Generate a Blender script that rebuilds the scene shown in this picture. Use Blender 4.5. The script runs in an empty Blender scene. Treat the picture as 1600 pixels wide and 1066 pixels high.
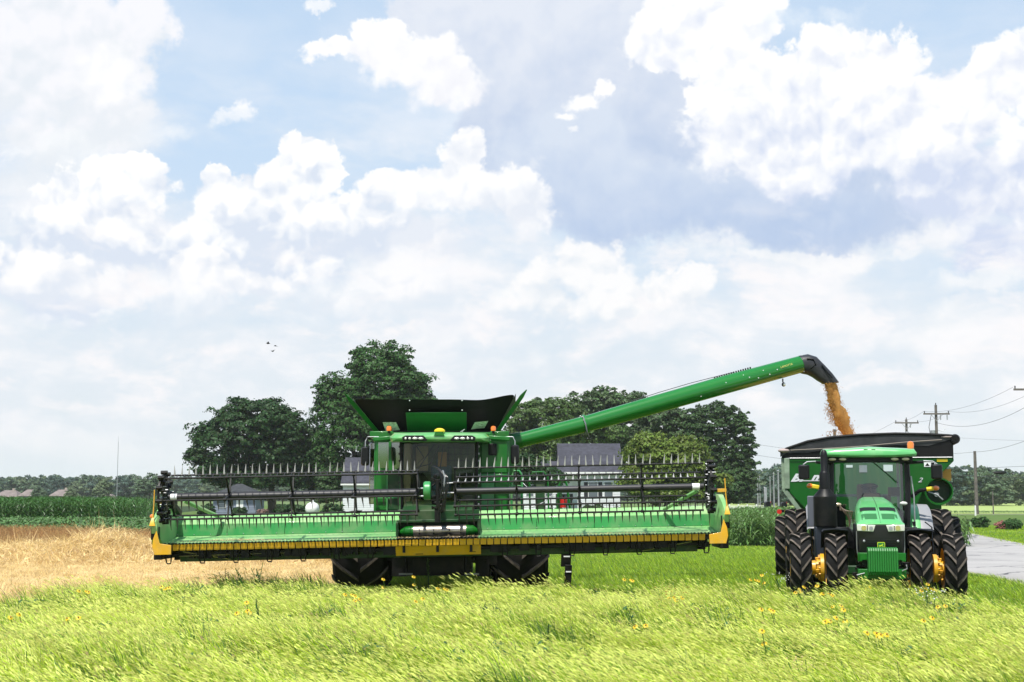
import bpy, bmesh, math, random
import numpy as np
from mathutils import Vector, Matrix, Euler
R = math.radians
S = bpy.context.scene
COL = S.collection
rnd = random.Random(7)
npr = np.random.RandomState(11)

# ---------------------------------------------------------------- camera
FPX, PITCH, CAMZ = 2222.0, R(6.215), 2.3      # focal length in photo pixels, tilt, eye height
cam_d = bpy.data.cameras.new('camera'); cam = bpy.data.objects.new('camera', cam_d); COL.objects.link(cam)
cam_d.sensor_width = 36; cam_d.lens = 36*FPX/1600
cam_d.clip_start = .5; cam_d.clip_end = 9000
cam.location = (0, 0, CAMZ); cam.rotation_euler = (R(90)+PITCH, 0, 0)
S.camera = cam

def ray(px, py):
    dx, dy = px-800, 533-py
    return Vector((dx, FPX*math.cos(PITCH)-dy*math.sin(PITCH), FPX*math.sin(PITCH)+dy*math.cos(PITCH)))
def P(px, py, Y):
    d = ray(px, py); return Vector((d.x*Y/d.y, Y, CAMZ+d.z*Y/d.y))
def G(px, py):
    d = ray(px, py); k = -CAMZ/d.z; return Vector((d.x*k, d.y*k, 0))

# ---------------------------------------------------------------- sun, exposure
SUN_EL, SUN_AZ = R(64), R(197)      # compass-like: 0 = +Y, 90 = +X ; the sun stands behind the camera, a little to its left
sun_d = bpy.data.lights.new('sun', 'SUN'); sun = bpy.data.objects.new('sun', sun_d); COL.objects.link(sun)
sun_d.energy = 5.0; sun_d.angle = R(.55); sun_d.color = (1, .955, .88)
sdir = Vector((math.sin(SUN_AZ)*math.cos(SUN_EL), math.cos(SUN_AZ)*math.cos(SUN_EL), math.sin(SUN_EL)))
sun.rotation_euler = sdir.to_track_quat('Z', 'Y').to_euler()
sun.location = sdir*60
HAZE = .00012
S.view_settings.view_transform = 'Standard'; S.view_settings.look = 'None'
S.view_settings.exposure = 0.25; S.view_settings.gamma = 1; S.view_settings.use_curve_mapping = False

# ---------------------------------------------------------------- node helper
class NT:
    def __init__(s, tree): s.t = tree; s.n = tree.nodes; s.l = tree.links
    def node(s, typ, ins=None, **props):
        nd = s.n.new(typ)
        for k, v in props.items(): setattr(nd, k, v)
        for k, v in (ins or {}).items():
            sock = nd.inputs[k]
            if isinstance(v, bpy.types.NodeSocket): s.l.new(v, sock)
            else: sock.default_value = v
        return nd
    def m(s, op, a, b=0.0, c=0.0, clamp=False):
        nd = s.n.new('ShaderNodeMath'); nd.operation = op; nd.use_clamp = clamp
        for i, v in enumerate((a, b, c)):
            if isinstance(v, bpy.types.NodeSocket): s.l.new(v, nd.inputs[i])
            else: nd.inputs[i].default_value = v
        return nd.outputs[0]
    def v(s, op, a, b=(0, 0, 0), c=(0, 0, 0)):
        nd = s.n.new('ShaderNodeVectorMath'); nd.operation = op
        for i, v in enumerate((a, b, c)):
            if isinstance(v, bpy.types.NodeSocket): s.l.new(v, nd.inputs[i])
            else: nd.inputs[i].default_value = v
        return nd.outputs['Value' if op in ('LENGTH', 'DOT_PRODUCT') else 'Vector']
    def mix(s, f, a, b, typ='RGBA'):
        nd = s.n.new('ShaderNodeMix'); nd.data_type = typ
        ia, ib, o = (6, 7, 2) if typ == 'RGBA' else (2, 3, 0)
        for i, v in ((0, f), (ia, a), (ib, b)):
            if isinstance(v, bpy.types.NodeSocket): s.l.new(v, nd.inputs[i])
            else: nd.inputs[i].default_value = v
        return nd.outputs[o]
    def sm(s, x, lo, hi, a=0.0, b=1.0, smooth=True):
        nd = s.n.new('ShaderNodeMapRange'); nd.interpolation_type = 'SMOOTHSTEP' if smooth else 'LINEAR'
        for i, v in enumerate((x, lo, hi, a, b)):
            if isinstance(v, bpy.types.NodeSocket): s.l.new(v, nd.inputs[i])
            else: nd.inputs[i].default_value = v
        return nd.outputs[0]
    def noise(s, vec, scale, detail=4, rough=.55, w=0.0, dist=0.0):
        nd = s.n.new('ShaderNodeTexNoise'); nd.noise_dimensions = '4D'
        s.l.new(vec, nd.inputs['Vector']); nd.inputs['W'].default_value = w
        nd.inputs['Scale'].default_value = scale; nd.inputs['Detail'].default_value = detail
        nd.inputs['Roughness'].default_value = rough; nd.inputs['Distortion'].default_value = dist
        return nd.outputs['Fac'], nd.outputs['Color']

def srgb(r, g, b):
    if b > 235 and b-r > 8 and r > 210: r, g = r+3, g+3
    f = lambda c: (c/255)/12.92 if c/255 <= .04045 else ((c/255+.055)/1.055)**2.4
    return (f(r), f(g), f(b), 1)

# ---------------------------------------------------------------- sky : physical sky with broken cumulus in fixed directions of the world
W = bpy.data.worlds.new('World'); S.world = W; W.use_nodes = True
wt = W.node_tree; wt.nodes.clear(); n = NT(wt)
sky = n.node('ShaderNodeTexSky', sky_type='NISHITA', sun_disc=False, sun_elevation=SUN_EL, sun_rotation=SUN_AZ, air_density=1.0, dust_density=1.6, ozone_density=2.2, altitude=200)
tc = n.node('ShaderNodeTexCoord').outputs['Generated']
dirv = n.v('NORMALIZE', tc)
sep = n.node('ShaderNodeSeparateXYZ', {0: dirv})
az = n.m('ARCTAN2', sep.outputs[0], sep.outputs[1])
el = n.m('ARCSINE', sep.outputs[2])
ae = n.node('ShaderNodeCombineXYZ', {0: az, 1: el, 2: 0.0}).outputs[0]
def AE(px, py):
    d = ray(px, py).normalized(); return math.atan2(d.x, d.y), math.asin(d.z)
# directions squashed towards the horizon so that clouds flatten there as a real deck does
flat = n.v('DIVIDE', dirv, n.node('ShaderNodeCombineXYZ', {0: 1.0, 1: 1.0, 2: 0.55}).outputs[0])
wf, wc = n.noise(ae, 9.0, 5, .6, 3.1)
warp = n.v('MULTIPLY', n.v('SUBTRACT', wc, (.5, .5, .5)), (.055, .035, 0))
aew = n.v('ADD', ae, warp)
fb, _ = n.noise(aew, 22.0, 10, .62, 1.7)           # fine ragged edge
fb2, _ = n.noise(aew, 42.0, 6, .6, 9.3)
def billow(vec, scale, w):
    nd = n.n.new('ShaderNodeTexVoronoi'); nd.feature = 'SMOOTH_F1'; nd.voronoi_dimensions = '2D'
    n.l.new(vec, nd.inputs['Vector']); nd.inputs['Scale'].default_value = scale; nd.inputs['Smoothness'].default_value = .35
    return n.m('SUBTRACT', .62, nd.outputs['Distance'])
rag = n.v('ADD', aew, n.v('MULTIPLY', n.v('SUBTRACT', n.noise(ae, 60.0, 4, .6, 5.5)[1], (.5, .5, .5)), (.012, .012, 0)))
def height(vec):
    a = billow(vec, 24.0, 0); b = billow(vec, 60.0, 0); c = billow(vec, 150., 0)
    return n.m('ADD', n.m('ADD', n.m('MULTIPLY', a, .62), n.m('MULTIPLY', b, .30)), n.m('MULTIPLY', c, .12))
h0 = height(rag)
h1 = height(n.v('ADD', rag, (-.004, .0095, 0)))
relief = n.m('SUBTRACT', h0, h1)                   # >0 on the sides that face up to the sun
edge = n.m('ADD', n.m('MULTIPLY', n.m('SUBTRACT', h0, .28), 1.2), n.m('MULTIPLY', n.m('SUBTRACT', fb, .5), 2.0))
soft = n.m('ADD', n.m('MULTIPLY', n.m('SUBTRACT', fb, .5), 2.0), n.m('MULTIPLY', n.m('SUBTRACT', fb2, .5), .8))

skyc = n.node('ShaderNodeVectorMath', {0: sky.outputs[0]}, operation='SCALE'); skyc.inputs['Scale'].default_value = .12
cur = skyc.outputs[0]
# thin summer veil over the blue
veil = n.sm(el, 0.0, .42, .97, .80)
veilc = n.mix(n.sm(el, .02, .30), srgb(221, 229, 238), srgb(200, 224, 249))
veilc = n.mix(n.sm(el, .36, 1.2), veilc, srgb(112, 160, 214))
cur = n.mix(veil, cur, veilc)
w2 = n.v('MULTIPLY', n.v('SUBTRACT', n.noise(ae, 15.0, 9, .62, 12.0)[1], (.5, .5, .5)), (.085, .075, 0))
aw2 = n.v('ADD', ae, w2)
def layer(cur, blobs, t0, t1, noise, amp, e0, e1, lo, hi, tex=1.6, maxc=1.0, melt=1.8, crisp=1.15):
    D = None
    for (px, py, rx, ry) in blobs:
        a, e = AE(px, py); ra, re_ = rx/FPX, ry/FPX
        q = n.v('MULTIPLY_ADD', aw2, (1/ra, 1/re_, 0), (-a/ra, -e/re_, 0))
        d = n.m('SUBTRACT', 1.0, n.v('LENGTH', q))
        D = d if D is None else n.m('MAXIMUM', D, d)
    D = n.m('ADD', D, n.m('MULTIPLY', noise, amp))
    a0 = AE(800, e0)[1]; a1 = AE(800, e1)[1]
    sh = n.sm(el, a0, a1)
    # crisp crowns, bases that melt away
    t1 = t0+(t1-t0)*crisp
    tt = n.m('MULTIPLY_ADD', n.m('SUBTRACT', 1.0, sh), (t1-t0)*melt, t1)
    cov = n.m('MULTIPLY', n.sm(D, t0, tt), maxc)
    sh = n.m('MULTIPLY', sh, 1.0)                           # base of the cloud to its crown
    sh = n.m('ADD', sh, n.m('MULTIPLY', relief, tex*1.8))
    sh = n.m('ADD', sh, n.m('MULTIPLY', n.m('SUBTRACT', fb, .5), 1.3), 0, True)
    return n.mix(cov, cur, n.mix(sh, lo, hi)), cov
# far deck : long pale layers low over the horizon, and the broken cloud of the rest of the dome
band, _ = n.noise(n.v('MULTIPLY', aew, (1, 2.6, 1)), 8.0, 8, .55, 21.0)
deck = n.m('MULTIPLY', n.sm(band, .36, .60), n.sm(el, .40, .13))
deck = n.m('MULTIPLY', deck, n.sm(el, -.01, .05, .45, 1.0))
deckc = n.mix(n.m('ADD', n.sm(band, .45, .68), n.m('MULTIPLY', relief, 1.2), 0, True), srgb(226, 232, 242), srgb(248, 247, 249))
cur = n.mix(n.m('MULTIPLY', deck, .95), cur, deckc)
dome, _ = n.noise(flat, 3.2, 7, .55, 44.0)
domec = n.m('MULTIPLY', n.sm(dome, .52, .63), n.sm(el, .34, .50))
cur = n.mix(domec, cur, n.mix(n.sm(dome, .5, .72), srgb(247, 248, 251), srgb(214, 221, 235)))

LAV, LAV2, WHT, GRY = srgb(228, 233, 242), srgb(213, 221, 238), srgb(252, 252, 253), srgb(203, 215, 234)
cur, _ = layer(cur, [(70, 90, 190, 190), (150, 190, 150, 110), (215, 60, 60, 90), (60, 230, 120, 70)], .12, .34, soft, .55, 330, -60, LAV, srgb(246, 246, 250), 1.4, .95)
cur, _ = layer(cur, [(170, 130, 75, 60), (225, 165, 40, 35)], .1, .45, soft, .7, 260, 40, srgb(236, 238, 246), WHT, 1.4, .8)
cur, _ = layer(cur, [(265, 200, 80, 34), (368, 186, 48, 22), (500, 18, 42, 22), (20, 245, 30, 14)], .16, .42, soft, .9, 230, 140, srgb(232, 238, 248), WHT, 1.2, .85)
cur, _ = layer(cur, [(110, 255, 75, 50), (20, 290, 80, 50)], .1, .4, soft, .7, 330, 200, LAV, srgb(240, 243, 249), 1.2, .8)
# the great pale-grey cloud behind the right half
cur, _ = layer(cur, [(960, 160, 270, 250), (850, 60, 190, 150), (1050, 280, 270, 120), (1250, 290, 330, 110), (780, 200, 90, 110), (700, 20, 110, 60)], .02, .16, soft, .28, 400, -80, srgb(192, 207, 231), srgb(222, 228, 242), .35, 1.0, melt=.6)
cur, _ = layer(cur, [(1040, 318, 300, 74), (900, 250, 150, 130), (1200, 335, 220, 52)], .05, .35, soft, .22, 400, 200, srgb(184, 202, 230), srgb(212, 222, 240), .3, .9, melt=.2)
cur, _ = layer(cur, [(905, 152, 52, 26), (880, 176, 30, 16), (852, 258, 32, 34), (895, 212, 22, 14), (1070, 135, 32, 18), (940, 135, 26, 20)], .22, .5, edge, .8, 270, 120, srgb(232, 236, 246), WHT, 1.5, .95)
cur, _ = layer(cur, [(1060, 60, 120, 75), (1110, 30, 150, 80), (1250, 190, 215, 125), (1330, 95, 110, 75), (1400, 215, 180, 115), (1250, 262, 120, 60), (1480, 170, 130, 95), (1580, 110, 110, 90), (1520, 290, 190, 80), (1150, 130, 110, 70), (1590, 380, 120, 70)], .10, .22, edge, .42, 380, 150, srgb(208, 218, 239), srgb(254, 254, 254), 1.1, 1.0)
cur, _ = layer(cur, [(1320, 28, 60, 26), (1230, 45, 60, 30)], .1, .5, soft, .8, 70, 0, srgb(226, 236, 249), srgb(240, 244, 250), 1.0, .7)
# the small fair-weather cloud at the top
cur, _ = layer(cur, [(625, 100, 128, 62), (600, 62, 66, 44), (540, 92, 90, 26), (690, 130, 96, 48), (720, 145, 60, 34)], .14, .30, edge, .50, 175, 60, srgb(240, 241, 247), srgb(253, 253, 254), 1.3, 1.0)
# towering row across the middle, left to centre
cur, _ = layer(cur, [(650, 300, 120, 52), (742, 245, 58, 52), (730, 300, 100, 62), (590, 275, 60, 24), (820, 330, 60, 90), (640, 380, 200, 50)], .10, .28, edge, .50, 420, 240, srgb(226, 231, 243), srgb(252, 252, 253), 1.5, .95)
cur, _ = layer(cur, [(455, 290, 80, 60), (480, 250, 52, 44), (330, 295, 56, 34), (390, 330, 150, 60), (500, 355, 160, 85), (440, 400, 200, 70)], .10, .22, edge, .48, 440, 250, srgb(214, 223, 240), srgb(254, 254, 254), 1.9, 1.0)
cur, _ = layer(cur, [(200, 300, 92, 66), (215, 268, 56, 40), (100, 305, 76, 36), (170, 380, 170, 90), (300, 400, 140, 70), (75, 420, 90, 80), (100, 470, 120, 50)], .10, .22, edge, .48, 500, 250, srgb(214, 223, 240), srgb(254, 254, 254), 1.9, 1.0)
cur, _ = layer(cur, [(90, 430, 80, 56), (150, 455, 110, 46), (40, 460, 60, 36), (330, 425, 90, 44), (400, 440, 110, 36)], .10, .24, edge, .5, 510, 380, srgb(220, 227, 241), srgb(253, 252, 252), 1.6, .95)
cur, _ = layer(cur, [(250, 465, 300, 60), (500, 480, 260, 60), (640, 440, 120, 50), (700, 500, 200, 40)], .05, .55, soft, .75, 540, 400, srgb(227, 232, 243), srgb(249, 249, 251), 1.9, .8)
cur, _ = layer(cur, [(930, 425, 100, 56), (980, 460, 120, 60), (870, 480, 120, 50), (1060, 440, 60, 30)], .08, .36, edge, .7, 540, 400, srgb(228, 233, 242), srgb(251, 250, 250), 1.9, .9)
cur, _ = layer(cur, [(1120, 565, 80, 32), (1370, 520, 90, 34), (1480, 500, 90, 36), (1550, 440, 120, 34), (1260, 398, 240, 16), (820, 565, 90, 36), (600, 570, 120, 30)], .1, .6, soft, .85, 620, 460, srgb(231, 235, 243), srgb(248, 248, 249), 1.6, .7)
# murk close to the ground
lowb, _ = n.noise(n.v('MULTIPLY', aew, (1, 2.2, 1)), 13.0, 8, .6, 71.0)
cur = n.mix(n.m('MULTIPLY', n.sm(lowb, .50, .66), n.m('MULTIPLY', n.sm(el, .02, .07), n.sm(el, .22, .14))), cur, srgb(247, 245, 247))
cur = n.mix(n.sm(el, .07, .0, 0.0, .85), cur, srgb(221, 229, 237))
SKYLUM = n.node('ShaderNodeBackground', {'Color': cur, 'Strength': .89})
n.l.new(SKYLUM.outputs[0], n.node('ShaderNodeOutputWorld').inputs[0])
W.cycles.sampling_method = 'MANUAL'; W.cycles.sample_map_resolution = 512
S.cycles.max_bounces = 6; S.cycles.diffuse_bounces = 3; S.cycles.glossy_bounces = 3; S.cycles.transmission_bounces = 4; S.cycles.transparent_max_bounces = 12
S.cycles.volume_bounces = 1

# ---------------------------------------------------------------- materials
MATS = {}
def mat(name, base, rough=.6, metal=0.0, coat=0.0, var=.0, vscale=3.0, dirt=None, dirt_amt=.0, dscale=2.0, bump=0.0, bscale=40.0, trans=0.0, spec=.5, emit=None, es=0.0, island=0.0, coords='Object'):
    if name in MATS: return MATS[name]
    m_ = bpy.data.materials.new(name); m_.use_nodes = True; t = m_.node_tree; t.nodes.clear(); k = NT(t)
    b = k.node('ShaderNodeBsdfPrincipled', {'Roughness': rough, 'Metallic': metal, 'Coat Weight': coat, 'Coat Roughness': .08, 'Specular IOR Level': spec})
    c = (*base[:3], 1)
    oc = k.node('ShaderNodeTexCoord').outputs[coords]
    col = c
    if var > 0:
        f, _ = k.noise(oc, vscale, 5, .6, 1.0)
        lo = tuple(x*(1-var) for x in c[:3])+(1,); hi = tuple(min(1, x*(1+var)) for x in c[:3])+(1,)
        col = k.mix(k.sm(f, .3, .7), lo, hi)
    if island > 0:
        g = k.node('ShaderNodeNewGeometry').outputs['Random Per Island']
        hsv = k.node('ShaderNodeHueSaturation', {'Hue': k.sm(g, 0, 1, .5-island*.05, .5+island*.03, False), 'Value': k.sm(g, 0, 1, 1-island, 1+island, False), 'Color': col})
        col = hsv.outputs[0]
    if dirt is not None:
        f, _ = k.noise(oc, dscale, 7, .65, 7.0)
        df = k.m('MULTIPLY', k.sm(f, .42, .68), dirt_amt)
        col = k.mix(df, col, (*dirt[:3], 1))
        k.l.new(k.mix(df, rough, .85, 'FLOAT'), b.inputs['Roughness'])
    if isinstance(col, bpy.types.NodeSocket): k.l.new(col, b.inputs['Base Color'])
    else: b.inputs['Base Color'].default_value = col
    if bump > 0:
        f, _ = k.noise(oc, bscale, 5, .6, 2.0)
        bn = k.node('ShaderNodeBump', {'Strength': bump, 'Distance': .02, 'Height': f}); k.l.new(bn.outputs[0], b.inputs['Normal'])
    if emit: b.inputs['Emission Color'].default_value = (*emit, 1); b.inputs['Emission Strength'].default_value = es
    out = k.node('ShaderNodeOutputMaterial')
    if trans > 0:
        tr = k.node('ShaderNodeBsdfTranslucent')
        if isinstance(col, bpy.types.NodeSocket): k.l.new(col, tr.inputs[0])
        else: tr.inputs[0].default_value = col
        mx = k.node('ShaderNodeMixShader', {0: trans, 1: b.outputs[0], 2: tr.outputs[0]}); k.l.new(mx.outputs[0], out.inputs[0])
    else: k.l.new(b.outputs[0], out.inputs[0])
    MATS[name] = m_; return m_
def glass_mat(name, tint, gloss=.12, rough=.02):
    m_ = bpy.data.materials.new(name); m_.use_nodes = True; t = m_.node_tree; t.nodes.clear(); k = NT(t)
    tr = k.node('ShaderNodeBsdfTransparent', {0: (*tint, 1)}); gl = k.node('ShaderNodeBsdfGlossy', {'Roughness': rough, 'Color': (1, 1, 1, 1)})
    fr = k.node('ShaderNodeFresnel', {'IOR': 1.5})
    f = k.m('ADD', k.m('MULTIPLY', fr.outputs[0], .7), gloss, 0, True)
    mx = k.node('ShaderNodeMixShader', {0: f, 1: tr.outputs[0], 2: gl.outputs[0]})
    k.l.new(mx.outputs[0], k.node('ShaderNodeOutputMaterial').inputs[0]); MATS[name] = m_; return m_

# ---------------------------------------------------------------- mesh builder
class MB:
    def __init__(s): s.v = []; s.f = []; s.mi = []; s.cur = 0
    def add(s, verts, faces):
        o = len(s.v); s.v += [tuple(x) for x in verts]; s.f += [tuple(i+o for i in f) for f in faces]; s.mi += [s.cur]*len(faces); return s
    def box(s, c, d, rot=None):
        hx, hy, hz = d[0]/2, d[1]/2, d[2]/2
        vs = [Vector((x*hx, y*hy, z*hz)) for x in (-1, 1) for y in (-1, 1) for z in (-1, 1)]
        if rot: e = Euler(rot).to_matrix(); vs = [e @ q for q in vs]
        vs = [q+Vector(c) for q in vs]
        return s.add(vs, [(0, 1, 3, 2), (4, 6, 7, 5), (0, 4, 5, 1), (2, 3, 7, 6), (0, 2, 6, 4), (1, 5, 7, 3)])
    def bb(s, x0, x1, y0, y1, z0, z1): return s.box(((x0+x1)/2, (y0+y1)/2, (z0+z1)/2), (abs(x1-x0), abs(y1-y0), abs(z1-z0)))
    def ring(s, c, t, r, n_, up=None, sq=1.0):
        t = Vector(t).normalized(); u = Vector(up) if up else (Vector((0, 0, 1)) if abs(t.z) < .9 else Vector((1, 0, 0)))
        a = t.cross(u).normalized(); b = a.cross(t).normalized()
        return [Vector(c)+a*math.cos(2*math.pi*i/n_)*r+b*math.sin(2*math.pi*i/n_)*r*sq for i in range(n_)]
    def loft(s, rings, caps=True, closed=True):
        k = len(rings[0]); vs = [p for r_ in rings for p in r_]; fs = []
        for i in range(len(rings)-1):
            for j in range(k if closed else k-1):
                j2 = (j+1) % k; fs.append((i*k+j, i*k+j2, (i+1)*k+j2, (i+1)*k+j))
        if caps: fs.append(tuple(range(k-1, -1, -1))); fs.append(tuple((len(rings)-1)*k+j for j in range(k)))
        return s.add(vs, fs)
    def cyl(s, p0, p1, r0, r1=None, n_=12, caps=True):
        r1 = r0 if r1 is None else r1; t = Vector(p1)-Vector(p0)
        return s.loft([s.ring(p0, t, r0, n_), s.ring(p1, t, r1, n_)], caps)
    def tube(s, pts, r, n_=8, caps=True):
        pts = [Vector(p) for p in pts]; rs = r if isinstance(r, (list, tuple)) else [r]*len(pts); rings = []
        for i, p in enumerate(pts):
            t = (pts[min(i+1, len(pts)-1)]-pts[max(i-1, 0)])
            rings.append(s.ring(p, t, rs[i], n_))
        return s.loft(rings, caps)
    def prism(s, poly, a, b, axis='y'):
        # poly: 2D points; extruded between a and b along axis. axis x: (y,z) ; y: (x,z) ; z: (x,y)
        mk = {'x': lambda p, t: (t, p[0], p[1]), 'y': lambda p, t: (p[0], t, p[1]), 'z': lambda p, t: (p[0], p[1], t)}[axis]
        k = len(poly); vs = [mk(p, a) for p in poly]+[mk(p, b) for p in poly]
        fs = [tuple(range(k)), tuple(range(2*k-1, k-1, -1))]+[(i, i+k, (i+1) % k+k, (i+1) % k) for i in range(k)]
        return s.add(vs, fs)
    def lathe(s, prof, axis='x', n_=32, c=(0, 0, 0), caps=False):
        rings = []
        for (t, r_) in prof:
            rg = []
            for i in range(n_):
                a = 2*math.pi*i/n_; p = {'x': (t, r_*math.cos(a), r_*math.sin(a)), 'y': (r_*math.cos(a), t, r_*math.sin(a)), 'z': (r_*math.cos(a), r_*math.sin(a), t)}[axis]
                rg.append(Vector(p)+Vector(c))
            rings.append(rg)
        return s.loft(rings, caps)
    def ell(s, c, r, nu=14, nv=9):
        rings = []
        for i in range(nv+1):
            a = math.pi*(i+.001)/(nv+.002); rings.append([Vector(c)+Vector((r[0]*math.sin(a)*math.cos(2*math.pi*j/nu), r[1]*math.sin(a)*math.sin(2*math.pi*j/nu), r[2]*math.cos(a))) for j in range(nu)])
        return s.loft(rings)
    def sheet(s, grid):
        h, w = len(grid), len(grid[0]); fs = []
        for i in range(h-1):
            for j in range(w-1): fs.append((i*w+j, i*w+j+1, (i+1)*w+j+1, (i+1)*w+j))
        return s.add([p for r_ in grid for p in r_], fs)
    def mesh(s, name, mats, smooth=35):
        me = bpy.data.meshes.new(name); me.from_pydata(s.v, [], s.f)
        for q in (mats if isinstance(mats, (list, tuple)) else [mats]): me.materials.append(q)
        if any(s.mi): me.polygons.foreach_set('material_index', s.mi)
        bm = bmesh.new(); bm.from_mesh(me); bmesh.ops.recalc_face_normals(bm, faces=bm.faces); bm.to_mesh(me); bm.free()
        if smooth: me.shade_smooth(); me.set_sharp_from_angle(angle=R(smooth))
        me.update(); return me
    def build(s, name, mats, parent=None, bevel=0.0, smooth=35, label=None, loc=None):
        o = bpy.data.objects.new(name, s.mesh(name, mats, smooth)); COL.objects.link(o)
        if parent is not None: o.parent = parent
        if loc is not None: o.location = loc
        if bevel > 0:
            md = o.modifiers.new('bevel', 'BEVEL'); md.width = bevel; md.segments = 2; md.limit_method = 'ANGLE'; md.angle_limit = R(40)
        if label: o['label'] = label
        return o
def pieces(mb, name, mats, parent, bevel=0.0, smooth=35):
    """build every loose piece of the builder as an object of its own"""
    par = list(range(len(mb.v)))
    def fd(i):
        while par[i] != i: par[i] = par[par[i]]; i = par[i]
        return i
    for f in mb.f:
        for i in f[1:]: par[fd(i)] = fd(f[0])
    grp = {}
    for f in mb.f: grp.setdefault(fd(f[0]), []).append(f)
    for fs in grp.values():
        ids = sorted({i for f in fs for i in f}); mp = {j: q for q, j in enumerate(ids)}; w = MB(); w.add([mb.v[j] for j in ids], [tuple(mp[i] for i in f) for f in fs]); w.build(name, mats, parent, bevel, smooth)
def inst(name, me, parent, loc=(0, 0, 0), rot=(0, 0, 0), scale=(1, 1, 1)):
    o = bpy.data.objects.new(name, me); COL.objects.link(o); o.parent = parent; o.location = loc; o.rotation_euler = rot; o.scale = scale; return o
def tag(o, label=None, cat=None, group=None, kind=None):
    for k_, v_ in (('label', label), ('category', cat), ('group', group), ('kind', kind)):
        if v_: o[k_] = v_
    return o
def thing(name, label, cat, loc=(0, 0, 0), rz=0.0, group=None):
    o = bpy.data.objects.new(name, None); COL.objects.link(o); o.location = loc; o.rotation_euler = (0, 0, rz); o.empty_display_size = .3
    return tag(o, label, cat, group)
def copy_tree(o, parent=None):
    c = o.copy(); COL.objects.link(c); c.parent = parent
    for ch in o.children: copy_tree(ch, c)
    return c
def text_mesh(name, body, size, ext, m_, parent, loc, rot, shear=0.0, sx=1.0, label=None, bold=0.0):
    cu = bpy.data.curves.new(name, 'FONT'); cu.body = body; cu.size = size; cu.extrude = ext; cu.shear = shear; cu.resolution_u = 2; cu.offset = bold
    o = bpy.data.objects.new(name, cu); COL.objects.link(o); bpy.context.view_layer.update()
    me = bpy.data.meshes.new_from_object(o); bpy.data.objects.remove(o); me.materials.clear(); me.materials.append(m_)
    o = bpy.data.objects.new(name, me); COL.objects.link(o); o.parent = parent; o.location = loc; o.rotation_euler = rot; o.scale = (sx, 1, 1)
    if label: o['label'] = label
    return o
# quads straight from numpy
def np_mesh(name, verts, nper, m_, smooth=True):
    me = bpy.data.meshes.new(name); nv = len(verts); nf = nv//nper
    me.vertices.add(nv); me.vertices.foreach_set('co', verts.astype(np.float32).ravel())
    me.loops.add(nv); me.loops.foreach_set('vertex_index', np.arange(nv, dtype=np.int32))
    me.polygons.add(nf); me.polygons.foreach_set('loop_start', np.arange(0, nv, nper, dtype=np.int32))
    if m_: me.materials.append(m_)
    me.update(); me.validate(); return me
HIDDEN = {}
def proto_collection(name, meshes):
    c = bpy.data.collections.new(name)
    for i, me in enumerate(meshes):
        o = bpy.data.objects.new(f'{name}_{i}', me); c.objects.link(o)
    HIDDEN[name] = c; return c
def scatter(name, pts, rot, scl, coll, parent=None, idx=None):
    """one object that draws a copy of a plant of the collection at every point"""
    me = bpy.data.meshes.new(name); k = len(pts)
    me.vertices.add(k); me.vertices.foreach_set('co', pts.astype(np.float32).ravel())
    a = me.attributes.new('rot', 'FLOAT_VECTOR', 'POINT'); a.data.foreach_set('vector', rot.astype(np.float32).ravel())
    a = me.attributes.new('scl', 'FLOAT_VECTOR', 'POINT'); a.data.foreach_set('vector', scl.astype(np.float32).ravel())
    a = me.attributes.new('idx', 'INT', 'POINT'); a.data.foreach_set('value', (npr.randint(0, len(coll.objects), k) if idx is None else idx).astype(np.int32))
    o = bpy.data.objects.new(name, me); COL.objects.link(o); o.parent = parent
    g = bpy.data.node_groups.new(name, 'GeometryNodeTree')
    g.interface.new_socket('Geometry', in_out='INPUT', socket_type='NodeSocketGeometry'); g.interface.new_socket('Geometry', in_out='OUTPUT', socket_type='NodeSocketGeometry')
    k = NT(g); gi = k.node('NodeGroupInput'); go = k.node('NodeGroupOutput')
    ci = k.node('GeometryNodeCollectionInfo'); ci.inputs['Collection'].default_value = coll; ci.inputs['Separate Children'].default_value = True; ci.inputs['Reset Children'].default_value = True
    na = [k.node('GeometryNodeInputNamedAttribute', {'Name': q}, data_type=d) for q, d in (('rot', 'FLOAT_VECTOR'), ('scl', 'FLOAT_VECTOR'), ('idx', 'INT'))]
    def ao(nd): return next(x for x in nd.outputs if x.enabled and x.name == 'Attribute')
    ip = k.node('GeometryNodeInstanceOnPoints'); k.l.new(gi.outputs[0], ip.inputs['Points']); k.l.new(ci.outputs[0], ip.inputs['Instance']); ip.inputs['Pick Instance'].default_value = True
    k.l.new(ao(na[2]), ip.inputs['Instance Index']); k.l.new(ao(na[0]), ip.inputs['Rotation']); k.l.new(ao(na[1]), ip.inputs['Scale'])
    k.l.new(ip.outputs[0], go.inputs[0])
    md = o.modifiers.new('scatter', 'NODES'); md.node_group = g
    return o
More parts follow.
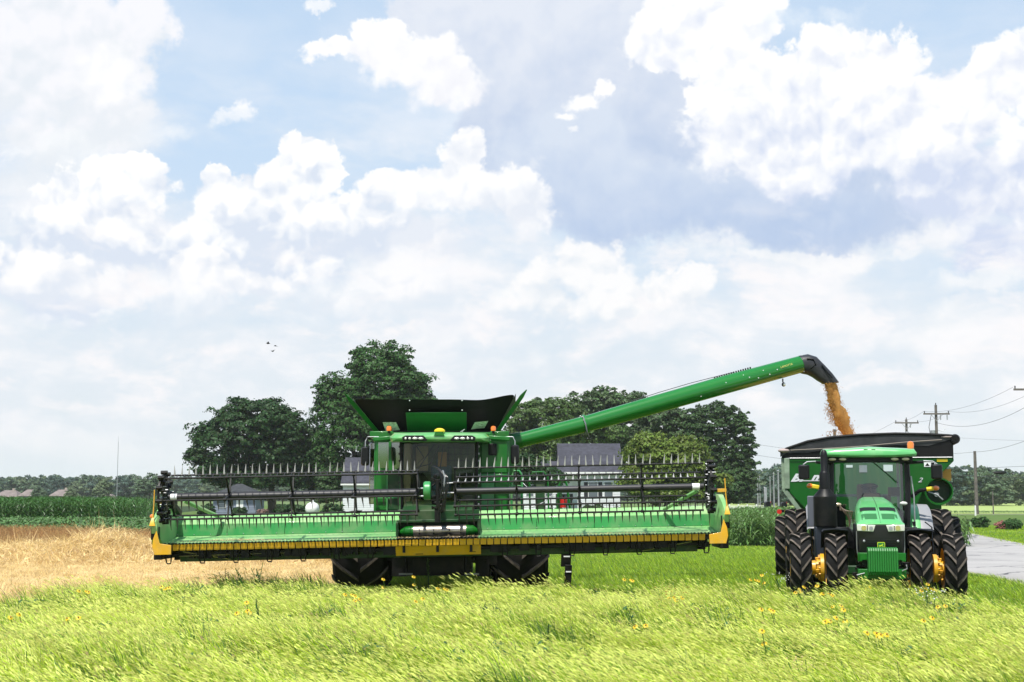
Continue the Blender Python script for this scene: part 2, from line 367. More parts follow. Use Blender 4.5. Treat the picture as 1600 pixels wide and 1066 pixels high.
# ================================================================ ground materials
def ground_mat(name, cols, scales, rough=.95, bump=.6, bscale=8.0, streak=None):
    m_ = bpy.data.materials.new(name); m_.use_nodes = True; t = m_.node_tree; t.nodes.clear(); k = NT(t)
    oc = k.node('ShaderNodeTexCoord').outputs['Object']
    f1, _ = k.noise(oc, scales[0], 6, .6, 1.0); f2, _ = k.noise(oc, scales[1], 5, .65, 4.0); f3, _ = k.noise(oc, scales[1]*7, 3, .6, 8.0)
    c = k.mix(k.sm(f1, .35, .65), (*cols[0], 1), (*cols[1], 1)); c = k.mix(k.sm(f2, .4, .7), c, (*cols[2], 1))
    c = k.mix(k.m('MULTIPLY', k.sm(f3, .35, .7), .5), c, (*[x*.55 for x in cols[0]], 1))
    b = k.node('ShaderNodeBsdfPrincipled', {'Roughness': rough, 'Base Color': c, 'Specular IOR Level': .2})
    h, _ = k.noise(oc, bscale, 6, .7, 2.0)
    bn = k.node('ShaderNodeBump', {'Strength': bump, 'Distance': .08, 'Height': h}); k.l.new(bn.outputs[0], b.inputs['Normal'])
    k.l.new(b.outputs[0], k.node('ShaderNodeOutputMaterial').inputs[0]); return m_
M_turf = ground_mat('turf', [(.085, .15, .022), (.12, .19, .03), (.16, .20, .05)], (.12, 1.4))
M_stub = ground_mat('stubble_soil', [(.62, .48, .26), (.70, .56, .32), (.50, .37, .18)], (.25, 2.2), bscale=14)
M_cropsoil = ground_mat('crop_soil', [(.02, .05, .012), (.03, .07, .018), (.05, .05, .03)], (.2, 2.0))
M_lawn = ground_mat('mown_lawn', [(.07, .14, .022), (.10, .18, .03), (.14, .17, .05)], (.06, .6))
M_farfield = ground_mat('far_soybean_field', [(.32, .41, .12), (.38, .46, .16), (.28, .37, .11)], (.02, .5), bump=.9, bscale=1.6)
M_farland = ground_mat('far_land', [(.10, .17, .05), (.13, .2, .06), (.17, .19, .08)], (.01, .1))

def flat_poly(name, pts, z, m_, sub=0):
    mb = MB(); mb.add([(x, y, z) for x, y in pts], [tuple(range(len(pts)))])
    o = mb.build(name, m_, smooth=0); o['kind'] = 'structure'; return o
# the base sheet reaches the horizon; the fore part has a low roll to it
def gz(x, y):
    b = .10*math.sin(x*.31+1)*math.cos(y*.23)+.05*math.sin(x*.9+y*.5)
    return b*max(0, min(1, (30-y)/6))*.6 if y < 30 else 0
gm = MB(); xs = [-3600, -900, -300, -120]+[-60+2*i for i in range(61)]+[120, 300, 900, 3600]; ys = [-600, -100, -30]+[-10+1.5*i for i in range(31)]+[40+10*i for i in range(12)]+[200, 400, 900, 3800]
gm.sheet([[(x, y, gz(x, y)) for x in xs] for y in ys])
o = gm.build('ground', M_turf, smooth=60); o['kind'] = 'structure'
flat_poly('far_land', [(-2500, 330), (2500, 330), (2500, 3600), (-2500, 3600)], .004, M_farland)
# wheat stubble on the left, its near edge runs out to the right behind the tall grass
flat_poly('stubble_field', [(-90, 19), (-11.5, 21), (-9.4, 25), (-9.1, 31.5), (-8.2, 33.0), (-4.2, 33.8), (-3.6, 36.2), (-4.4, 41), (-5.4, 62), (-90, 62)], .006, M_stub)
flat_poly('soybean_soil', [(-160, 60.5), (-9, 60.5), (-9, 100), (-160, 100)], .010, M_cropsoil)
flat_poly('corn_soil', [(-260, 99), (-31, 99), (-34, 138), (-46, 200), (-60, 320), (-260, 320)], .014, M_cropsoil)
flat_poly('young_corn_soil', [(9.6, 64), (21.5, 64), (30, 118), (14, 118)], .010, M_cropsoil)
flat_poly('lawn', [(-60, 118), (26, 118), (36, 118), (36, 330), (-60, 330)], .008, M_lawn)
flat_poly('verge_lawn', [(24, 50), (150, 50), (220, 176), (33, 176)], .008, M_lawn)
flat_poly('far_soybean_field', [(34, 186), (420, 186), (700, 432), (60, 432)], .012, M_farfield)

# road : pale worn asphalt with crack lines
m_ = bpy.data.materials.new('asphalt'); m_.use_nodes = True; t = m_.node_tree; t.nodes.clear(); k = NT(t)
oc = k.node('ShaderNodeTexCoord').outputs['Object']
f1, _ = k.noise(oc, .35, 5, .6, 1.); f2, _ = k.noise(oc, 30, 3, .7, 2.)
c = k.mix(k.sm(f1, .3, .7), (.31, .295, .28, 1), (.40, .38, .36, 1)); c = k.mix(k.m('MULTIPLY', k.sm(f2, .35, .7), .35), c, (.24, .24, .235, 1))
vr = k.node('ShaderNodeTexVoronoi', {'Vector': k.v('ADD', oc, k.v('MULTIPLY', k.noise(oc, .8, 4, .6, 3.)[1], (1.4, 1.4, 0))), 'Scale': .19}, feature='DISTANCE_TO_EDGE')
crack = k.sm(vr.outputs['Distance'], .018, .006)
nn, _ = k.noise(oc, .22, 2, .5, 6.)
c = k.mix(k.m('MULTIPLY', crack, k.sm(nn, .42, .52, .2, 1.)), c, (.06, .06, .065, 1))
b = k.node('ShaderNodeBsdfPrincipled', {'Roughness': .85, 'Base Color': c}); bn = k.node('ShaderNodeBump', {'Strength': .3, 'Distance': .01, 'Height': f2}); k.l.new(bn.outputs[0], b.inputs['Normal'])
k.l.new(b.outputs[0], k.node('ShaderNodeOutputMaterial').inputs[0]); M_road = m_
roadL = [(10.5, 4), (12.2, 24), (13.1, 33), (13.7, 43.3), (15.6, 55), (18.8, 72), (22.8, 92), (27.5, 118), (31, 150), (34, 190), (40, 330)]
roadR = [(19.5, 4), (18.2, 24), (18.6, 38), (20.6, 50), (24.2, 68), (26.4, 80), (28.8, 92), (32.3, 118), (35.6, 150), (38.6, 190), (45, 330)]
flat_poly('road', roadL+roadR[::-1], .05, M_road)
gl = MB()   # crumbly gravel shoulders along both edges
M_gravel = ground_mat('gravel_shoulder', [(.34, .31, .25), (.42, .39, .32), (.24, .26, .14)], (.6, 4.0))
for line, sgn in ((roadL, -1), (roadR, 1)):
    a = [Vector((x, y, .05)) for x, y in line]; grid = [[], []]
    for i, q in enumerate(a):
        tt = (a[min(i+1, len(a)-1)]-a[max(i-1, 0)]).normalized(); nn_ = Vector((tt.y, -tt.x, 0))*sgn
        grid[0].append(q-nn_*.02+Vector((0, 0, .003))); grid[1].append(q+nn_*(.28+.12*rnd.random())+Vector((0, 0, -.045)))
    gl.sheet(grid)
o = gl.build('road_shoulder', M_gravel); o['kind'] = 'structure'
flat_poly('driveway', [(28.8, 92), (31.0, 88), (60, 96), (150, 99), (150, 102), (60, 99.5), (33, 93)][::-1], .016, M_road)
flat_poly('field_track', [(34, 176.5), (500, 176.5), (500, 179), (34, 179)], .016, M_gravel)

# ================================================================ plants
def foliage(name, base, rough=.55, trans=.35, island=.35, spec=.35):
    return mat(name, base, rough=rough, trans=trans, island=island, spec=spec, var=.18, vscale=.35)
M_gr1 = foliage('grass_yellowgreen', (.50, .67, .036), .42, .42, .45)
M_gr2 = foliage('grass_green', (.20, .37, .035), .45, .4, .35)
M_gr3 = foliage('grass_seedhead', (.82, .86, .26), .6, .35, .25)
M_gr4 = foliage('grass_bluegreen', (.07, .16, .055), .5, .3, .3)
M_straw = mat('straw', (.76, .59, .29), rough=.7, trans=.2, island=.35)
M_wheat = mat('ripe_wheat', (.46, .27, .11), rough=.8, trans=.15, island=.35)

def blade_mesh(name, nb, h, spread, width, lean, mats, mixw, seg=3, seed=0, head=0.0, curl=.5, hm=None):
    """tuft of grass blades, each a narrow strip that bends over with the wind"""
    r_ = np.random.RandomState(seed); vs = []; fs = []; mi = []
    for i in range(nb):
        a = r_.rand()*6.283; rad = spread*math.sqrt(r_.rand()); x, y = rad*math.cos(a), rad*math.sin(a)
        hh = h*(.55+.6*r_.rand()); yaw = r_.rand()*6.283; lx = lean*(.6+.8*r_.rand())*hh*-1+r_.randn()*.16*hh; ly = r_.randn()*.18*hh
        w = width*(.6+.8*r_.rand()); wx, wy = math.cos(yaw)*w/2, math.sin(yaw)*w/2
        mm = int(r_.choice(len(mats), p=mixw)); o = len(vs)
        for s_ in range(seg+1):
            t_ = s_/seg; b = t_**(1+curl*1.6); z = hh*(t_-.22*curl*t_*t_*abs(lean)*1.6)
            ww = (1-t_)**.7 if s_ < seg else 0
            cx, cy = x+lx*b, y+ly*b
            if s_ < seg: vs += [(cx-wx*ww, cy-wy*ww, z), (cx+wx*ww, cy+wy*ww, z)]
            else: vs.append((cx, cy, z))
        for s_ in range(seg-1): fs.append((o+2*s_, o+2*s_+1, o+2*s_+3, o+2*s_+2)); mi.append(mm)
        fs.append((o+2*seg-2, o+2*seg-1, o+2*seg)); mi.append(mm)
        if head and r_.rand() < head:                # seed head : a slim spindle on the tip
            tx, ty, tz = x+lx, y+ly, hh*(1-.22*curl*abs(lean)*1.6); dx = lx/hh*1.3; o = len(vs); L = .07+.05*r_.rand(); ww = width*1.0
            vs += [(tx, ty, tz), (tx+dx*L*.5-wy, ty-ww*.7, tz+L*.45), (tx+dx*L, ty, tz+L*.7), (tx+dx*L*.5, ty+ww*.7, tz+L*.45), (tx+dx*L*.5, ty, tz+L*.45+ww*.8)]
            fs += [(o, o+1, o+2, o+3), (o, o+4, o+2)]; mi += [len(mats)]*2
    me = bpy.data.meshes.new(name); me.from_pydata(vs, [], fs)
    for q in list(mats)+[hm or M_gr3]: me.materials.append(q)
    me.polygons.foreach_set('material_index', mi); me.update(); return me

def leafy(name, nl, h, rad, ls, m_, seed, droop=.4):
    r_ = np.random.RandomState(seed); q = np.zeros((nl, 4, 3))
    for i in range(nl):
        z = h*(.25+.75*r_.rand()**.6); a = r_.rand()*6.283; rr = rad*math.sqrt(r_.rand()); c = np.array([rr*math.cos(a), rr*math.sin(a), z])
        u = np.array([math.cos(a), math.sin(a), -droop+r_.randn()*.4]); u /= np.linalg.norm(u); w = np.cross(u, [0, 0, 1]); w /= np.linalg.norm(w)+1e-6; w[2] += r_.randn()*.35; s_ = ls*(.7+.6*r_.rand())
        q[i] = [c-u*s_*.5, c+w*s_*.33, c+u*s_*.6, c-w*s_*.33]
    return np_mesh(name, q.reshape(-1, 3), 4, m_)
tall = proto_collection('tall_tuft', [blade_mesh(f'tall_{i}', 40, .54+.12*(i % 3), .26, .017, .55, [M_gr1, M_gr2, M_gr3, M_gr4], [[.50, .22, .16, .12], [.30, .40, .10, .20], [.60, .08, .27, .05]][i % 3], seed=i, head=.35) for i in range(6)])
darkt = proto_collection('dark_tuft', [blade_mesh(f'dark_{i}', 40, .62, .22, .02, .4, [M_gr2, M_gr4, M_gr1], [.45, .4, .15], seed=30+i) for i in range(3)])
short = proto_collection('short_tuft', [blade_mesh(f'short_{i}', 44, .17, .30, .012, .4, [M_gr2, M_gr1, M_gr3, M_gr4], [.48, .34, .06, .12], seg=2, seed=60+i) for i in range(4)])
lawnt = proto_collection('lawn_tuft', [blade_mesh(f'lawn_{i}', 40, .085, .32, .012, .2, [M_gr2, M_gr1], [.6, .4], seg=2, seed=80+i) for i in range(3)])
strawt = proto_collection('straw_tuft', [blade_mesh(f'straw_{i}', 30, .16, .3, .012, [.2, 1.6, 2.5][i], [M_straw, M_wheat], [.94, .06], seg=2, seed=90+i) for i in range(3)])

def field(n_, x0, x1, y0, y1, keep, hscale, coll, name, kind='stuff', label=None, cat=None, yaw=.35, wid=1.0, bias=1.0, pick=None):
    # more plants where the eye is near
    y = y0+(y1-y0)*npr.rand(n_)**bias; x = x0+(x1-x0)*npr.rand(n_)
    k_ = keep(x, y); x, y = x[k_], y[k_]
    z = np.array([gz(a, b) for a, b in zip(x, y)])
    rot = np.stack([npr.randn(len(x))*.06, npr.randn(len(x))*.06, npr.randn(len(x))*yaw], 1)
    h = hscale(x, y)*(.75+.5*npr.rand(len(x))); s_ = .8+.4*npr.rand(len(x))
    o = scatter(name, np.stack([x, y, z], 1), rot, np.stack([s_*wid, s_*wid, h], 1), coll, idx=None if pick is None else pick(x, y))
    return tag(o, label, cat, None, kind)
def nz(x, y, s, ph=0.0):
    return (np.sin(x*s+ph)*np.cos(y*s*1.3-ph)+np.sin(x*s*2.3+y*s*1.7+ph*2)*.5+np.sin(x*s*.45-y*s*.6+ph)*.7)/2.2
# where the rank grass stops: ragged line in front of the machines, sagging away to mown verge on the right
def tall_edge(x):
    e = np.where(x < -4.0, 31.0+.7*np.sin(x*1.1)+.5*np.sin(x*2.7), 29.6+.3*np.sin(x*1.7))
    e = np.where((x > -6.5) & (x < -4.2), 32.6, e)
    e = np.where(x < -8.6, 29.4, e); e = np.where(x < -9.2, 24.6+.5*np.sin(x*3), e)
    e = np.where(x > 5.0, 27.3+.3*np.sin(x*2), e); e = np.where(x > 8.8, 25.8-(x-8.8)*2.4, e)
    return e
def inview(x, y, m=1.0): return np.abs(x) < y*.372+m
tallh = lambda x, y: .70*(.86+.28*nz(x, y, .9, 1.0)+.20*nz(x, y, 2.9, 3.0))*np.where(x > 8.0, np.clip(1-(x-8.0)*.16, .45, 1), 1)*np.clip(1.08-(y-26)*.035, .75, 1)
def patchy(x, y):      # drifts of greener, yellower and mixed tufts
    v = nz(x, y, 1.3, 2.0)+.7*nz(x, y, 3.1, 5.0)+npr.randn(len(x))*.22
    c = np.where(v > .45, 1, np.where(v < -.30, 2, 0)); return c+3*npr.randint(0, 2, len(x))
field(21000, -13.5, 13.5, 15.0, 34, lambda x, y: inview(x, y) & (y < tall_edge(x)+.5*npr.randn(len(x))), tallh, tall, 'tall_grass', pick=patchy, label='tall wind-blown yellow-green grass across the foreground', cat='grass', bias=1.15)
field(2600, -13.5, 13.0, 15.0, 34.5, lambda x, y: inview(x, y) & (y < tall_edge(x)+.8) & ((nz(x, y, .7, 4.0) > .42) | (nz(x, y, 1.9, 7.0) > .55) | ((x < -4) & (x > -6.3) & (y > 30))), lambda x, y: .95+0*x, darkt, 'dark_green_grass', label='darker green coarse grass patches amid the yellow-green grass', cat='grass')
M_tan = foliage('dead_stem', (.48, .36, .20), .7, .2, .35)
mixed = proto_collection('mixed_tuft', [blade_mesh('mix_0', 12, .72, .2, .030, .6, [M_gr3, M_gr1], [.5, .5], seed=140, curl=.8), blade_mesh('mix_1', 14, .62, .25, .012, .35, [M_tan, M_gr3], [.8, .2], seed=141, head=1.0, hm=M_tan), blade_mesh('mix_2', 16, .55, .2, .034, .5, [M_gr4, M_gr2], [.6, .4], seed=142, curl=.9), leafy('mix_3', 30, .52, .16, .085, M_gr4, 143)])
field(3200, -13.5, 13.0, 15.0, 32, lambda x, y: inview(x, y) & (y < tall_edge(x)) & (nz(x, y, 1.7, 9.0) > -.15), lambda x, y: tallh(x, y)*1.12, mixed, 'mixed_weeds', label='coarser blades, dead stems and leafy weeds mixed into the tall grass', cat='weeds')
notroad = lambda x, y: (x < np.interp(y, [q[1] for q in roadL], [q[0] for q in roadL])-.1)
stub = lambda x, y: (x < np.interp(y, [24, 31, 33.4, 36, 41, 62], [-9.6, -9.2, -8.2, -3.7, -4.4, -5.4])) & (y > 23)
field(34000, -13, 17, 19, 68, lambda x, y: inview(x, y) & notroad(x, y) & ~stub(x, y) & (y > tall_edge(x)-1.5) & ~((x > 9.4) & (y > 64)), lambda x, y: (1.15+.45*nz(x, y, .5, 2.0))*np.where(x > 9.5, .62, 1.0), short, 'short_grass', label='short green grass under and behind the harvester', cat='grass', wid=1.2, bias=1.25)
vr_ = lambda x, y: x > np.interp(y, [q[1] for q in roadR], [q[0] for q in roadR])+.15
field(9000, 19, 52, 44, 110, lambda x, y: inview(x, y, 1.5) & vr_(x, y), lambda x, y: 1.0+.2*nz(x, y, .3, 1.0), lawnt, 'verge_grass', label='mown grass beyond the road', cat='grass', wid=2.2)
field(19000, -26, -3.3, 23, 61, lambda x, y: inview(x, y, 1.5) & stub(x, y), lambda x, y: .8+.5*nz(x, y, .8, 3.0), strawt, 'wheat_stubble', label='cut wheat stubble and loose straw on the field', cat='stubble', yaw=3.0, wid=1.0, bias=1.1)
# windrow: raked pale straw heaped in front of the standing wheat
wy = npr.randn(5200)*1.5; wx = -26+21*npr.rand(5200); cy = 50.5+.10*(wx+12); hh = .62*np.exp(-(wy/1.6)**2)*(.75+.35*np.sin(wx*.8)+.2*np.sin(wx*2.1))*np.clip((wx+24)/3, .25, 1)
k_ = inview(wx, cy+wy, 1.5)
pt = np.stack([wx, cy+wy, np.maximum(hh, 0)], 1)[k_]
mw = MB(); gx = [-27+.5*i for i in range(46)]; gy = [-4+.4*i for i in range(21)]
mw.sheet([[(a, 50.5+.10*(a+12)+b, .6*max(0, math.exp(-(b/1.6)**2)-.03)*(.75+.35*math.sin(a*.8)+.2*math.sin(a*2.1))*max(.25, min(1, (a+24)/3))*max(0, min(1, (-5.5-a)/3))+.002) for a in gx] for b in gy])
tag(mw.build('straw_windrow', M_stub), 'long low heap of raked pale straw in front of the standing wheat', 'straw', None, 'stuff')
o = scatter('windrow_straw', pt, np.stack([npr.randn(len(pt))*.5, npr.randn(len(pt))*.5, npr.rand(len(pt))*6.3], 1), np.ones((len(pt), 3))*(1.2+.6*npr.rand(len(pt), 1)), strawt)
tag(o, 'loose straw lying over the windrow', 'straw', None, 'stuff')
# standing ripe wheat
wheatp = proto_collection('wheat_tuft', [blade_mesh(f'wheat_{i}', 40, .82, .3, .014, .12, [M_wheat, M_straw], [.7, .3], seg=2, seed=120+i, head=.9, curl=.2, hm=M_wheat) for i in range(4)])
field(9000, -30, -5.5, 55.5, 60.6, lambda x, y: inview(x, y, 1.5) & (y > 56.2+.35*(x+24).clip(0, 99)*.18), lambda x, y: .95+.1*nz(x, y, 1.1)-.012*(x+24).clip(0, 99), wheatp, 'ripe_wheat', label='strip of ripe brown wheat standing behind the straw', cat='wheat')

# broad-leaved soybean rows and corn
M_soy = foliage('soybean_leaf', (.075, .155, .034), .5, .2, .45, .55)
M_corn = foliage('corn_leaf', (.055, .145, .024), .38, .25, .45, .5)
soyp = proto_collection('soybean_plant', [leafy(f'soy_{i}', 34, .8, .34, .17, M_soy, 200+i) for i in range(4)])
def corn_mesh(name, h, nl, seed, m_, wl=.085, L=.75):
    r_ = np.random.RandomState(seed); mb = MB(); mb.cyl((0, 0, 0), (0, 0, h*.92), .016, .008, 5, False); pl = r_.rand()*3.14
    for i in range(nl):
        z = h*(.12+.78*i/nl); a = pl+(i % 2)*3.1416+r_.randn()*.35; l_ = L*(.7+.5*r_.rand())*(1-.25*abs(i/nl-.5)); u = Vector((math.cos(a), math.sin(a), 0)); w = Vector((-u.y, u.x, 0)); g = []
        for s_ in range(5):
            t_ = s_/4; zz = z+l_*(.75*t_-.85*t_*t_*(1.0+.3*r_.rand())); p = u*(l_*.78*t_)+Vector((0, 0, zz)); ww = wl*(.35+.65*math.sin(min(1, t_*1.3+.15)*math.pi*.8))*(1 if s_ < 4 else .12)
            g.append([p-w*ww*.5, p+Vector((0, 0, -.018)), p+w*ww*.5])
        mb.sheet(g)
    return mb.mesh(name, m_)
cornp = proto_collection('corn_plant', [corn_mesh(f'corn_{i}', 2.05+.1*i, 11, 300+i, M_corn) for i in range(4)])
M_corn2 = foliage('young_corn_leaf', (.12, .22, .055), .38, .3, .45, .5)
cornp2 = proto_collection('young_corn_plant', [corn_mesh(f'ycorn_{i}', 1.25+.12*i, 10, 330+i, M_corn2, .09, .7) for i in range(4)])
def rows(x0, x1, y0, y1, dx, dy, jx, keep, hs, coll, name, label, cat, slope=0.0):
    X, Y = np.meshgrid(np.arange(x0, x1, dx), np.arange(y0, y1, dy)); x = X.ravel()+npr.randn(X.size)*jx; y = Y.ravel()+npr.randn(X.size)*.05+slope*x
    k_ = keep(x, y) & inview(x, y, 2.5); x, y = x[k_], y[k_]; n_ = len(x)
    rot = np.stack([npr.randn(n_)*.08, npr.randn(n_)*.08, npr.rand(n_)*6.283], 1); s_ = (.88+.24*npr.rand(n_))*hs
    return tag(scatter(name, np.stack([x, y, np.zeros(n_)], 1), rot, np.stack([s_]*3, 1), coll), label, cat, None, 'stuff')
rows(-42, -9, 61, 100, .30, .76, .06, lambda x, y: (y > 0), 1.0, soyp, 'soybean_crop', 'low rows of dark green soybean plants behind the wheat', 'soybeans')
rows(-62, -30, 100.5, 122, .22, .76, .05, lambda x, y: x < -31, 1.0, cornp, 'corn_crop', 'tall dark green corn standing behind the soybeans', 'corn')
rows(-90, -34, 123, 190, .55, 2.2, .2, lambda x, y: x < -33-(y-120)*.17, 1.0, cornp, 'corn_crop_beyond', 'tops of the tall corn farther back in the field', 'corn')
rows(9.7, 27, 64.5, 110, .20, .60, .05, lambda x, y: (x < 20.5+(y-64)*.17) & (x > 9.8+(y-64)*.08), 1.0, cornp2, 'young_corn_crop', 'light green young corn beyond the lawn, between harvester and tractor', 'corn')
rows(36, 175, 186, 200, .5, 1.0, .1, lambda x, y: y > 0, .34, soyp, 'far_soybean_edge', 'dark leafy edge of the far bright green field', 'soybeans')

# ================================================================ trees
def crown(name, blobs, n_, ls, m_, seed, clump=.9, shell=.55, up=.35, droopy=0.0):
    """leaf-sized faces gathered in clumps over several lobes. blobs: (x,y,z,rx,ry,rz)"""
    r_ = np.random.RandomState(seed); B = np.array(blobs, float); wt_ = (B[:, 3]*B[:, 4]+B[:, 3]*B[:, 5]); wt_ /= wt_.sum()
    n_ = int(n_*1.65); ls *= 1.08; nc = max(12, int(n_/60)); bi = r_.choice(len(B), nc, p=wt_); d = r_.randn(nc, 3); d[:, 2] = np.where(d[:, 2] < -1.1, -d[:, 2]*.5, d[:, 2]); d /= np.linalg.norm(d, axis=1)[:, None]
    rr = (shell+(1-shell)*r_.rand(nc))[:, None]*(1+.10*r_.randn(nc))[:, None]; cc = B[bi, :3]+d*rr*B[bi, 3:6]
    cr = clump*(.55+.8*r_.rand(nc))
    ci = r_.randint(0, nc, n_); e = r_.randn(n_, 3); e /= np.linalg.norm(e, axis=1)[:, None]; e[:, 2] = np.abs(e[:, 2])*.9-.15+.25*r_.rand(n_)*d[ci, 2]
    p = cc[ci]+e*cr[ci][:, None]*(.55+.5*r_.rand(n_))[:, None]*np.array([1, 1, .85])
    nrm = e*.6+d[ci]*.35+r_.randn(n_, 3)*.45+np.array([0, 0, up]); nrm /= np.linalg.norm(nrm, axis=1)[:, None]
    t_ = np.cross(nrm, r_.randn(n_, 3)); t_ /= np.linalg.norm(t_, axis=1)[:, None]; b_ = np.cross(nrm, t_); s_ = (ls*(.6+.8*r_.rand(n_)))[:, None]
    q = np.stack([p-t_*s_*.55, p+b_*s_*.4, p+t_*s_*.6, p-b_*s_*.4], 1).reshape(-1, 3)
    return np_mesh(name, q, 4, m_)
M_bark = mat('bark', (.055, .045, .036), rough=.9, var=.3, vscale=6, bump=.8, bscale=14)
M_maple = foliage('maple_leaf', (.036, .098, .018), .55, .22, .45, .3)
M_maple2 = foliage('maple_leaf_dark', (.024, .066, .015), .55, .2, .45, .3)
M_linden = foliage('linden_leaf', (.075, .135, .028), .5, .25, .4, .4)
M_cotton = foliage('cottonwood_leaf', (.060, .110, .034), .5, .2, .5, .4)
M_pear = foliage('pear_leaf', (.040, .085, .022), .55, .18, .5, .3)
M_olive = foliage('olive_leaf', (.125, .185, .025), .5, .3, .45, .35)
def tree(name, label, blobs_px, Y, m_, n_, ls, trunk_px, seed, clump=.9, trunk_r=.35, group=None, shell=.55, dscale=1.0, base=0.0, grey=False):
    sc = Y/FPX; cx = trunk_px[0]; base_p = P(cx, 775, Y); bx = base_p.x
    t_ = thing(name, label, 'tree', (bx, Y, 0), group=group); bl = []
    r_ = random.Random(seed)
    for (px, py, rx, ry) in blobs_px:
        q = P(px, py, Y); dy = (r_.random()-.5)*rx*sc*.8; bl.append((q.x-bx, dy, q.z, rx*sc, rx*sc*dscale, ry*sc))
    co = bpy.data.objects.new('crown', crown(name+'_crown', bl, n_, ls, m_, seed, clump, shell)); COL.objects.link(co); co.parent = t_
    zc = P(trunk_px[0], trunk_px[1], Y).z; tk = MB(); pts = [Vector((0, 0, -.1)), Vector((.05, 0, zc*.35)), Vector((.0, .1, zc*.7)), Vector((0, 0, zc))]
    tk.tube(pts, [trunk_r*1.35, trunk_r, trunk_r*.85, trunk_r*.7], 9)
    for b_ in bl:                                                   # limbs into every lobe
        st = Vector((0, 0, zc*(.75+.3*r_.random()))); en = Vector((b_[0]*.9, b_[1]*.9, b_[2]+b_[5]*.1)); md = (st+en)/2+Vector((b_[3]*.08, 0, -b_[5]*.12))
        tk.tube([st, md, en], [trunk_r*.5, trunk_r*.3, trunk_r*.1], 6)
        for q in range(3):
            e2 = en+Vector((r_.uniform(-.6, .6)*b_[3], r_.uniform(-.6, .6)*b_[4], r_.uniform(-.1, .6)*b_[5])); tk.tube([md, (md+e2)/2+Vector((0, 0, .2)), e2], [trunk_r*.25, trunk_r*.14, trunk_r*.05], 5)
    tk.build('trunk', M_bark, t_, smooth=60); return t_
GT = None
tree('maple_tree', 'broad dark green maple, leftmost of the big trees, behind the left reel', [(395, 688, 76, 60), (335, 700, 38, 42), (450, 700, 44, 52), (402, 652, 56, 28), (318, 682, 22, 22), (306, 716, 15, 12), (360, 738, 46, 20), (445, 742, 36, 18), (352, 662, 30, 26), (440, 668, 38, 32), (330, 735, 26, 20), (365, 748, 30, 14), (465, 750, 26, 16), (310, 700, 18, 20), (420, 710, 60, 40), (395, 752, 60, 16), (340, 750, 24, 14)], 190, M_maple2, 42000, .30, (424, 735), 3, .95, .42)
tree('maple_tree', 'tallest dark green tree, twin-domed crown rising behind the harvester', [(604, 592, 66, 52), (588, 566, 46, 30), (645, 612, 36, 34), (560, 610, 28, 40), (530, 650, 46, 58), (520, 618, 32, 30), (565, 690, 66, 52), (500, 715, 28, 42), (612, 660, 70, 52), (520, 735, 40, 22), (660, 650, 30, 40), (560, 738, 60, 20), (610, 720, 60, 30), (575, 650, 60, 50), (632, 650, 50, 40), (656, 625, 28, 26), (600, 620, 60, 50), (560, 765, 50, 14)], 190, M_maple, 60000, .30, (562, 740), 5, .95, .5)
tree('dark_tree', 'dark tree filling the gap between the two big maples', [(490, 700, 34, 48), (478, 730, 32, 34), (500, 745, 30, 24), (520, 760, 30, 18), (505, 720, 30, 40)], 196, M_maple2, 12000, .30, (488, 750), 8, .9, .3)
tree('leafy_tree', 'yellowish green rounded tree beside the raised tank cover, behind the auger', [(842, 668, 52, 44), (822, 690, 44, 40), (875, 650, 34, 28), (862, 700, 50, 34), (815, 655, 26, 24), (905, 675, 30, 40), (850, 735, 60, 32), (805, 720, 40, 40), (870, 765, 60, 18)], 196, M_linden, 30000, .30, (850, 730), 11, .85, .3)
tree('leafy_tree', 'sparse-topped cottonwood standing highest above the auger', [(950, 628, 34, 26), (985, 640, 38, 30), (925, 648, 38, 34), (965, 668, 50, 36), (1010, 664, 30, 26), (900, 640, 22, 20), (850, 634, 20, 12), (960, 700, 50, 30), (1000, 720, 50, 40)], 215, M_cotton, 20000, .36, (960, 700), 13, .8, .3, shell=.25)
tree('leafy_tree', 'loose grey-green tree below the auger middle, left of the round tree', [(1030, 660, 40, 26), (1050, 650, 30, 18), (1010, 680, 40, 30), (1060, 675, 34, 30), (950, 690, 44, 24), (1040, 710, 50, 26), (1075, 740, 40, 30)], 205, M_cotton, 18000, .34, (1030, 740), 17, .8, .25, shell=.35)
tree('leafy_tree', 'mid green tree just above the house roof', [(925, 672, 32, 18), (955, 680, 26, 14), (890, 680, 30, 22)], 190, M_linden, 9000, .28, (925, 720), 19, .7, .22)
tree('pear_tree', 'dense dark egg-shaped tree on the right, behind the white picket fence', [(1126, 690, 54, 56), (1132, 728, 50, 50), (1118, 662, 44, 32), (1142, 755, 40, 32), (1094, 712, 30, 48), (1158, 690, 24, 44), (1160, 740, 20, 34), (1130, 768, 48, 22), (1105, 750, 36, 36)], 200, M_pear, 60000, .25, (1128, 780), 23, .45, .22, shell=.85)
tree('olive_tree', 'low bushy yellow-olive tree beside the house, behind the right reel', [(1040, 725, 58, 40), (1010, 710, 34, 26), (1070, 710, 34, 24), (1000, 750, 34, 30), (1085, 745, 32, 34), (1040, 765, 62, 24), (1120, 755, 24, 14)], 148, M_olive, 34000, .24, (1040, 785), 29, .75, .22)
tree('leafy_tree', 'dark low tree in front of the house wing, right of the cab mirror', [(836, 745, 38, 22), (818, 738, 26, 26), (862, 752, 26, 16)], 140, M_maple2, 7000, .22, (838, 765), 37, .6, .12)
tree('conifer_tree', 'small dark conifer hidden low between the maples and the white barn', [(512, 765, 16, 26)], 170, M_pear, 4000, .22, (512, 780), 31, .5, .12)

